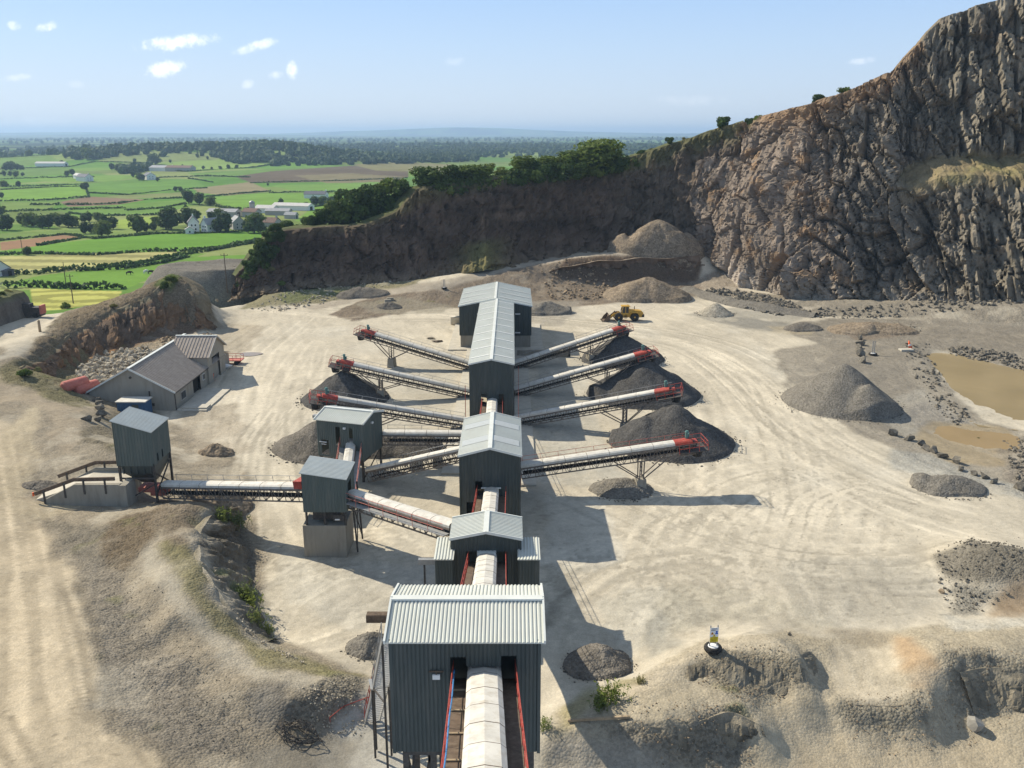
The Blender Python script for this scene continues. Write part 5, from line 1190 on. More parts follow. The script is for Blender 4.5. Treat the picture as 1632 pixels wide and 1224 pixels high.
HG = [
 ([(0,460),(55,458),(120,461),(200,461)],'dark hedgerow between the cow pasture and the ringed yellow field',2.4),
 ([(0,438),(60,437),(120,429),(205,424),(270,410),(330,401)],'long hedgerow along the near side of the pale striped field',2.2),
 ([(120,433),(200,429),(262,419),(300,410)],'short second hedgerow parallel to the striped field edge',1.8),
 ([(0,407),(60,405),(150,407),(240,401),(300,401),(370,392),(440,378)],'hedgerow dividing the bright green field from the pale striped field',1.7),
 ([(440,392),(400,388),(330,401)],'hedgerow running behind the flat-topped gravel mound',1.6),
 ([(0,384),(105,374),(150,381)],'hedgerow behind the ploughed brown strip',1.5),
 ([(150,381),(250,373),(330,372),(440,367)],'hedgerow along the top of the bright field under the farmhouse',1.4),
 ([(0,298),(60,297),(135,294),(142,315)],'hedgerow round the upper left green field',2.0), ([(0,321),(60,320),(140,315)],'hedgerow under the upper left green fields',2.2),
 ([(0,303),(70,299),(135,297)],'thin hedgerow across the upper left green fields',1.6), ([(142,308),(200,311),(330,300)],'hedgerow under the pale wide green field',2),
 ([(50,327),(130,327),(190,325),(290,316)],'hedgerow above the brown strip of rough ground',2.2), ([(200,336),(250,333),(297,325)],'short hedgerow right of the rough brown strip',1.8),
 ([(0,338),(90,335),(200,332)],'hedgerow behind the row of left field trees',2), ([(300,316),(380,309),(432,305)],'hedgerow along the tan field',1.6),
 ([(400,292),(470,290),(560,288),(650,284)],'dark hedgerow below the brown moor',2), ([(300,285),(340,291)],'hedgerow stub on the right of the wide green field',2.2),
 ([(430,308),(500,306),(600,308)],'hedgerow under the right hand green field',1.8), ([(345,330),(370,334),(400,334)],'hedgerow running to the group of three crowns',2.6),
 ([(0,270),(60,268),(110,266)],'far hedgerow below the left copse',2.5), ([(110,266),(150,258),(240,260)],'far hedgerow across the foot of the wooded hill',2.2),
 ([(250,272),(300,274),(400,268),(430,263)],'far hedgerow under the sunlit hillside field',2.6), ([(150,246),(240,239),(330,244)],'high hedgerow across the hillside pasture',2.5),
 ([(0,286),(60,284),(150,282)],'far hedgerow by the white barns',2.4), ([(240,284),(330,281),(400,283)],'far hedgerow right of the white cottage',2.2),
 ([(480,352),(560,348),(600,335)],'hedgerow beyond the thicket by the farm sheds',1.6), ([(500,330),(560,322),(620,314)],'hedgerow above the bright field by the farm sheds',1.6),
 ([(110,340),(150,345),(250,343)],'low hedgerow between tree row and farmhouse field',1.6), ([(60,392),(137,379)],'hedgerow at the right end of the ploughed strip',1.3), ([(0,252),(90,247),(150,240)],'farthest hedgerow on the left hillside',2.8),
]
for p, l, h in HG: hedge(p, l, h)

# woods too dense to count: crowns heaped into one object per wood
ICO_V, ICO_F = None, None
def ico():
    bm = bmesh.new(); bmesh.ops.create_icosphere(bm, subdivisions=2, radius=1); bm.verts.ensure_lookup_table(); bm.verts.index_update()
    v = np.array([x.co[:] for x in bm.verts]); f = np.array([[q.index for q in x.verts] for x in bm.faces]); bm.free(); return v, f
ICO_V, ICO_F = ico()
def woodland(name, pts, seed, hh=(7, 11), conifer=0.0):
    rg = np.random.default_rng(seed); V = []; Fs = []; b = 0
    for p in pts:
        h = rg.uniform(*hh) ; w = h * rg.uniform(.42, .62)
        v = ICO_V * np.array([w, w, h * .55])
        v = v * (1 + .28 * rg.normal(size=(len(v), 1)).clip(-1.2, 1.2))
        if rg.random() < conifer: w *= .5; v[:, :2] *= (.5 * np.clip(1.1 - (v[:, 2:3] / (h * .55) + 1) / 2, .1, 1)) * 1.4; v[:, 2] *= 1.25
        V.append(v + np.array([p[0], p[1], cz(p[0], p[1]) + h * .42])); Fs.append(ICO_F + b); b += len(v)
    return tag(from_np(name, np.concatenate(V), np.concatenate(Fs), M['leaf_far']), kind='stuff')
def inworld(poly, n, rg):
    Q = [onland(x, y)[:2] for x, y in poly]; xs_ = [q[0] for q in Q]; ys_ = [q[1] for q in Q]; out = []; tries = 0
    while len(out) < n and tries < n * 40:
        tries += 1; x, y = rg.uniform(min(xs_), max(xs_)), rg.uniform(min(ys_), max(ys_))
        if inpoly(np.array([x]), np.array([y]), Q)[0]: out.append((x, y))
    return out
rgw = np.random.default_rng(77)
woodland('hilltop_wood', [(-560 + rgw.normal() * 150, 1760 + rgw.normal() * 60) for _ in range(520)] + [(-425 + rgw.normal() * 75, 1690 + rgw.normal() * 60) for _ in range(420)], 1, (8, 14), .35)
for k, (poly, n) in enumerate([([(110,245),(200,240),(225,246),(160,254),(110,255)], 110), ([(430,252),(480,246),(640,243),(760,246),(760,258),(600,262),(430,266)], 900), ([(330,248),(430,244),(440,256),(380,262)], 200), ([(640,236),(800,232),(1050,232),(1060,246),(900,250),(700,250)], 900), ([(480,236),(640,232),(700,236),(600,242),(480,244)], 260), ([(190,272),(240,266),(235,274),(195,278)], 60), ([(0,247),(40,242),(100,238),(100,244),(0,250)], 120)]):
    P = inworld(poly, n, rgw)
    if P: woodland('distant_wood', P, 10 + k, (6, 11))
woodland('distant_wood', [(rgw.uniform(-1500, 1500), rgw.uniform(2300, 3900)) for _ in range(1500)], 31, (7, 12))
woodland('distant_wood', [(rgw.uniform(-3500, 3500), rgw.uniform(3900, 7500)) for _ in range(1100)], 32, (9, 15))

# ================================================================== FARM BUILDINGS
def house(px, py, w, d, eave, ridge, rz, label, wall='white_render', roof='slate', chim=1, wins=2, cat='house', name='farmhouse', group=None, barn=False):
    q = onland(px, py); o = thing(name, label, cat, q, rz, group); mb = MB()
    prof = [(-w / 2, -.6), (w / 2, -.6), (w / 2, eave), (0, ridge), (-w / 2, eave)]
    mb.prism(prof, 'y', 0, d); mb.build('wall', M[wall], o)
    rf = MB(); e = .35
    for s in (-1, 1):
        a = np.array([0, -e, ridge + .12]); b_ = np.array([s * (w / 2 + e), -e, eave - .08])
        rf.add([a, b_, b_ + [0, d + 2 * e, 0], a + [0, d + 2 * e, 0], a - [0, 0, .2], b_ - [0, 0, .2], b_ + [0, d + 2 * e, -.2], a + [0, d + 2 * e, -.2]], [[0, 1, 2, 3], [4, 7, 6, 5], [0, 4, 5, 1], [3, 2, 6, 7], [1, 5, 6, 2]])
    r_ = rf.build('roof', M[roof], o)
    for k in range(chim):
        c = MB(); c.box((0, .7 if k == 0 else d - .7, ridge + .5), (.7, .9, 1.6)); c.build('chimney', M[wall], r_)
    if barn:
        dm = MB(); dm.box((0, -.03, eave * .42), (w * .4, .06, eave * .84)); dm.build('door', M['interior_dark'], o)
    else:
        for i in range(wins):
            for zz in ([eave * .42] if eave < 3.4 else [eave * .28, eave * .72]):
                xx = -w / 2 + w * (i + 1) / (wins + 1); wm = MB(); wm.box((xx, -.03, zz), (.9, .07, 1.1)); wo = wm.build('window', M['white_paint'], o)
                gm = MB(); gm.box((xx, -.05, zz), (.74, .08, .94)); gm.build('pane', M['glass_dark'], wo)
        for i in range(3):
            yy = d * (i + .7) / 3.4; wm = MB(); wm.box((w / 2 + .03, yy, eave * .5), (.07, .9, 1.1)); wo = wm.build('window', M['white_paint'], o)
            gm = MB(); gm.box((w / 2 + .05, yy, eave * .5), (.08, .74, .94)); gm.build('pane', M['glass_dark'], wo)
    return o
def SHR(k): return .62 if k.get('barn') else .85
def zh(x, y, *a, **k): return house(*zc(x, y), *([a[0] * SHR(k), a[1] * SHR(k)] + [q * (SHR(k) + 1) / 2 for q in a[2:4]] + list(a[4:])), **k)
zh(935, 572, 6.5, 11, 5.0, 8.6, .35, 'tall white gable of the farmhouse among dark trees')
zh(985, 574, 7, 10, 4.2, 7.6, -.7, 'white farmhouse wing with a long pale slated roof', roof='barn_roof', wins=3)
zh(915, 582, 5, 4, 2.4, 3.8, .35, 'low white porch building at the left front of the farmhouse', roof='barn_roof', chim=0, wins=1)
zh(1155, 562, 8, 11, 4.2, 7.5, .5, 'grey stone house between the bright tree and the dark round tree', wall='grey_render', roof='barn_roof')
zh(1340, 550, 8, 15, 3.0, 5.6, 1.2, 'bungalow with a brown tiled roof right of the stone house', wall='grey_render', roof='brown_tile')
zh(1150, 500, 14, 32, 4.0, 6.0, 1.35, 'long grey barn behind the stone house', wall='grey_render', roof='barn_roof', chim=0, cat='barn', name='barn', barn=True)
zh(1245, 502, 10, 16, 4.2, 6.6, 1.2, 'brown roofed barn beside the pale silo', wall='grey_render', roof='brown_tile', chim=0, cat='barn', name='barn', barn=True)
zh(1330, 482, 12, 22, 4.0, 6.2, 1.3, 'pale roofed shed right of the silo', wall='white_render', roof='barn_roof_light', chim=0, cat='barn', name='barn', barn=True)
zh(1400, 492, 10, 26, 3.5, 5.2, 1.4, 'grey shed behind the brown tiled bungalow', wall='grey_render', roof='barn_roof', chim=0, cat='barn', name='barn', barn=True)
zh(1500, 470, 14, 46, 4.0, 6.0, 1.25, 'longest pale shed of the farm row on the right', wall='white_render', roof='barn_roof_light', chim=0, cat='barn', name='barn', barn=True)
zh(1430, 510, 7, 12, 3.0, 5, 1.3, 'small grey outbuilding nearest the thicket', wall='grey_render', roof='barn_roof', chim=0, cat='barn', name='barn', barn=True)
zh(1575, 412, 9, 22, 4, 6.5, 1.4, 'white house with sheds in the trees above the right farm', chim=1)
zh(392, 318, 12, 24, 5, 8, .8, 'far white barn on the left of the two in the left fields', roof='barn_roof_light', chim=0, cat='barn', name='barn', barn=True)
zh(432, 330, 12, 22, 5.5, 9, 1.0, 'far white house on the right of the two in the left fields')
zh(730, 323, 12, 22, 5.5, 9, .6, 'far white cottage beside dark trees in the middle fields')
zh(835, 280, 16, 42, 5, 8, 1.2, 'far grey roofed farm under the sunlit hillside', wall='white_render', roof='barn_roof')
zh(930, 280, 16, 46, 5, 8, 1.3, 'far brown roofed farm right of the sunlit hillside', wall='grey_render', roof='brown_tile')
zh(320, 258, 18, 80, 6, 9, 1.45, 'farthest long white barn in the left fields', roof='barn_roof_light', chim=0, cat='barn', name='barn', barn=True)
zh(8, 788, 7, 9, 2.8, 5.6, .9, 'white cottage with a slate roof cut by the left border')
zh(50, 785, 6, 9, 2.4, 2.9, 1.3, 'low black flat shed right of the left border cottage', wall='slate', roof='slate', chim=0, cat='shed', name='shed', barn=True)
q = onland(*zc(1218, 497)); o = worldthing('silo', 'pale round silo tower with a domed cap among the farm roofs', 'silo', q)
MB().lathe([(1.8, -1), (1.8, 8), (1.82, 8.1)], q, 'z', 16).build('tower', M['barn_roof_light'], o, True); MB().lathe([(1.9, 8), (1.7, 8.8), (1.0, 9.5), (.1, 9.8)], q, 'z', 16).build('cap', M['galvanised'], o, True)
# cows
def cow(px, py, rz, mat, label):
    q = onland(px, py); me = bpy.data.meshes.new('cow'); 
    vs = [(0, 0, 1.0), (.55, 0, 1.05), (.95, 0, 1.15), (1.25, 0, .75), (1.45, 0, .45), (-.6, 0, 1.05), (.6, .2, .55), (.6, .22, .03), (.6, -.2, .55), (.6, -.22, .03), (-.62, .2, .6), (-.66, .22, .03), (-.62, -.2, .6), (-.66, -.22, .03), (-.78, 0, 1.0), (-.82, 0, .5)]
    es = [(0, 1), (1, 2), (2, 3), (3, 4), (0, 5), (1, 6), (6, 7), (1, 8), (8, 9), (5, 10), (10, 11), (5, 12), (12, 13), (5, 14), (14, 15)]
    ra = [.36, .34, .22, .17, .11, .33, .13, .06, .13, .06, .15, .06, .15, .06, .06, .03]
    me.from_pydata(vs, es, []); me.materials.append(M[mat]); o = bpy.data.objects.new('cow', me); COL.objects.link(o)
    md = o.modifiers.new('skin', 'SKIN'); me.skin_vertices or 0
    for v, r_ in zip(me.skin_vertices[0].data, ra): v.radius = (r_, r_)
    me.skin_vertices[0].data[0].use_root = True
    o.modifiers.new('sub', 'SUBSURF').levels = 1; o.modifiers['sub'].render_levels = 1
    o.location = tuple(q); o.rotation_euler = (0, 0, rz); o.scale = (1.0,) * 3
    return tag(o, label, 'cow', 'cows grazing in the pasture')
cow(205.5, 438.5, .3, 'cow_black', 'dark cow standing apart on the left of the pasture')
cow(232, 436.5, 1.2, 'cow_white', 'pale cow of the near pair in the pasture')
cow(240, 437, .2, 'cow_black', 'black cow at the right of the pair in the pasture')

# ================================================================== PROCESSING PLANT
def wall_panel(mb, p0, p1, zb, prof, openings=(), rib=.33, dep=.04):
    """ribbed sheet wall from p0 to p1 (outside on the right of the walk). prof: [(s, ztop), ...]; openings: (s0, s1, z0, z1)"""
    p0 = np.array(p0, float); p1 = np.array(p1, float); L = np.linalg.norm(p1 - p0); d = (p1 - p0) / L; nrm = np.array([d[1], -d[0]])
    S = np.array(prof, float); top = lambda s: np.interp(s, S[:, 0], S[:, 1])
    br = sorted(set([0, L] + [float(s) for s in S[:, 0] if 0 < s < L] + [q for o in openings for q in o[:2] if 0 < q < L]))
    def P(s, z, o=0.0): q = p0 + d * s + nrm * o; return np.array([q[0], q[1], z])
    def spans(s):
        sp = [(zb, 1e9)]
        for a, b, z0, z1 in openings:
            if a < s < b: sp = [t for u, v in sp for t in ((u, min(v, z0)), (max(u, z1), v)) if t[1] - t[0] > .01]
        return sp
    for a, b in zip(br[:-1], br[1:]):
        for u, v in spans((a + b) / 2):
            mb.quad(P(a, u), P(b, u), P(b, min(v, top(b))), P(a, min(v, top(a))))
    s = rib / 2
    while s < L - .05:
        for u, v in spans(s):
            v = min(v, top(s) - .01); w1, w2 = .09, .05
            if v - u > .05: mb.add([P(s - w1, u, .0), P(s - w2, u, dep), P(s + w2, u, dep), P(s + w1, u, .0), P(s - w1, v, .0), P(s - w2, v, dep), P(s + w2, v, dep), P(s + w1, v, .0)], [[0, 1, 5, 4], [1, 2, 6, 5], [2, 3, 7, 6], [0, 3, 2, 1]])
        s += rib
def rib_sheet(mb, a, u, v, pitch=.33, dep=.05, th=.06):
    """roof sheet: corner a, eave vector u, slope vector v; ribs run down the slope"""
    a = np.array(a, float); u = np.array(u, float); v = np.array(v, float); n = np.cross(u, v); n /= np.linalg.norm(n)
    if n[2] < 0: n = -n
    L = np.linalg.norm(u); ud = u / L
    vs = [a, a + u, a + u + v, a + v]; vs += [q - n * th for q in vs]
    mb.add(vs, [[0, 1, 2, 3], [4, 7, 6, 5], [0, 4, 5, 1], [1, 5, 6, 2], [2, 6, 7, 3], [3, 7, 4, 0]])
    s = pitch / 2
    while s < L - .04:
        p = [a + ud * (s - .075), a + ud * (s - .035) + n * dep, a + ud * (s + .035) + n * dep, a + ud * (s + .075)]
        q = [k + v for k in p]; mb.add(p + q, [[0, 1, 5, 4], [1, 2, 6, 5], [2, 3, 7, 6], [0, 3, 2, 1], [4, 5, 6, 7]]); s += pitch
def gable_roof(o, x0, x1, y0, y1, ze, zr, along='y', over=.25, mat='roof_steel', pitch=.33, trim=True, dep=.05):
    mb = MB()
    if along == 'y':
        xm = (x0 + x1) / 2; h = (zr - ze) / (x1 - xm) * over
        rib_sheet(mb, (xm, y0 - over, zr), (0, y1 - y0 + 2 * over, 0), (x1 - xm + over, 0, ze - zr - h), pitch, dep)
        rib_sheet(mb, (xm, y0 - over, zr), (0, y1 - y0 + 2 * over, 0), (x0 - xm - over, 0, ze - zr - h), pitch, dep)
        R_ = [((xm, y0 - over - .02, zr + .05), (xm, y1 + over + .02, zr + .05))]
        G_ = [((xm, yy, zr + .02), (xx, yy, ze - h + .02)) for yy in (y0 - over - .03, y1 + over + .03) for xx in (x0 - over, x1 + over)]
    else:
        ym = (y0 + y1) / 2; h = (zr - ze) / (y1 - ym) * over
        rib_sheet(mb, (x0 - over, ym, zr), (x1 - x0 + 2 * over, 0, 0), (0, y1 - ym + over, ze - zr - h), pitch, dep)
        rib_sheet(mb, (x0 - over, ym, zr), (x1 - x0 + 2 * over, 0, 0), (0, y0 - ym - over, ze - zr - h), pitch, dep)
        R_ = [((x0 - over - .02, ym, zr + .05), (x1 + over + .02, ym, zr + .05))]
        G_ = [((xx, ym, zr + .02), (xx, yy, ze - h + .02)) for xx in (x0 - over - .03, x1 + over + .03) for yy in (y0 - over, y1 + over)]
    r = mb.build('roof', M[mat], o)
    rc = MB(); [rc.beam(p, q, .42, .1) for p, q in R_]; rc.build('ridge_cap', M['roof_trim'], r)
    if trim:
        [MB().beam(p, q, .10, .22).build('verge_trim', M['roof_trim'], r) for p, q in G_]
    return r
def corner_trims(o, pts, z0, z1, mat='wall_steel'):
    for x, y in pts: t = MB(); t.box((x, y, (z0 + z1) / 2), (.16, .16, z1 - z0)); t.build('corner_trim', M[mat], o)

# ---- nearest screening tower (camera side)
t1 = worldthing('screening_tower', 'nearest and biggest dark grey steel tower with a pale ribbed roof', 'tower', (-2.25, 37.1, 0))
mb = MB(); x0, x1, y0, y1, zb, ze, zr = -5.78, 1.30, 37.1, 42.2, 8.75, 15.0, 15.7
wall_panel(mb, (x0, y0), (x1, y0), zb, [(0, ze), (x1 - x0, ze)], [(-2.95 - x0, -2.18 - x0, 11.2, 14.05), (-.52 - x0, .22 - x0, 11.2, 14.12), (-2.18 - x0, -.52 - x0, 11.2, 13.55)], .2, .035)
ym = (y0 + y1) / 2; gp = [(0, ze), (ym - y0, zr), (y1 - y0, ze)]
wall_panel(mb, (x1, y0), (x1, y1), zb, gp, (), .2, .035)
wall_panel(mb, (x1, y1), (x0, y1), zb, [(0, ze), (x1 - x0, ze)], (), .2, .035)
wall_panel(mb, (x0, y1), (x0, y0), zb, gp, [(1.2, 2.2, 9.5, 11.6)], .2, .035)
mb.build('wall_cladding', M['wall_steel'], t1)
gable_roof(t1, x0, x1, y0, y1, ze, zr, 'x', .22, pitch=.19, dep=.05)
corner_trims(t1, [(x0, y0), (x1, y0), (x0, y1), (x1, y1)], zb - .05, ze)
for x in (x0 + .5, -3.9, .0, x1 - .35):
    for y in (y0 + .35, y1 - .35):
        l = MB(); l.box((x, y, 4.2), (.28, .28, 9.3)); l.build('leg', M['dark_steel'], t1)
b_ = MB()
for y in (y0 + .35, y1 - .35): b_.beam((x0 + .5, y, .5), (-3.9, y, 8.6), .14, .14); b_.beam((-3.9, y, .5), (x0 + .5, y, 8.6), .14, .14); b_.beam((x0 + .4, y, 8.5), (x1 - .3, y, 8.5), .25, .3); b_.beam((-3.9, y, 5.0), (0, y, 5.0), .16, .2)
for x in (x0 + .5, x1 - .35): b_.beam((x, y0 + .35, .5), (x, y1 - .35, 8.5), .14, .14); b_.beam((x, y1 - .35, .5), (x, y0 + .35, 8.5), .14, .14)
b_.build('bracing', M['dark_steel'], t1)
d_ = MB(); d_.box((-2.25, 39.65, 9.6), (6.3, 4.4, .12)); d_.box((-1.4, 39.8, 8.2), (2.6, 2.4, 2.4)); d_.build('screen_deck', M['dark_steel'], t1)
lp = MB(); lp.box((-3.62, 36.95, 13.06), (.36, .12, .24)); lo = lp.build('floodlight', M['white_paint'], t1)
lb = MB(); lb.box((-3.62, 37.0, 13.32), (.7, .07, .05)); lb.box((-3.62, 36.97, 13.22), (.05, .06, .12)); lb.build('bracket', M['brown_steel'], lo)
# ---- stair up its left side
s1 = worldthing('steel_stair', 'steep steel access stair with orange-red handrails left of the nearest tower', 'stair', (-9, 51, 0))
tp_, md_, bt_ = np.array([-6.7, 43.3, 11.2]), np.array([-8.1, 47.5, 5.2]), np.array([-9.4, 51.2, .05])
sd = np.array([.93, .30, 0]) * .5
for nm, (a, b) in (('upper', (tp_, md_)), ('lower', (md_ + (0, .9, 0) * np.array([-.3, 1, 0]), bt_))):
    f = MB(); f.beam(a + sd, b + sd, .07, .24); f.beam(a - sd, b - sd, .07, .24)
    n = int(abs(a[2] - b[2]) / .24)
    for k in range(n + 1): q = a + (b - a) * k / n; f.beam(q - sd, q + sd, .24, .03)
    f.build('flight', M['galvanised'], s1)
    h = MB()
    for s in (-1, 1):
        for zz in (.55, 1.05): h.tube(a + sd * s + [0, 0, zz], b + sd * s + [0, 0, zz], .028, n=6)
        for k in range(5): q = a + (b - a) * k / 4 + sd * s; h.tube(q, q + [0, 0, 1.08], .028, n=6)
    h.build('handrail', M['red_paint' if nm == 'lower' else 'galvanised'], s1)
l = MB(); l.box(md_ + [-.1, .45, 0], (1.3, 1.1, .07), .3); l.build('landing', M['galvanised'], s1)
for (dx, dy) in ((-.55, .1), (.45, .3), (-.6, .9), (.4, 1.0)): q = md_ + [dx, dy, 0]; p = MB(); p.beam((q[0], q[1], 0), q, .12, .12); p.build('post', M['dark_steel'], s1)
for (dx, dy) in ((-.5, 0), (.45, .1)): q = tp_ + [dx, dy + .1, 0]; p = MB(); p.beam((q[0], q[1], 0), q, .12, .12); p.beam((q[0], q[1], 7.), md_ + [dx, 0, 0], .08, .08); p.build('post', M['dark_steel'], s1)
g_ = MB(); gb = bt_ + np.array([-1.2, .6, 0])
for a, b in (((-1.9, .2), (-.4, 1.2)), ((-1.9, .2), (-2.6, -1.0))):
    for zz in (.5, 1.0): g_.tube(bt_ + [a[0], a[1], zz], bt_ + [b[0], b[1], zz], .028, n=6)
    for q in (a, b): g_.tube(bt_ + [q[0], q[1], -.2], bt_ + [q[0], q[1], 1.02], .03, n=6)
g_.build('guard_rail', M['red_paint'], s1)

# ---- second tower with its two lean-to sheds
t2 = worldthing('transfer_tower', 'second dark tower with a low gabled pale roof and two ribbed lean-tos', 'tower', (-2.05, 63.6, 0))
mb = MB(); x0, x1, y0, y1, ze, zr = -4.75, .66, 63.7, 67.3, 7.5, 8.05
gp = [(0, ze), ((x1 - x0) / 2, zr), (x1 - x0, ze)]
wall_panel(mb, (x0, y0), (x1, y0), 0, gp, [(-3.65 - x0, -.35 - x0, 2.6, 6.35)], .28)
wall_panel(mb, (x1, y0), (x1, y1), 0, [(0, ze), (3.6, ze)]); wall_panel(mb, (x1, y1), (x0, y1), 0, gp, ()); wall_panel(mb, (x0, y1), (x0, y0), 0, [(0, ze), (3.6, ze)])
mb.build('wall_cladding', M['wall_steel'], t2)
gable_roof(t2, x0, x1, y0, y1, ze, zr, 'y', .18, pitch=.26)
for (a, b) in ((-5.95, -4.62), (.53, 2.1)):
    w = MB(); wall_panel(w, (a, 62.3), (b, 62.3), 0, [(0, 6.3), (b - a, 6.3)], (), .24)
    if a < 0: wall_panel(w, (a, 65.5), (a, 62.3), 0, [(0, 6.5), (3.2, 6.3)], (), .24)
    else: wall_panel(w, (b, 62.3), (b, 65.5), 0, [(0, 6.3), (3.2, 6.5)], (), .24)
    wall_panel(w, (b, 65.5), (a, 65.5), 0, [(0, 6.5), (b - a, 6.5)], (), .24)
    if a < 0: wall_panel(w, (b + .01, 62.3), (b + .01, 63.6), 0, [(0, 6.3), (1.3, 6.38)], (), .24)
    else: wall_panel(w, (a - .01, 63.6), (a - .01, 62.3), 0, [(0, 6.38), (1.3, 6.3)], (), .24)
    lw = w.build('lean_to', M['wall_steel'], t2)
    rf = MB(); rib_sheet(rf, (a - .1, 62.15, 6.42), (b - a + .2, 0, 0), (0, 3.45, .22), .24, .06); rf.build('lean_to_roof', M['roof_steel'], lw)
corner_trims(t2, [(x0, y0), (x1, y0)], 0, ze)
cb = MB(); cb.box((-2.0, 63.6, 6.22), (1.5, .5, .42)); cb.build('hood', M['roof_trim'], t2)
s2 = worldthing('spill_chute', 'short steel chute sticking out left of the second tower', 'chute', (-6.2, 64.2, 5.2))
m_ = MB(); m_.box((-6.72, 64.2, 5.42), (1.5, .55, .06)); m_.box((-6.72, 63.95, 5.25), (1.5, .06, .4)); m_.box((-6.72, 64.45, 5.25), (1.5, .06, .4)); m_.build('trough', M['galvanised'], s2)
m_ = MB(); m_.beam((-7.0, 64.2, 0), (-7.0, 64.2, 5.1), .14, .14); m_.build('post', M['dark_steel'], s2)
s2 = worldthing('spill_chute', 'brown steel spill chute over the small grey heap left of the nearest tower', 'chute', (-8, 60.4, 2.4))
m_ = MB(); m_.box((-8.0, 60.4, 2.75), (6.2, .6, .07)); m_.box((-8.0, 60.07, 2.45), (6.2, .06, .55)); m_.box((-8.0, 60.73, 2.45), (6.2, .06, .55)); m_.box((-11.1, 60.4, 2.45), (.06, .6, .55)); m_.build('trough', M['brown_steel'], s2)
m_ = MB(); m_.beam((-7.4, 60.4, 0), (-7.4, 60.4, 2.2), .14, .14); m_.beam((-5.6, 60.4, 0), (-5.6, 60.4, 2.2), .14, .14); m_.build('post', M['dark_steel'], s2)

# ---- third tower
t3 = worldthing('transfer_tower', 'third tall dark tower in the row with a whitish gabled roof', 'tower', (-2.15, 80.4, 0))
mb = MB(); x0, x1, y0, y1, ze, zr = -5.05, .78, 80.5, 91.6, 8.2, 8.95
gp = [(0, ze), ((x1 - x0) / 2, zr), (x1 - x0, ze)]
wall_panel(mb, (x0, y0), (x1, y0), 0, gp, [(-3.6 - x0, -2.9 - x0, 2.2, 5.5), (-2.9 - x0, -1.2 - x0, 2.2, 4.75), (-4.5 - x0, -3.65 - x0, 1.2, 3.3)], .33)
wall_panel(mb, (x1, y0), (x1, y1), 0, [(0, ze), (y1 - y0, ze)], [(8.4, 10.6, 1.5, 4.6)]); wall_panel(mb, (x1, y1), (x0, y1), 0, gp, ())
wall_panel(mb, (x0, y1), (x0, y0), 0, [(0, ze), (y1 - y0, ze)], [(2, 5.2, 4.4, 7.4)])
mb.build('wall_cladding', M['wall_steel'], t3)
gable_roof(t3, x0, x1, y0, y1, ze, zr, 'y', .2, pitch=.33)
for yy in (83.6, 88.6):
    sk = MB()
    for s, xe in ((-1, x0), (1, x1)):
        xm = (x0 + x1) / 2; f = lambda t, dz: np.array([xm + (xe - xm) * t, 0, zr + (ze - zr) * t + dz])
        sk.add([f(.06, .075) + [0, yy - .8, 0], f(.98, .075) + [0, yy - .8, 0], f(.98, .075) + [0, yy + .8, 0], f(.06, .075) + [0, yy + .8, 0]], [[0, 1, 2, 3]])
    sk.build('skylight', M['skylight'], t3)
corner_trims(t3, [(x0, y0), (x1, y0)], 0, ze)
fr = MB(); fr.box((-2.05, 80.42, 4.82), (1.95, .1, .12)); fr.build('opening_frame', M['roof_trim'], t3)

# ---- far T-shaped building: long narrow gallery and a wide house across its end
t4 = worldthing('screening_house', 'far T-shaped dark steel building with a long pale ridge roof over a wide end', 'building', (-2.76, 114.3, 0))
mb = MB(); x0, x1, y0, y1, ze, zr = -5.72, .2, 114.3, 159.5, 8.6, 9.25; xm = (x0 + x1) / 2
wall_panel(mb, (x0, y0), (x1, y0), 0, [(0, ze), (xm - x0, zr), (x1 - x0, ze)], [(-4.15 - x0, -3.4 - x0, .4, 4.45), (-1.85 - x0, -1.1 - x0, .4, 4.45), (-3.4 - x0, -1.85 - x0, .4, 3.6)], .45)
wall_panel(mb, (x1, y0), (x1, y1), 0, [(0, ze), (y1 - y0, ze)], [(s, s + 2.2, .2, 2.2) for s in (1.2, 13, 29)], .6); wall_panel(mb, (x0, y1), (x0, y0), 0, [(0, ze), (y1 - y0, ze)], [(y1 - s - 1.2, y1 - s + 1.2, .2, 2.2) for s in (114.3 + 1.8, 127.4, 143)], .6)
X0, X1, Y0, Y1, ZE = -9.65, 3.55, 159.5, 178, 7.9
zx = lambda x: zr - (zr - ZE) * abs(x - xm) / (X1 - xm)
wall_panel(mb, (X0, Y0), (x0, Y0), 2.4, [(0, ZE), (x0 - X0, zx(x0))], (), .45); wall_panel(mb, (x1, Y0), (X1, Y0), 2.4, [(0, zx(x1)), (X1 - x1, ZE)], (), .45)
wall_panel(mb, (X1, Y0), (X1, Y1), 2.4, [(0, ZE), (Y1 - Y0, ZE)], (), .6); wall_panel(mb, (X1, Y1), (X0, Y1), 2.4, [(0, ZE), (xm - X0, zr), (X1 - X0, ZE)], (), .6); wall_panel(mb, (X0, Y1), (X0, Y0), 2.4, [(0, ZE), (Y1 - Y0, ZE)], (), .6)
mb.build('wall_cladding', M['wall_steel'], t4)
gable_roof(t4, x0, x1, y0, y1 - .4, ze, zr, 'y', .15, pitch=.5)
gable_roof(t4, X0, X1, Y0, Y1, ZE, zr + .02, 'y', .2, pitch=.5)
ln = MB()
for k in range(12):
    yy = 117 + k * 5.0; w_ = (x0, x1) if yy < 159 else (X0, X1); zz = ze if yy < 159 else ZE
    for xe in w_: ln = MB(); ln.beam((xm + (xe - xm) * .05, yy, zr + (zz - zr) * .05 + .09), (xm + (xe - xm) * .99, yy, zr + (zz - zr) * .99 + .09), .2, .04); ln.build('sheet_lap', M['white_paint'], t4)
pass
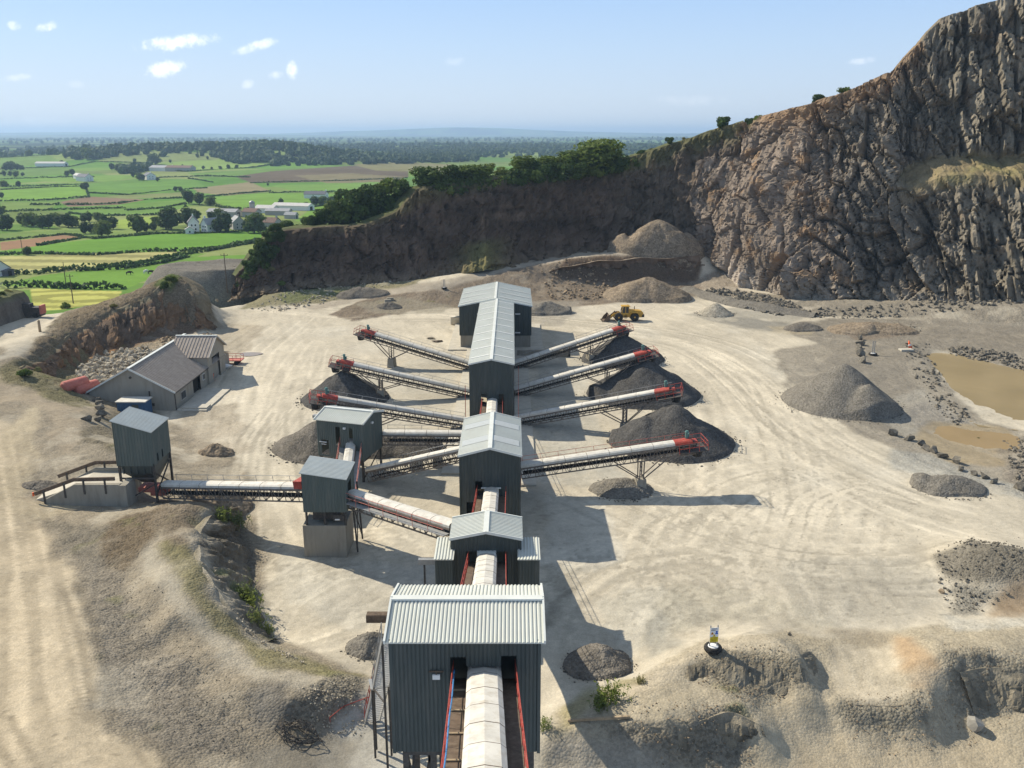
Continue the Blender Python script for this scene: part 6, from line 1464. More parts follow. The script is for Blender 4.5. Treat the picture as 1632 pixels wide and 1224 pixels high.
pl = MB(); pl.box(((X1 + X0) / 2, 168.7, 1.2), (X1 - X0 - .3, 18.2, 2.4)); pl.build('concrete_plinth', M['concrete'], t4)
for (x, z) in ((-6.2, 6.5), (-6.2, 3.0), (.75, 6.5), (.75, 3.0)):
    f = MB(); f.box((x + (.3 if x > 0 else 0), 159.2, z), (.9 if x > 0 else .4, .3, .16)); f.build('floodlight', M['white_paint'], t4)
# concrete aprons on both sides
for (a, b, c_, d__, l_) in ((.35, 2.75, 92.5, 158, 'pale concrete apron along the right side of the long gallery'), (-8.2, -5.85, 96, 158, 'pale concrete apron along the left side of the long gallery')):
    s_ = MB(); s_.box(((a + b) / 2, (c_ + d__) / 2, .1), (b - a, d__ - c_, .32)); tag(s_.build('concrete_apron', M['concrete_pale']), l_, 'slab')
s_ = MB(); s_.box((-3, 169, .08), (17.5, 23, .3)); tag(s_.build('concrete_apron', M['concrete_pale']), 'pale concrete pad under the wide end of the far building', 'slab')
lw = MB(); lw.box((5.6, 153.0, .55), (9.5, .35, 1.3)); lw.box((10.2, 153.0, .9), (.35, .35, 2.0)); tag(lw.build('retaining_wall', M['concrete']), 'low concrete wall right of the far gallery between the conveyors', 'wall')
tk = MB(); tk.lathe([(1.0, 0), (1.0, 1.5), (1.05, 1.55)], (-11.8, 181, .1), 'z', 18); tag(tk.build('concrete_ring', M['concrete_pale'], None, True), 'round pale concrete ring left behind the far building', 'pipe ring')

# ---- ladders hung on gallery and tower sides
def ladder(x, y, z0, z1, label):
    o = worldthing('ladder', label, 'ladder', (x, y, z0)); a = MB()
    for s in (-.3, .3): a.beam((x, y + s, z0), (x, y + s, z1), .06, .06)
    a.build('stile', M['red_faded'], o); r_ = MB()
    for z in np.arange(z0 + .3, z1, .35): r_.tube((x, y - .3, z), (x, y + .3, z), .022, n=5)
    r_.build('rung', M['red_faded'], o)
ladder(.85, 112.9, 0.3, 5.4, 'red ladder by the tail of the second right-hand conveyor'); ladder(.95, 126.5, 0.3, 5.0, 'red ladder at the right gallery wall between the two middle conveyors'); ladder(-6.4, 116.4, .3, 5.0, 'red ladder at the left gallery wall near its front'); ladder(1.0, 92.6, .3, 6, 'red ladder behind the third tower')

# ================================================================== CONVEYORS
def conveyor(name, label, p0, p1, w=1.2, head=True, trestles=(), walk=(-1,), cover='cover_white', group=None, truss=1.2, tower_cover=None, rail='galvanised', belt_lo=True, tail_drop=True, coverspan=(0.0, 1.0), panel=2.4, hood_z=0.0):
    p0 = np.array(p0, float); p1 = np.array(p1, float); d = p1 - p0; L = np.linalg.norm(d); d /= L
    s = np.cross(d, [0, 0, 1.]); s /= np.linalg.norm(s); n = np.cross(s, d)
    o = worldthing(name, label, 'conveyor', p0, group); P = lambda t, a, b: p0 + d * t + s * a + n * b
    h = w / 2; ch = 1.0 if rail == 'red_paint' else .74; prof = [(-h, .02), (-h, .33 * ch), (-h * .74, .50 * ch), (0, .60 * ch), (h * .74, .50 * ch), (h, .33 * ch), (h, .02)]
    c = MB(); t0, t1 = coverspan[0] * L, coverspan[1] * L - (2.2 if head else 0); m_ = max(1, round((t1 - t0) / panel)); st_ = (t1 - t0) / m_
    for k in range(m_):
        a, b = t0 + k * st_ + .02, t0 + (k + 1) * st_ - .02; g_ = 1 + .012 * (k % 2)
        vs = [P(a, x * g_, y * g_) for x, y in prof] + [P(b, x * g_, y * g_) for x, y in prof]
        c.add(vs, [[i, i + 1, i + 8, i + 7] for i in range(6)] + [[0, 7, 13, 6]] + [[6, 5, 4, 3, 2, 1, 0], [7, 8, 9, 10, 11, 12, 13]])
    co = c.build('belt_cover', M[cover], o)
    sm = MB()
    for k in range(m_ + 1):
        t = min(max(t0 + k * st_, t0 + .02), t1 - .02)
        for (x, y), (x2, y2) in zip(prof[:-1], prof[1:]): sm.beam(P(t, x * .99, y * .99), P(t, x2 * .99, y2 * .99), .035, .035)
    sm.build('cover_seam', M['brown_steel'], co)
    b_ = MB(); b_.beam(P(0, 0, -.03), P(L - .1, 0, -.03), w * .8, .05); b_.beam(P(.2, 0, -truss * .62), P(L - .3, 0, -truss * .62), w * .75, .03)
    b_.build('belt', M['rubber'], o)
    f = MB()
    for q in (-1, 1):
        f.beam(P(0, q * h, -.08), P(L, q * h, -.08), .09, .14); f.beam(P(0, q * h, -truss), P(L, q * h, -truss), .09, .12)
        k = 0; t = 0.0
        while t < L - .4:
            e = min(t + .75, L); f.beam(P(t, q * h, -.1), P(t, q * h, -truss), .06, .06); f.beam(P(t, q * h, -truss if k % 2 else -.1), P(e, q * h, -.1 if k % 2 else -truss), .05, .05); t += .75; k += 1
    t = 0.4
    while t < L: f.beam(P(t, -h, -truss), P(t, h, -truss), .05, .05); t += 1.5
    t = .5
    while t < L: f.tube(P(t, -h * .9, -.12), P(t, h * .9, -.12), .06, n=6); f.tube(P(t, -h * .8, -truss * .68), P(t, h * .8, -truss * .68), .05, n=6); t += 1.25
    f.build('truss_frame', M['truss_steel'], o)
    for q in walk:
        a = MB(); a.beam(P(0, q * (h + .38), -.42), P(L, q * (h + .38), -.42), .66, .06); t = .6
        while t < L: a.beam(P(t, q * h, -.5), P(t, q * (h + .7), -.46), .05, .06); t += 2.2
        wk = a.build('walkway', M['brown_steel' if rail == 'red_paint' else 'galvanised'], o)
        r_ = MB()
        for zz in (.18, .65): r_.tube(P(.3, q * (h + .70), zz), P(L, q * (h + .70), zz), .024, n=5)
        t = .4
        while t < L: r_.tube(P(t, q * (h + .70), -.42), P(t, q * (h + .70), .66), .024, n=5); t += 2.0
        r_.build('handrail', M[rail], wk)
    if head:
        g = MB(); vs = [P(L - 2.25, x * 1.06, y * 1.06) for x, y in prof] + [P(L - .3, x * 1.06, y * 1.06) for x, y in prof]
        g.add(vs, [[i, i + 1, i + 8, i + 7] for i in range(6)] + [[0, 7, 13, 6], [6, 5, 4, 3, 2, 1, 0], [7, 8, 9, 10, 11, 12, 13]]); g.beam(P(L - .1, 0, .06), P(L + .3, 0, .02), w * .8, .3); g.build('head_guard', M['red_paint'], o)
        e = MB(); e.beam(P(L - 1.9, 0, -.75), P(L + 1.2, 0, -.75), w + 1.5, .07); 
        for q in (-1, 1): e.beam(P(L - 1.9, q * (h + .2), -.85), P(L + 1.2, q * (h + .2), -.85), .1, .2)
        pf = e.build('head_platform', M['dark_steel'], o)
        r_ = MB(); hw = h + .72
        for zz in (-.2, .35):
            pts = [P(L - 2.0, -hw, zz), P(L + 1.2, -hw, zz), P(L + 1.2, hw, zz), P(L - 2.0, hw, zz)]; r_.path(pts, .03, 6)
        for q in (-1, 1):
            for t in (-2.0, -.9, .2, 1.2): r_.tube(P(L + t, q * hw, -.75), P(L + t, q * hw, .37), .03, n=6)
        r_.tube(P(L + 1.2, 0, -.75), P(L + 1.2, 0, .37), .03, n=6); r_.build('guard_rail', M['red_paint'], pf)
        hd = np.array([d[0], d[1], 0]) / math.hypot(d[0], d[1]); cc = P(L + .35, 0, -.75); k = MB()
        k.lathe([(.55, 0), (.62, -.45), (.50, -.95)], cc + [0, 0, .0], 'z', 10); k.build('discharge_chute', M['rubber'], o)
        dm = MB(); dm.tube(P(L - .1, -h * .9, -.12), P(L - .1, h * .9, -.12), .3, n=12); dm.build('head_drum', M['dark_steel'], o)
        mo = MB(); mp_ = P(L - .75, -.1, .62); mo.tube(mp_ - [0, 0, .15], mp_ + [0, 0, .55], .16, n=10); mo.tube(mp_ + [0, 0, .55], mp_ + [0, 0, .72], .24, .15, n=10); mo.box(mp_ + [.1, .25, .1], (.4, .35, .4)); mo.build('drive_motor', M['green_motor'], o)
    for (t, spread, zg) in trestles:
        T = t * L; top = P(T, 0, -truss); base = np.array([top[0], top[1], zg]); hd = np.array([d[0], d[1], 0]) / math.hypot(d[0], d[1])
        tr = MB()
        for q in (-1, 1):
            for e in (-.22, .22): tr.beam(base + s * q * .45 + hd * e + [0, 0, 1.5], P(T + e, q * h, -truss), .12, .12)
            for e in (-spread, spread): 
                tr.beam(base + s * q * .45 + hd * np.sign(e) * .2 + [0, 0, 1.5], P(T + e, q * h, -truss), .11, .11)
        for zz in np.linspace(1.9, top[2] - .4, 4): tr.beam(base + s * .5 + [0, 0, zz - zg], base - s * .5 + [0, 0, zz - zg], .07, .07)
        tro = tr.build('trestle', M['truss_steel'], o)
        fb = MB(); pr = [(-.62, -.4), (.62, -.4), (.5, 1.5), (-.5, 1.5)]
        vs = [base + hd * q * (.62 if zz < 0 else .5) + s * r_ * (.8 if zz < 0 else .65) + [0, 0, zz] for zz in (-.5, 1.5) for q, r_ in ((-1, -1), (1, -1), (1, 1), (-1, 1))]
        fb.add(vs, [[3, 2, 1, 0], [4, 5, 6, 7], [0, 1, 5, 4], [1, 2, 6, 5], [2, 3, 7, 6], [3, 0, 4, 7]]); fb.build('footing', M['concrete'], tro)
    return o
GR = 'stockpile conveyors fanning out from the gallery'
dz = .6
conveyor('conveyor', 'nearest right-hand stockpile conveyor with white cover and red head, front of the four', (.9, 90.2, 3.9 - dz), (20.0, 92, 6.15 - dz), head=True, trestles=[(.69, 3.0, 0)], group=GR, rail='red_faded')
conveyor('conveyor', 'right-hand stockpile conveyor second from the front, dropping stone on the double-crested heap', (.3, 114.6, 1.5 - dz), (20.6, 109.3, 7.1 - dz), trestles=[(.70, 3.2, 0)], group=GR)
conveyor('conveyor', 'right-hand stockpile conveyor third from the front, over the sharp-peaked dark heap', (.3, 128, 1.7 - dz), (20.6, 130, 7.05 - dz), trestles=[(.68, 3.2, 0)], group=GR)
conveyor('conveyor', 'farthest right-hand stockpile conveyor, its red head just under the yellow loader', (.3, 144, 1.7 - dz), (19.4, 151, 6.4 - dz), trestles=[(.68, 3.0, 0)], group=GR)
conveyor('conveyor', 'farthest left-hand stockpile conveyor with no heap under its red head', (-5.8, 142.6, 1.7 - dz), (-25.2, 147, 6.6 - dz), trestles=[(.74, 3.0, 0)], group=GR, walk=(1,))
conveyor('conveyor', 'middle left-hand stockpile conveyor above the dark pointed heap', (-5.8, 127.2, 1.6 - dz), (-25.6, 126.7, 6.4 - dz), trestles=[(.68, 3.2, 0)], group=GR, walk=(1,))
conveyor('conveyor', 'nearest left-hand stockpile conveyor passing behind the left screening tower', (-5.8, 112.8, 1.7 - dz), (-24.4, 107.6, 6.7 - dz), trestles=[(.64, 3.0, 0)], group=GR, walk=(1,))
conveyor('conveyor', 'level conveyor joining the left screening tower to the third tower', (-15.2, 98.9, 4.7 - dz), (-5.0, 90.6, 4.9 - dz) if False else (-4.9, 98.9, 4.6 - dz), head=False, trestles=[(.62, 1.2, 0)], walk=(-1,))
conveyor('conveyor', 'rising conveyor from under the left screening tower to the third tower', (-16.3, 94.2, 1.9 - dz), (-4.9, 87.6, 6.9 - dz), head=False, rail='galvanised')
conveyor('conveyor', 'conveyor rising from the left relay tower across to the second tower', (-15.0, 76.9, 6.3 - dz), (-4.75, 66.4, 7.6 - dz) if False else (-4.7, 67.0, 7.55 - dz), head=False, w=1.2, rail='red_faded', walk=(1,))
conveyor('conveyor', 'long level conveyor from the feed hopper to the left relay tower', (-35.0, 83.2, 4.6 - dz), (-19.2, 77.0, 6.9 - dz), head=False, rail='galvanised', cover='cover_white')
hg = MB(); hg.beam((-20.1, 77.35, 6.62), (-19.25, 77.0, 6.75), 1.35, .75); tag(hg.build('drive_guard', M['red_paint']), 'red drive guard where the hopper conveyor enters the left relay tower', 'guard')
conveyor('conveyor', 'steep conveyor with faded red handrails between the relay tower and the left screening tower', (-17.3, 83.3, 2.2 - dz), (-18.3, 95.4, 5.0 - dz), head=False, w=1.1, rail='red_faded', walk=(-1, 1))
GM = 'covered conveyors linking the towers in the main row'
m0 = conveyor('conveyor', 'broad white covered conveyor climbing from the nearest tower towards the viewer', (-1.36, 38.2, 13.15 - dz), (-.15, 2.0, 23.9 - dz), w=1.62, head=False, walk=(-1, 1), rail='red_paint', group=GM, truss=.9, panel=2.1)
conveyor('conveyor', 'white covered conveyor between the nearest and the second tower', (-1.98, 64.6, 6.0 - dz), (-1.75, 42.0, 12.8 - dz), w=1.55, head=False, walk=(-1, 1), rail='red_paint', group=GM, panel=2.2)
conveyor('conveyor', 'white covered conveyor between the second and the third tower', (-2.0, 81.5, 4.75 - dz), (-2.0, 67.0, 7.4 - dz), w=1.42, head=False, walk=(-1, 1), rail='red_paint', group=GM)
conveyor('conveyor', 'farthest covered conveyor of the main row, entering the long gallery', (-2.66, 115.4, 3.75 - dz), (-2.4, 91.0, 6.9 - dz), w=1.35, head=False, walk=(-1, 1), rail='red_paint', group=GM, cover='cover_white')
# blue hose along the left rail of the climbing conveyor
hp = [np.array([-1.36, 38.2, 12.55]) + (np.array([-.15, 2.0, 23.3]) - np.array([-1.36, 38.2, 12.55])) * t + np.array([-1.44, 0, .32 + .12 * math.sin(t * 40)]) for t in np.linspace(.02, .6, 24)]
h_ = MB(); h_.path(hp, .035, 6); tag(h_.build('hose', M['hose_blue'], None, True), 'blue hose tied along the left handrail of the climbing conveyor', 'hose')
for k, t in enumerate(np.linspace(.05, .55, 8)):
    q = np.array([-1.36, 38.2, 12.55]) + (np.array([-.15, 2.0, 23.3]) - np.array([-1.36, 38.2, 12.55])) * t; MB().box(q + [-1.18, 0, -.36], (.64, .09, .06)).build('tread_cleat', M['timber'], m0)

# ================================================================== LEFT TOWERS AND HOPPER
tA = worldthing('relay_tower', 'left relay tower, a small dark box house on a concrete block with a tilted roof', 'tower', (-17.3, 75.3, 0))
mb = MB(); x0, x1, y0, y1 = -19.2, -15.2, 75.3, 79.6; zl, zrr = 8.35, 7.75
wall_panel(mb, (x0, y0), (x1, y0), 4.55, [(0, zl), (4, zrr)], (), .3); wall_panel(mb, (x1, y0), (x1, y1), 4.55, [(0, zrr), (4.3, zrr)], [(.8, 2.6, 5, 7)], .3); wall_panel(mb, (x1, y1), (x0, y1), 4.55, [(0, zrr), (4, zl)], (), .3); wall_panel(mb, (x0, y1), (x0, y0), 4.55, [(0, zl), (4.3, zl)], [(1.6, 3.6, 5, 7.2)], .3)
mb.build('wall_cladding', M['wall_steel_green'], tA)
rf = MB(); rib_sheet(rf, (x0 - .15, y0 - .15, zl + .1), (0, 4.6, 0), (4.3, 0, zrr - zl - .04), .3, .04); rf.build('roof', M['roof_steel_blue'], tA)
cb = MB(); cb.box((-17.4, 77.2, 1.45), (3.95, 3.8, 3.5)); cb.build('concrete_base', M['concrete'], tA)
fs = MB()
for x in (x0 + .2, -17.3, x1 - .2):
    for y in (y0 + .2, y1 - .2): fs.box((x, y, 3.9), (.18, .18, 1.5))
fs.box((-17.2, 77.3, 4.0), (2.6, 2.8, .9)); fs.box((-16.0, 75.35, 3.95), (1.0, .15, .55)); fs.build('support_frame', M['dark_steel'], tA)
fl = MB(); fl.box((-16.1, 75.2, 3.85), (.45, .06, .12)); fl.build('floodlight', M['white_paint'], tA)
st_ = MB(); 
for y in (76.4, 79.2): st_.beam((-14.6, y, 0), (-14.9, y, 6.0), .14, .14)
st_.beam((-14.6, 76.4, .2), (-14.9, 79.2, 5.2), .09, .09); st_.beam((-14.6, 79.2, .2), (-14.9, 76.4, 5.2), .09, .09); st_.build('side_trestle', M['dark_steel'], tA)

tB = thing('screening_tower', 'left screening tower, dark ribbed house with a pale ridged roof standing on steel legs', 'tower', (-22.2, 95.6, 0), -math.atan2(1.7, 5.4))
W_b, D_b = 5.7, 5.0; zb, ze, zr = 2.6, 7.0, 7.65
mb = MB(); gpx = [(0, ze), (D_b / 2, zr), (D_b, ze)]
wall_panel(mb, (0, 0), (W_b, 0), zb, [(0, ze), (W_b, ze)], [(2.35, 2.95, 4.0, 6.3), (4.05, 4.5, 4.0, 6.3), (.5, 1.4, 2.8, 4.6)], .24, .05); wall_panel(mb, (W_b, 0), (W_b, D_b), zb, gpx, (), .24, .05)
wall_panel(mb, (W_b, D_b), (0, D_b), zb, [(0, ze), (W_b, ze)], (), .24, .05); wall_panel(mb, (0, D_b), (0, 0), zb, gpx, (), .24, .05)
mb.build('wall_cladding', M['wall_steel_green'], tB)
gable_roof(tB, 0, W_b, 0, D_b, ze, zr, 'x', .2, pitch=.24)
for x in (.2, W_b * .5, W_b - .2):
    for y in (.2, D_b - .2): l = MB(); l.box((x, y, 1.3), (.22, .22, 2.8)); l.build('leg', M['dark_steel'], tB)
bx = MB(); bx.beam((.2, .2, .2), (W_b * .5, .2, 2.5), .1, .1); bx.beam((W_b - .2, .2, .2), (W_b - .2, D_b - .2, 2.5), .1, .1); bx.box((W_b * .55, D_b * .5, 2.1), (3, 3, 1.2)); bx.build('bracing', M['dark_steel'], tB)
fl = MB(); fl.box((W_b + .12, 2.3, 6.4), (.2, .3, .2)); fl.box((3.55, -.12, 6.25), (.3, .2, .2)); fl.build('floodlight', M['white_paint'], tB)
ch = MB(); ch.box((-.8, 2.2, 6.5), (1.7, .5, .35)); ch.build('chute', M['galvanised'], tB)
dn = MB(); dn.box((.75, -.1, 4.35), (.9, .12, .08)); dn.box((.85, -.1, 4.1), (.6, .12, .06)); dn.build('walkway_bracket', M['white_paint'], tB)

tC = worldthing('feed_hopper', 'tall grey hopper tower at the top of the concrete tipping ramp on the left', 'hopper', (-37.2, 82, 2.5))
mb = MB(); x0, x1, y0, y1 = -39.0, -35.35, 82.0, 86.4; zl, zrr = 11.15, 10.0
wall_panel(mb, (x0, y0), (x1, y0), 6.5, [(0, zl), (x1 - x0, zrr)], (), .3); wall_panel(mb, (x1, y0), (x1, y1), 6.5, [(0, zrr), (4.4, zrr)], [(.9, 1.3, 6.6, 7.5), (2.1, 2.5, 6.6, 7.5)], .3); wall_panel(mb, (x1, y1), (x0, y1), 6.5, [(0, zrr), (x1 - x0, zl)], (), .3); wall_panel(mb, (x0, y1), (x0, y0), 6.5, [(0, zl), (4.4, zl)], [(.6, 3.8, 6.5, 9.8)], .3)
mb.build('wall_cladding', M['wall_steel_green'], tC)
rf = MB(); rib_sheet(rf, (x0 - .15, y0 - .15, zl + .1), (0, 4.7, 0), (x1 - x0 + .3, 0, zrr - zl - .06), .3, .04); rf.build('roof', M['roof_steel_blue'], tC)
hp_ = MB(); xm, ym = (x0 + x1) / 2, (y0 + y1) / 2
vs = [(x0 + .2, y0 + .1, 6.6), (x1 - .1, y0 + .1, 6.6), (x1 - .1, y1 - .1, 6.6), (x0 + .2, y1 - .1, 6.6), (x0 + .5, y0 + .3, 5.6), (x1 - .2, y0 + .3, 5.6), (x1 - .2, y1 - .3, 5.6), (x0 + .5, y1 - .3, 5.6), (xm - .2, ym - .7, 4.2), (xm + 1.0, ym - .7, 4.2), (xm + 1.0, ym + .7, 4.2), (xm - .2, ym + .7, 4.2)]
hp_.add(vs, [[0, 1, 5, 4], [1, 2, 6, 5], [2, 3, 7, 6], [3, 0, 4, 7], [4, 5, 9, 8], [5, 6, 10, 9], [6, 7, 11, 10], [7, 4, 8, 11]])
for k in range(5): hp_.box((x0 + .5 + k * .68, y0 + .16, 6.1), (.09, .14, 1.0))
hp_.build('hopper', M['wall_steel'], tC)
for x, y in ((x0 + .15, y0 + .1), (x1 - .1, y0 + .1), (x1 - .1, y1 - .1), (x0 + .15, y1 - .1)): l = MB(); l.box((x, y, 4.4), (.2, .2, 4.6)); l.build('leg', M['dark_steel'], tC)
br = MB(); br.beam((x1 - .1, y0 + .1, 5.8), (x1 - .1, y1 - .1, 3.0), .12, .12); br.beam((x1 - .1, y1 - .1, 5.8), (x1 - .1, y0 + .1, 3.4), .12, .12); br.beam((x0 + .1, y0, 5.2), (x1, y0, 5.2), .1, .16); br.beam((x0 + .15, y0, 2.6), (x1 - .1, y0, 4.6), .1, .1); br.build('bracing', M['dark_steel'], tC)
fd = MB(); fd.box((-36.3, 83.6, 3.6), (2.6, 1.5, .5)); fd.box((-35.6, 83.4, 3.2), (1.6, 1.2, .4)); fd.build('feeder', M['red_faded'], tC)
rp = worldthing('tipping_ramp', 'concrete tipping ramp with brown guard beams left of the hopper tower', 'ramp', (-42, 82, 2.5))
w = MB(); w.prism([(-45.6, 2.0), (-38.2, 1.4), (-38.2, 5.25), (-42.6, 5.25), (-45.6, 3.7)], 'y', 80.2, 80.7); w.prism([(-45.6, 2.0), (-38.2, 1.4), (-38.2, 5.25), (-42.6, 5.25), (-45.6, 3.7)], 'y', 84.6, 85.1); w.box((-37.9, 81.2, 3.2), (.7, 2.2, 4.0)); w.build('concrete_wall', M['concrete'], rp)
dk = MB(); dk.prism([(-47.5, 2.9), (-38.2, 2.4), (-38.2, 4.9), (-42.6, 4.9), (-47.5, 3.25)], 'y', 80.7, 84.6); dk.build('ramp_deck', M['concrete_pale'], rp)
for y in (80.3, 84.95):
    b_ = MB(); pts = [np.array([-46.6, y, 4.25]), np.array([-42.6, y, 5.75]), np.array([-38.6, y, 5.85])]
    for a, b in zip(pts[:-1], pts[1:]): b_.beam(a, b, .16, .36)
    bo = b_.build('guard_beam', M['brown_steel'], rp); ps = MB()
    for t in (.12, .38, .62, .88): q = np.array([-46.6 + 8 * t, y - .12, 0]); zt = np.interp(q[0], [-46.6, -42.6, -38.6], [4.25, 5.75, 5.85]); ps.box((q[0], q[1], zt - .75), (.16, .12, 1.5))
    ps.build('post', M['dark_steel'], bo)
e_ = MB(); e_.box((-46.75, 80.3, 4.22), (.1, .2, .38)); e_.build('end_plate', M['orange_paint'], rp)

# ================================================================== WORKSHOP
ws = worldthing('workshop', 'grey rendered workshop with a brown-grey tiled roof and a cross gable, left of the plant', 'building', (-48, 121, 0))
x0, x1, y0, y1, ze, zr = -60.2, -48.15, 121, 143, 2.9, 6.25; xm = (x0 + x1) / 2
mb = MB(); wall_panel(mb, (x0, y0), (x1, y0), -.5, [(0, ze), (xm - x0, zr), (x1 - x0, ze)], (), 99); wall_panel(mb, (x1, y0), (x1, y1), -.5, [(0, ze), (22, ze)], [(2.4, 4.2, .8, 2.0), (7.6, 10.8, 0, 2.4)], 99)
wall_panel(mb, (x1, y1), (x0, y1), -.5, [(0, ze), (xm - x0, zr), (x1 - x0, ze)], (), 99); wall_panel(mb, (x0, y1), (x0, y0), -.5, [(0, ze), (22, ze)], (), 99)
mb.build('wall', M['render_wall'], ws)
gable_roof(ws, x0, x1, y0, y1, ze, zr, 'y', .35, 'tile_roof', pitch=.52, dep=.07)
wx, wy0, wy1, wze, wzr = -47.85, 134.9, 143.1, 4.55, 6.9
mb = MB(); wall_panel(mb, (wx, wy0), (wx, wy1), -.5, [(0, wze), (4.1, wzr), (8.2, wze)], [(2.0, 5.6, 0, 3.9)], 99); wall_panel(mb, (-52, wy0), (wx, wy0), 2.0, [(0, wze), (4.15, wze)], (), 99); wall_panel(mb, (-48.3, wy0), (wx, wy0), -.5, [(0, 2.0), (.45, 2.0)], (), 99); wall_panel(mb, (wx, wy1), (-52, wy1), -.5, [(0, wze), (4.15, wze)], (), 99)
mb.build('gable_wall', M['render_wall'], ws)
gm = MB(); ymn = (wy0 + wy1) / 2
rib_sheet(gm, (-54.0, ymn, wzr + .05), (6.5, 0, 0), (0, wy0 - .35 - ymn, wze - wzr - .2), .52, .07); rib_sheet(gm, (-54.0, ymn, wzr + .05), (6.5, 0, 0), (0, wy1 + .35 - ymn, wze - wzr - .2), .52, .07)
g2_ = gm.build('cross_gable_roof', M['tile_roof'], ws); rc = MB(); rc.beam((-54, ymn, wzr + .1), (-47.4, ymn, wzr + .1), .4, .1); rc.build('ridge_cap', M['roof_trim'], g2_)
[MB().beam((-47.45, ymn, wzr + .02), (-47.45, yq, wze - .14), .1, .2).build('verge_trim', M['galvanised'], g2_) for yq in (wy0 - .35, wy1 + .35)]
dr = MB(); dr.box((-48.6, 138.7, 1.9), (.1, 3.8, 4.0)); dr.build('door', M['interior_dark'], ws)
dr = MB(); dr.box((-48.6, 130.2, 1.2), (.1, 3.4, 2.6)); dr.build('door', M['interior_dark'], ws)
wn = MB(); wn.box((-48.12, 124.3, 1.4), (.12, 2.0, 1.35)); wo = wn.build('window', M['grey_render'], ws); pn = MB(); pn.box((-48.08, 124.3, 1.4), (.1, 1.7, 1.05)); pn.build('pane', M['glass_dark'], wo)
wn = MB(); wn.box((-48.12, 133.2, 1.7), (.12, .9, 1.0)); wo = wn.build('window', M['white_paint'], ws); pn = MB(); pn.box((-48.08, 133.2, 1.7), (.1, .7, .8)); pn.build('pane', M['glass_dark'], wo)
gt = MB(); gt.tube((x1 + .42, y0 - .3, ze - .15), (x1 + .42, 134.6, ze - .15), .09, n=8); gt.tube((x1 + .06, y0 + .15, -.2), (x1 + .06, y0 + .15, ze - .2), .06, n=8); gt.build('gutter', M['dark_steel'], ws)
fl = MB(); fl.tube((xm + .1, y0 - .15, 4.9), (xm + .1, y0 - .02, 4.9), .18, n=12); fl.box((-51.6, y0 - .1, 2.0), (.14, .16, 1.8)); fl.box((-51.2, y0 - .1, .9), (.3, .16, .4)); fl.build('vent', M['dark_steel'], ws)
sl = MB(); sl.box((-45.8, 126.5, .04), (4.2, 11.5, .2)); tag(sl.build('concrete_apron', M['concrete_pale']), 'concrete strip along the door side of the workshop', 'slab')
sl = MB(); sl.box((-45.6, 122.2, .2), (3.6, 1.8, .3)); tag(sl.build('concrete_step', M['concrete_pale']), 'pale concrete step at the near corner of the workshop', 'slab')
an = MB(); an.prism([(143.1, -.3), (147, -.3), (147, 2.2), (143.1, 3.3)], 'x', -53, -48.4); ano = an.build('annex', M['render_wall'], ws); ar = MB(); rib_sheet(ar, (-53.3, 143.0, 3.45), (5.2, 0, 0), (0, 4.4, -1.2), .5, .06); ar.build('annex_roof', M['tile_roof'], ano)
# red tanks
for (px, py, l) in ((121, 616, 'faded red cylinder tank behind the other at the corner of the workshop'), (139, 620, 'faded red cylinder tank closest to the wall of the workshop')):
    q = onground(px, py + 6, 1.5) + [0, 0, .78]; o = worldthing('fuel_tank', l, 'tank', q, 'faded red tanks beside the workshop'); dv = np.array([.45, .9, 0]); 
    def cap_(t): return q + dv * t
    m_ = MB(); prev = None
    for (r0, t0), (r1, t1) in zip([(.05, -2.0), (.5, -1.95), (.82, -1.7), (.82, 1.7), (.5, 1.95)], [(.5, -1.95), (.82, -1.7), (.82, 1.7), (.5, 1.95), (.05, 2.0)]): m_.tube(cap_(t0), cap_(t1), r0, r1, 20, False)
    m_.build('shell', M['red_faded'], o, True); sd_ = MB()
    for t in (-1.2, 1.2): sd_.box(cap_(t) - [0, 0, .75], (1.3, .3, .5))
    sd_.build('saddle', M['dark_steel'], o)
    bd = MB()
    for t in (-.9, .9): bd.tube(cap_(t - .04), cap_(t + .04), .835, n=20)
    bd.build('band', M['red_faded'], o)
# blue cabin with white lid
q = at(216, 660, .3); cbn = worldthing('cabin', 'blue cabin with a whitish flat roof between the hopper and the workshop', 'cabin', q)
m_ = MB(); m_.box(q + [0, 0, .9], (3.9, 2.3, 2.3)); 
for k in range(12): m_.box(q + [-1.8 + k * .33, -1.17, .9], (.14, .05, 2.2))
m_.build('body', M['blue_paint'], cbn); m_ = MB(); m_.box(q + [0, 0, 2.12], (4.2, 2.6, .14)); m_.build('roof', M['cover_white'], cbn)
m_ = MB(); m_.box(q + [.6, -1.22, .8], (.9, .05, 1.9)); m_.build('door', M['wall_steel'], cbn)
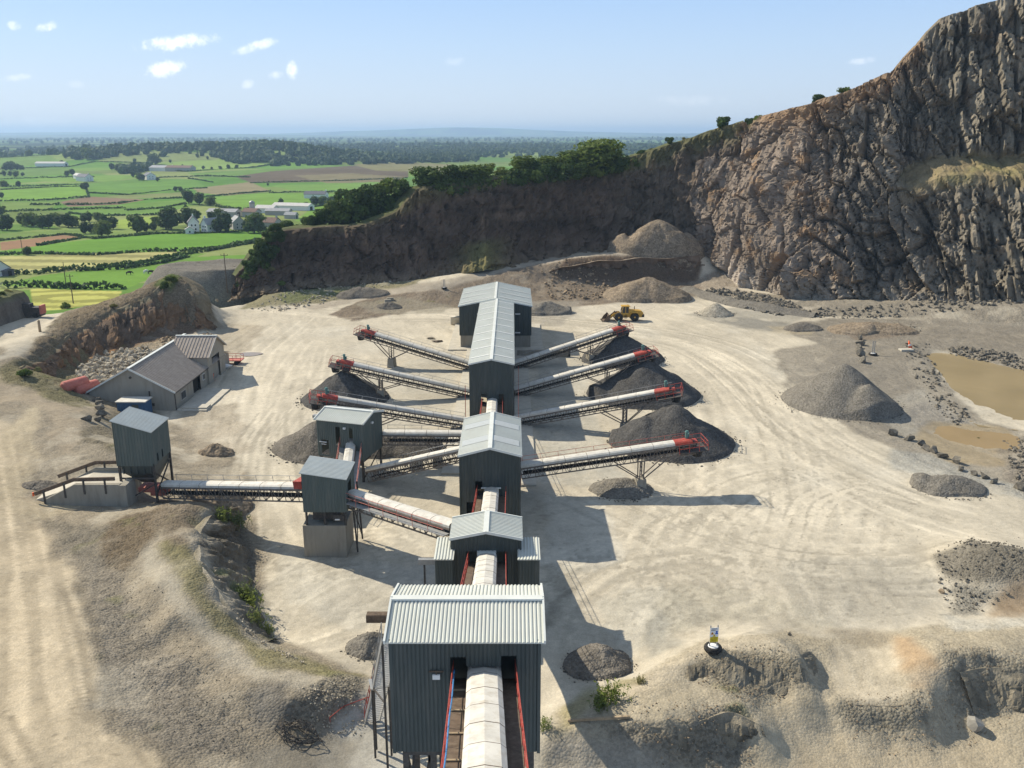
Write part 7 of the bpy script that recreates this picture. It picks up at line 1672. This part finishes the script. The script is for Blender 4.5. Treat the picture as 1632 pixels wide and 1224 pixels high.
# red gated trailer bed by the workshop
q = onground(368, 580); tr = worldthing('flat_trailer', 'red flat trailer with a railing parked beyond the workshop door', 'trailer', q)
m_ = MB(); m_.box(q + [0, 0, .75], (4.2, 1.9, .16)); m_.build('bed', M['red_faded'], tr); m_ = MB()
for y in (-.9, .9):
    for zz in (1.2, 1.6): m_.tube(q + [-2, y, zz], q + [2, y, zz], .04, n=6)
    for x in (-2, -.7, .7, 2): m_.tube(q + [x, y, .8], q + [x, y, 1.62], .04, n=6)
m_.build('railing', M['red_faded'], tr)
for x in (-1.2, 1.2):
    for y in (-.8, .8): m_ = MB(); m_.tube(q + [x, y - .12, .38], q + [x, y + .12, .38], .38, n=14); m_.build('wheel', M['rubber'], tr)
q = onground(337, 606); bn = worldthing('bin', 'small orange bin on the concrete strip by the big workshop door', 'bin', q); m_ = MB(); m_.lathe([(.35, 0), (.48, 1.0)], q, 'z', 12); m_.build('body', M['orange_paint'], bn); m_ = MB(); m_.lathe([(.5, 1.0), (.5, 1.06), (.42, 1.1)], q, 'z', 12); m_.build('rim', M['red_paint'], bn)
q = onground(362, 588, 0); v, f = ROCKS[2]; o = from_np('bulk_bag', v * np.array([1.9, 1.3, 1.5]), f, M['white_paint'], smooth=True); o.location = tuple(q + [0, 0, .45]); tag(o, 'white bulk bag on the ground beside the red flat trailer', 'bag')

# ================================================================== LOADER
LX = at(993, 510.5, 0)
ld = thing('wheel_loader', 'yellow wheel loader facing left on the pale floor beneath the brown heaps', 'loader', LX, R(3))
# local x: to the right is the rear; bucket at -x
def wheel(x, y):
    w_ = MB(); r_ = .88
    w_.lathe([(.5, -.34), (.8, -.34), (.88, -.24), (.88, .24), (.8, .34), (.5, .34)], (x, y, r_), 'y', 24)
    for k in range(16):
        a = 2 * math.pi * k / 16; w_.beam((x + .88 * math.cos(a), y - .32, r_ + .88 * math.sin(a)), (x + .88 * math.cos(a + .12), y + .0, r_ + .88 * math.sin(a + .12)), .09, .07); w_.beam((x + .88 * math.cos(a + .2), y + .32, r_ + .88 * math.sin(a + .2)), (x + .88 * math.cos(a + .1), y, r_ + .88 * math.sin(a + .1)), .09, .07)
    o = thing('wheel', None, None, (0, 0, 0)); 
    bpy.data.objects.remove(o)
    wo = w_.build('wheel', M['rubber'], ld, False); rm = MB(); sg = 1 if y > 0 else -1
    rm.lathe([(.5, -.3), (.5, .3)], (x, y, r_), 'y', 20); rm.lathe([(.2, .3 * sg), (.18, .4 * sg)], (x, y, r_), 'y', 12); rm.build('rim', M['yellow_paint'], wo, True)
for x in (-1.15, 2.25):
    for y in (-1.05, 1.05): wheel(x, y)
m_ = MB(); m_.prism([(1.0, .75), (3.9, .75), (4.15, 1.0), (4.15, 1.75), (3.7, 2.15), (1.2, 2.35), (1.0, 2.0)], 'y', -.85, .85); m_.build('engine_hood', M['yellow_paint'], ld, bevel=.06)
m_ = MB(); m_.prism([(-1.9, .7), (.9, .65), (.9, 1.2), (-.6, 1.45), (-1.5, 1.6), (-2.0, 1.2)], 'y', -.55, .55); m_.build('front_frame', M['yellow_paint'], ld)
m_ = MB(); m_.prism([(3.75, .8), (4.35, .8), (4.35, 1.35), (3.9, 1.35)], 'y', -.9, .9); m_.build('counterweight', M['dark_steel'], ld)
for y in (-1.12, 1.12): m_ = MB(); m_.prism([(1.2, 1.55), (1.55, 1.92), (2.9, 1.92), (3.2, 1.5), (3.1, 1.45), (2.8, 1.82), (1.6, 1.82), (1.3, 1.5)], 'y', y - .3, y + .3); m_.build('mudguard', M['yellow_paint'], ld)
cab = MB(); cab.prism([(-.35, 1.3), (1.05, 1.3), (1.05, 3.05), (-.15, 3.05), (-.4, 2.2)], 'y', -.72, .72); cb_ = cab.build('cab', M['glass_dark'], ld)
fr = MB()
for y in (-.74, .74):
    for a, b in (((-.37, 1.3), (-.42, 2.2)), ((-.42, 2.2), (-.17, 3.05)), ((.35, 1.3), (.35, 3.05)), ((1.05, 1.3), (1.05, 3.05)), ((-.37, 1.35), (1.05, 1.35))): fr.beam((a[0], y, a[1]), (b[0], y, b[1]), .1, .1)
fr.box((.45, 0, 1.45), (1.5, 1.5, .5)); fr.build('cab_frame', M['yellow_paint'], cb_); rf = MB(); rf.box((.4, 0, 3.13), (1.75, 1.7, .16)); rf.box((.9, 0, 3.3), (.16, .16, .22)); rf.build('cab_roof', M['yellow_paint'], cb_)
for y in (-.48, .48):
    a = MB(); pts = [(-.85, y, 1.75), (-2.1, y, 1.35), (-2.9, y, .62)]; a.beam(pts[0], pts[1], .16, .38); a.beam(pts[1], pts[2], .16, .34); a.build('lift_arm', M['yellow_paint'], ld)
m_ = MB(); m_.beam((-.8, 0, 1.6), (-1.9, 0, 1.85), .18, .2); m_.beam((-1.9, 0, 1.95), (-3.0, 0, 1.0), .14, .16); m_.beam((-1.9, 0, 2.1), (-1.7, 0, 1.1), .14, .3); m_.build('tilt_linkage', M['dark_steel'], ld)
bk = MB(); bp = [(-3.0, .35), (-3.05, 1.2), (-3.25, 1.55), (-3.1, 1.2), (-3.25, .55), (-3.6, .16), (-4.45, .08), (-4.5, .0), (-3.55, .02), (-3.15, .15)]
bk.prism(bp, 'y', -1.5, 1.5); 
for y in (-1.52, 1.48): bk.prism([(-3.0, .35), (-3.05, 1.2), (-3.25, 1.55), (-4.0, .8), (-4.5, .0), (-3.5, .02)], 'y', y, y + .05)
for k in range(8): bk.box((-4.55, -1.4 + k * .4, .06), (.3, .14, .09))
bk.build('bucket', M['brown_steel'], ld)
m_ = MB(); m_.tube((2.4, .3, 2.2), (2.4, .3, 2.95), .08, n=10); m_.build('exhaust', M['dark_steel'], ld)
for y in (-.7, .7): m_ = MB(); m_.box((-.25, y, 3.02), (.12, .2, .14)); m_.build('headlight', M['white_paint'], ld)
m_ = MB()
for k in range(4): m_.beam((.1 + k * .01, -.85, .6 + k * .22), (.65, -.85, .6 + k * .22), .3, .04)
m_.build('steps', M['dark_steel'], ld)

# ================================================================== SIGN, MARKERS, BITS
def tyre_base(o, c, r, fill=True, w_=.42):
    m_ = MB(); n = 28; k = 12; vs = []; fs = []
    for i in range(n):
        a = 2 * math.pi * i / n
        for j in range(k):
            b = 2 * math.pi * j / k; rr_ = r * .74 + r * .26 * math.cos(b); vs.append(c + np.array([rr_ * math.cos(a), rr_ * math.sin(a), w_ / 2 + w_ / 2 * math.sin(b)]))
    for i in range(n):
        for j in range(k): fs.append([i * k + j, ((i + 1) % n) * k + j, ((i + 1) % n) * k + (j + 1) % k, i * k + (j + 1) % k])
    m_.add(vs, fs); t = m_.build('tyre', M['rubber'], o, True)
    if fill: m_ = MB(); m_.lathe([(r * .6, .05), (r * .66, w_ * .82), (r * .5, w_ * .95), (.02, w_ * 1.0)], c, 'z', 28); m_.build('concrete_fill', M['white_paint'], t, True)
q = onground(1136, 1037, 1.3)
sg = worldthing('warning_sign', 'white and yellow warning sign on two posts in a concrete-filled tyre on the bank', 'sign', q)
tyre_base(sg, q + [0, 0, -.02], .66, True, .46)
sx = np.array([1, .12, 0]); sx /= np.linalg.norm(sx); sn = np.array([sx[1], -sx[0], 0])
for s in (-.27, .27): m_ = MB(); m_.beam(q + sx * s + [0, 0, .3], q + sx * s + [0, 0, 2.05], .07, .07); m_.build('post', M['galvanised'], sg)
def sgb(name, u0, u1, z0, z1, off, mat, parent, th=.012):
    a = q + sn * off; P_ = [a + sx * u0 + [0, 0, z0], a + sx * u1 + [0, 0, z0], a + sx * u1 + [0, 0, z1], a + sx * u0 + [0, 0, z1]]; m_ = MB(); P2 = [p + sn * th for p in P_]
    m_.add(P_ + P2, [[3, 2, 1, 0], [4, 5, 6, 7], [0, 1, 5, 4], [1, 2, 6, 5], [2, 3, 7, 6], [3, 0, 4, 7]]); return m_.build(name, M[mat], parent)
bd = sgb('board', -.31, .31, .72, 1.9, .05, 'sign_white', sg, .02)
sgb('yellow_panel', -.30, .30, .74, 1.16, .072, 'sign_yellow', bd)
tx = MB()
def bar(u0, u1, z, h, off=.086):
    a = q + sn * off; tx.add([a + sx * u0 + [0, 0, z], a + sx * u1 + [0, 0, z], a + sx * u1 + [0, 0, z + h], a + sx * u0 + [0, 0, z + h]], [[0, 1, 2, 3]])
def words(u0, u1, z, h, seed):
    r_ = random.Random(seed); u = u0
    while u < u1 - .03:
        l = r_.uniform(.02, .045); bar(u, min(u + l, u1), z, h * r_.uniform(.7, 1)); u += l + .012
words(-.2, .22, 1.79, .05, 1); words(-.24, .1, 1.68, .05, 2); words(-.25, .25, 1.07, .05, 3); words(-.27, .26, .97, .05, 4); words(-.2, .24, .88, .045, 5); words(-.26, .2, .79, .045, 6)
tx.build('lettering', M['sign_black'], bd)
def tri(u, z, s, mat):
    a = q + sn * .078; m_ = MB(); m_.add([a + sx * (u - s) + [0, 0, z], a + sx * (u + s) + [0, 0, z], a + sx * u + [0, 0, z + 1.75 * s]], [[0, 1, 2]]); o = m_.build('warning_triangle', M[mat], bd)
    a = q + sn * .084; m_ = MB(); m_.add([a + sx * (u - s * .15) + [0, 0, z + s * .35], a + sx * (u + s * .15) + [0, 0, z + s * .35], a + sx * (u + s * .18) + [0, 0, z + s * 1.1], a + sx * (u - s * .18) + [0, 0, z + s * 1.1]], [[0, 1, 2, 3]]); m_.build('symbol', M['sign_black'], o)
tri(-.15, 1.36, .13, 'sign_orange'); tri(.0, 1.18, .12, 'sign_yellow')
a = q + sn * .078
m_ = MB(); m_.add([a + sx * (.17 + .075 * math.cos(t)) + [0, 0, 1.57 + .075 * math.sin(t)] for t in np.linspace(0, 6.28, 18, False)], [list(range(18))]); m_.add([a + sx * (.17 + x) + [0, 0, z] for x, z in ((-.11, 1.38), (.11, 1.38), (.08, 1.49), (-.08, 1.49))], [[0, 1, 2, 3]]); m_.build('blue_symbol', M['sign_blue'], bd)
def marker(px, py, z, h, label, s=1.0):
    q_ = onground(px, py, z); o = worldthing('marker_post', label, 'marker', q_, None); tyre_base(o, q_ + [0, 0, -.03], .62 * s, True, .42)
    for d_ in (-.16, .16): m_ = MB(); m_.tube(q_ + [d_, 0, .2], q_ + [d_, 0, h], .07 * s, n=8); m_.build('post', M['galvanised'], o)
marker(1391, 566, 0, 2.6, 'pair of grey marker posts in a tyre beside the line of boulders', 1.25)
marker(708, 461, 2, 2.3, 'pair of pale marker posts in a tyre on the edge of the ramp road', 1.1)
q = onground(1451, 556, 0); o = worldthing('safety_cone', 'orange-red cone leaning beside the pale slab by the pond', 'cone', q)
m_ = MB(); tip = q + np.array([-.5, 0, 1.5]); m_.tube(q + [0, 0, .05], tip, .36, .1, 14); m_.build('cone', M['orange_paint'], o, True); m_ = MB(); m_.tube(q + [-.17, 0, .55], q + [-.28, 0, .9], .285, .215, 14); m_.build('band', M['white_paint'], o, True)
q = onground(1444, 559, 0); m_ = MB(); m_.box(q + [0, 0, .15], (2.4, 1.2, .35), .1); tag(m_.build('concrete_slab', M['concrete_pale'], bevel=.04), 'pale slab lying beside the orange cone by the pond', 'slab')
a, b = onground(905, 1152, 1.2), onground(1004, 1145, 1.2); m_ = MB(); m_.beam(a + [0, 0, .15], b + [0, 0, .12], .16, .16); tag(m_.build('timber_beam', M['timber']), 'long pale timber beam lying on the bank right of the nearest tower', 'beam')
# heap of old cable
cc = onground(478, 1178, 1.0); r8 = random.Random(8); m_ = MB()
for k in range(8):
    ex, ey, ox, oy, ph = r8.uniform(.6, 1.4), r8.uniform(.3, .8), r8.uniform(-.4, .4), r8.uniform(-.3, .3), r8.uniform(0, 6.3)
    pts = []
    for t in np.linspace(0, 5.6 + r8.random(), 26):
        x, y = cc[0] + ox + ex * math.cos(t + ph), cc[1] + oy + ey * math.sin(t + ph) + .2 * math.sin(3 * t); pts.append(np.array([x, y, float(ground_z(x, y)) + .08 + .14 * (k % 3) + .1 * math.sin(2 * t + k)]))
    m_.path(pts, .028, 5)
tag(m_.build('cable_heap', M['dark_steel'], None, True), 'tangled heap of black cable on the slope below the left track', 'cable')
# utility poles
for (px, py, h, l, arm) in ((117, 484, 7.6, 'timber utility pole with a crossbar in front of the ringed yellow field', True), (105, 452, 6.5, 'slim utility pole in the pasture behind the ringed field', False), (362, 466, 9.0, 'utility pole in front of the flat-topped gravel mound', True), (36, 402, 6.5, 'thin utility pole by the left fields', False)):
    q = onland(px, py) if px != 362 else aty(362, 462, 216); o = worldthing('utility_pole', l, 'pole', q, None)
    m_ = MB(); m_.tube(q - [0, 0, .8], q + [0, 0, h], .15, .10, 8); m_.build('pole', M['timber_pole'], o)
    if arm: m_ = MB(); m_.beam(q + [-.9, 0, h - .5], q + [.9, 0, h - .5], .12, .12); [m_.tube(q + [d_, 0, h - .45], q + [d_, 0, h - .2], .05, n=6) for d_ in (-.8, 0, .8)]; m_.build('crossbar', M['timber_pole'], o)
# post on the hill road and the retaining bank at the left border
q = onground(64, 529, 7.2); m_ = MB(); m_.lathe([(.22, -.2), (.2, 1.9), (.12, 2.0)], q, 'z', 10); o = m_.build('bollard', M['timber'], None, True); tag(o, 'pale timber bollard beside the hill road on the left', 'bollard')
n_ = 44; t_ = np.linspace(0, 1, n_); Q = []
A0, A1 = at(-60, 545, 5.9), at(58, 500, 5.8)
prof_ = [(0, -.8), (.25, 1.6), (.5, 3.4), (.9, 4.5), (2.6, 4.9), (6, 4.4), (9, -3)]
rows = []
dxy = (A1 - A0)[:2] / np.linalg.norm((A1 - A0)[:2]); nn = np.array([-dxy[1], dxy[0]])
for (o_, z_) in prof_:
    r_ = []
    for t in t_:
        p = A0 + (A1 - A0) * t; fac = 1.0 if t < .97 else .55; x, y = p[0] + nn[0] * o_, p[1] + nn[1] * o_
        r_.append([x + .5 * vnoise(x, z_, seed=9), y + .35 * vnoise(x / 1.5, z_ * 1.3, seed=8), 5.8 + z_ * fac + .25 * vnoise(x / 1.4, y / 1.4, seed=12)])
    rows.append(r_)
V = np.array(rows); idx = np.arange(V.shape[0] * n_).reshape(-1, n_)
Ccol = np.array((.17, .145, .115)) * np.ones((V.shape[0], n_, 3)); Ccol[4:] = (.13, .14, .05); Ccol[3] = (.15, .15, .07)
o = from_np('earth_bank', V.reshape(-1, 3), np.stack([idx[:-1, :-1], idx[:-1, 1:], idx[1:, 1:], idx[1:, :-1]], -1).reshape(-1, 4), M['cliff_rock'], smooth=False, cols=Ccol.reshape(-1, 3)); tag(o, kind='structure')
for k in range(9):
    t = .05 + k * .1; p = A0 + (A1 - A0) * t; plant(BUSH, [0, 1, 3][k % 3], (p[0] + nn[0] * 2.5, p[1] + nn[1] * 2.5, 10.3), r6.uniform(.35, .7), 'low scrub on top of the earth bank at the left border', 'scrub on the earth bank', 'shrub')
q = onground(55, 506, 7.2); mc = worldthing('old_machine', 'dark scrap machine with a red panel parked against the earth bank', 'machine', q)
m_ = MB(); m_.box(q + [-.6, .3, 1.1], (4.2, 2.0, 1.7)); m_.box(q + [-1.2, .3, 2.2], (1.6, 1.6, .7)); m_.build('body', M['dark_steel'], mc, bevel=.08); m_ = MB(); m_.box(q + [1.65, .1, 1.5], (.35, 1.7, 1.6)); m_.build('panel', M['red_faded'], mc)
for x in (-1.8, .6): m_ = MB(); m_.tube(q + [x, -.75, .45], q + [x, -.45, .45], .5, n=14); m_.build('wheel', M['rubber'], mc)
# scrap by the far building
for (px, py, sz, mat, l) in ((697, 545, 2.6, 'brown_steel', 'brown steel scrap plate lying left of the far building'), (686, 540, 1.8, 'boulder_pale', 'pale lump among the scrap left of the far building')):
    q = onground(px, py); v, f = ROCKS[int(px) % 8]; o = from_np('scrap_pile', v * np.array([sz, sz * .7, sz * .35]), f, M[mat]); o.location = tuple(q + [0, 0, .2]); tag(o, l, 'scrap')
q = onground(596, 694, 0)
cw = MB(); cw.box((-11.3, 97.9, .7), (1.6, .3, 1.9)); tag(cw.build('precast_slab', M['concrete_pale'], bevel=.03), 'upright pale concrete panel under the level conveyor', 'panel')
# blocks in front of the far ramp road
for (px, py, l) in ((618, 482, 'low concrete block beside the grey heap near the ramp road'), (622, 479, 'second pale block nearer the ramp road by the grey heap')):
    q = onground(px, py); m_ = MB(); m_.box(q + [0, 0, .3], (1.5, .8, .8), .3); tag(m_.build('concrete_block', M['concrete'], bevel=.04), l, 'block')
# long grey bank under the right cliff
ba = [(1090,462),(1130,474),(1180,487),(1240,496),(1300,502)]; Bp = np.array([at(x, y, .4) for x, y in ba]); tt = np.linspace(0, 1, 60); BX = np.stack([np.interp(tt, np.linspace(0, 1, 5), Bp[:, k]) for k in range(2)], -1); tg = np.gradient(BX, axis=0); tg /= np.linalg.norm(tg, axis=1)[:, None]; nr = np.stack([-tg[:, 1], tg[:, 0]], -1)
V = []
for o_, z_ in ((-2.6, -.4), (-1.6, .45), (-.5, 1.35), (.3, 1.5), (1.2, 1.0), (2.6, -.4)):
    x = BX[:, 0] + nr[:, 0] * o_; y = BX[:, 1] + nr[:, 1] * o_; V.append(np.stack([x, y, ground_z(x, y) + z_ * (.8 + .3 * vnoise(x / 3, y / 3, seed=4)) * np.sin(np.pi * np.clip(tt * 1.0, .03, .97)) ** .3 + .15 * vnoise(x, y, seed=6)], -1))
V = np.array(V); idx = np.arange(V.shape[0] * 60).reshape(-1, 60); o = from_np('gravel_bank', V.reshape(-1, 3), np.stack([idx[:-1, :-1], idx[:-1, 1:], idx[1:, 1:], idx[1:, :-1]], -1).reshape(-1, 4), M['heap_grey'], smooth=True); tag(o, kind='structure')

# ================================================================== SKY, LIGHT, AIR, CAMERA
SUN = np.array([-6.3, 4.0, 5.9]); SUN /= np.linalg.norm(SUN)
el = math.asin(SUN[2]); az = math.atan2(SUN[0], SUN[1])
w = bpy.data.worlds.new('World'); SC.world = w; w.use_nodes = True; nt = w.node_tree; bg = nt.nodes['Background']
sky = nd(nt, 'ShaderNodeTexSky', sky_type='NISHITA'); sky.sun_disc = False; sky.sun_elevation = el; sky.sun_rotation = az; sky.altitude = 50; sky.air_density = 1.0; sky.dust_density = 0.0; sky.ozone_density = 1.6
tc = nd(nt, 'ShaderNodeTexCoord').outputs['Generated']; sx_ = nd(nt, 'ShaderNodeSeparateXYZ'); nt.links.new(tc, sx_.inputs[0])
yy = mth(nt, 'MAXIMUM', sx_.outputs[1], .05); U = mth(nt, 'DIVIDE', sx_.outputs[0], yy); Vv = mth(nt, 'DIVIDE', sx_.outputs[2], yy)
nz = noise(nt, tc, 62, 8, .66); nz2 = noise(nt, tc, 150, 6, .7)
total = None
for (cx, cy, rx, ry, amt, tilt) in [(280,68,62,13,1.0,-.10),(262,110,40,14,1.0,-.22),(408,74,42,9,.8,-.25),(466,112,9,15,.85,0),(438,120,14,7,.5,0),(75,43,18,9,.8,-.2),(24,41,13,8,.55,0),(395,135,12,9,.45,-.3),(22,124,30,6,.35,-.1),(120,135,16,8,.28,0),(720,98,22,8,.25,0),(1375,97,26,6,.35,-.1),(60,196,70,12,.25,0),(1100,160,60,10,.16,0)]:
    r0 = ray(cx, cy); u0, v0 = r0[0] / r0[1], r0[2] / r0[1]; r1 = ray(cx + rx, cy); r2 = ray(cx, cy - ry); a = abs(r1[0] / r1[1] - u0); b = abs(r2[2] / r2[1] - v0)
    du = mth(nt, 'DIVIDE', mth(nt, 'SUBTRACT', U, u0), a); dv = mth(nt, 'DIVIDE', mth(nt, 'SUBTRACT', mth(nt, 'SUBTRACT', Vv, v0), mth(nt, 'MULTIPLY', mth(nt, 'SUBTRACT', U, u0), -tilt)), b)
    q = mth(nt, 'ADD', mth(nt, 'MULTIPLY', du, du), mth(nt, 'MULTIPLY', dv, dv))
    k = mth(nt, 'SUBTRACT', mth(nt, 'ADD', 1.0, mth(nt, 'ADD', mth(nt, 'MULTIPLY', mth(nt, 'SUBTRACT', nz, .5), 3.6), mth(nt, 'MULTIPLY', mth(nt, 'SUBTRACT', nz2, .5), 1.6))), q)
    mr = nd(nt, 'ShaderNodeMapRange', interpolation_type='SMOOTHSTEP'); nt.links.new(k, mr.inputs['Value']); mr.inputs['From Min'].default_value = -.2; mr.inputs['From Max'].default_value = 1.7
    m_ = mth(nt, 'MULTIPLY', mr.outputs['Result'], amt); total = m_ if total is None else mth(nt, 'MAXIMUM', total, m_)
front = mth(nt, 'GREATER_THAN', sx_.outputs[1], .1); total = mth(nt, 'MULTIPLY', total, front)
SKYMUL = 1.0
hsv = nd(nt, 'ShaderNodeHueSaturation'); hsv.inputs['Saturation'].default_value = .92; hsv.inputs['Value'].default_value = 1.0; nt.links.new(sky.outputs[0], hsv.inputs['Color'])
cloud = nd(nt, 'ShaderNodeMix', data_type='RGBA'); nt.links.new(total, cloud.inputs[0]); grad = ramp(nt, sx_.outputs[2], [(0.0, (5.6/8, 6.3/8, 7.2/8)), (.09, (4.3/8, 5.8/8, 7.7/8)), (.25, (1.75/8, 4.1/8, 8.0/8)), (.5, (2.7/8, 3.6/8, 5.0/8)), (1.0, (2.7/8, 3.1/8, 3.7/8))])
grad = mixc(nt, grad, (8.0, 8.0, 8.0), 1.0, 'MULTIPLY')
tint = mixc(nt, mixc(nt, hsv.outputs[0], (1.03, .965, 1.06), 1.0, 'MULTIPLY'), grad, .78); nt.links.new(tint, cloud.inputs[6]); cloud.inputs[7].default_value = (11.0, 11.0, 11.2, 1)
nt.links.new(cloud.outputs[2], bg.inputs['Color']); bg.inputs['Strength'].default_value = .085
sl_ = bpy.data.lights.new('sun', 'SUN'); sl_.energy = 4.2; sl_.angle = R(.53); sl_.color = (1.0, .915, .755)
so = bpy.data.objects.new('sun', sl_); COL.objects.link(so); so.rotation_euler = Vector(SUN).to_track_quat('Z', 'Y').to_euler(); so.location = (-60, 40, 120)
m = bpy.data.materials.new('haze'); m.use_nodes = True; nt = m.node_tree
nt.nodes.remove(nt.nodes['Principled BSDF']); pv = nt.nodes.new('ShaderNodeVolumePrincipled'); pv.inputs['Density'].default_value = HAZE if 'HAZE' in globals() else .00012; pv.inputs['Color'].default_value = (.52, .74, 1.0, 1); pv.inputs['Anisotropy'].default_value = .2
nt.links.new(pv.outputs[0], nt.nodes['Material Output'].inputs['Volume'])
hz = MB(); zlow = float(min(Z2.min(), Z.min(), -34)) - 1.0; ztop = 175.0
hz.box((0, 10400, (zlow + ztop) / 2), (34000, 22000, ztop - zlow)); ho = hz.build('haze', m); tag(ho, kind='stuff')
cd = bpy.data.cameras.new('camera'); cd.sensor_width = 36; cd.lens = 36 * F / 1632; cd.clip_start = .5; cd.clip_end = 60000
co = bpy.data.objects.new('camera', cd); COL.objects.link(co); co.location = (0, 0, CH); co.rotation_euler = (math.pi / 2 - PIT, 0, 0); SC.camera = co
SC.view_settings.view_transform = 'Standard'; SC.view_settings.look = 'None'; SC.view_settings.gamma = 1; SC.view_settings.use_curve_mapping = False; SC.view_settings.exposure = .6
SC.cycles.volume_bounces = 0; SC.cycles.max_bounces = 6; SC.cycles.diffuse_bounces = 3
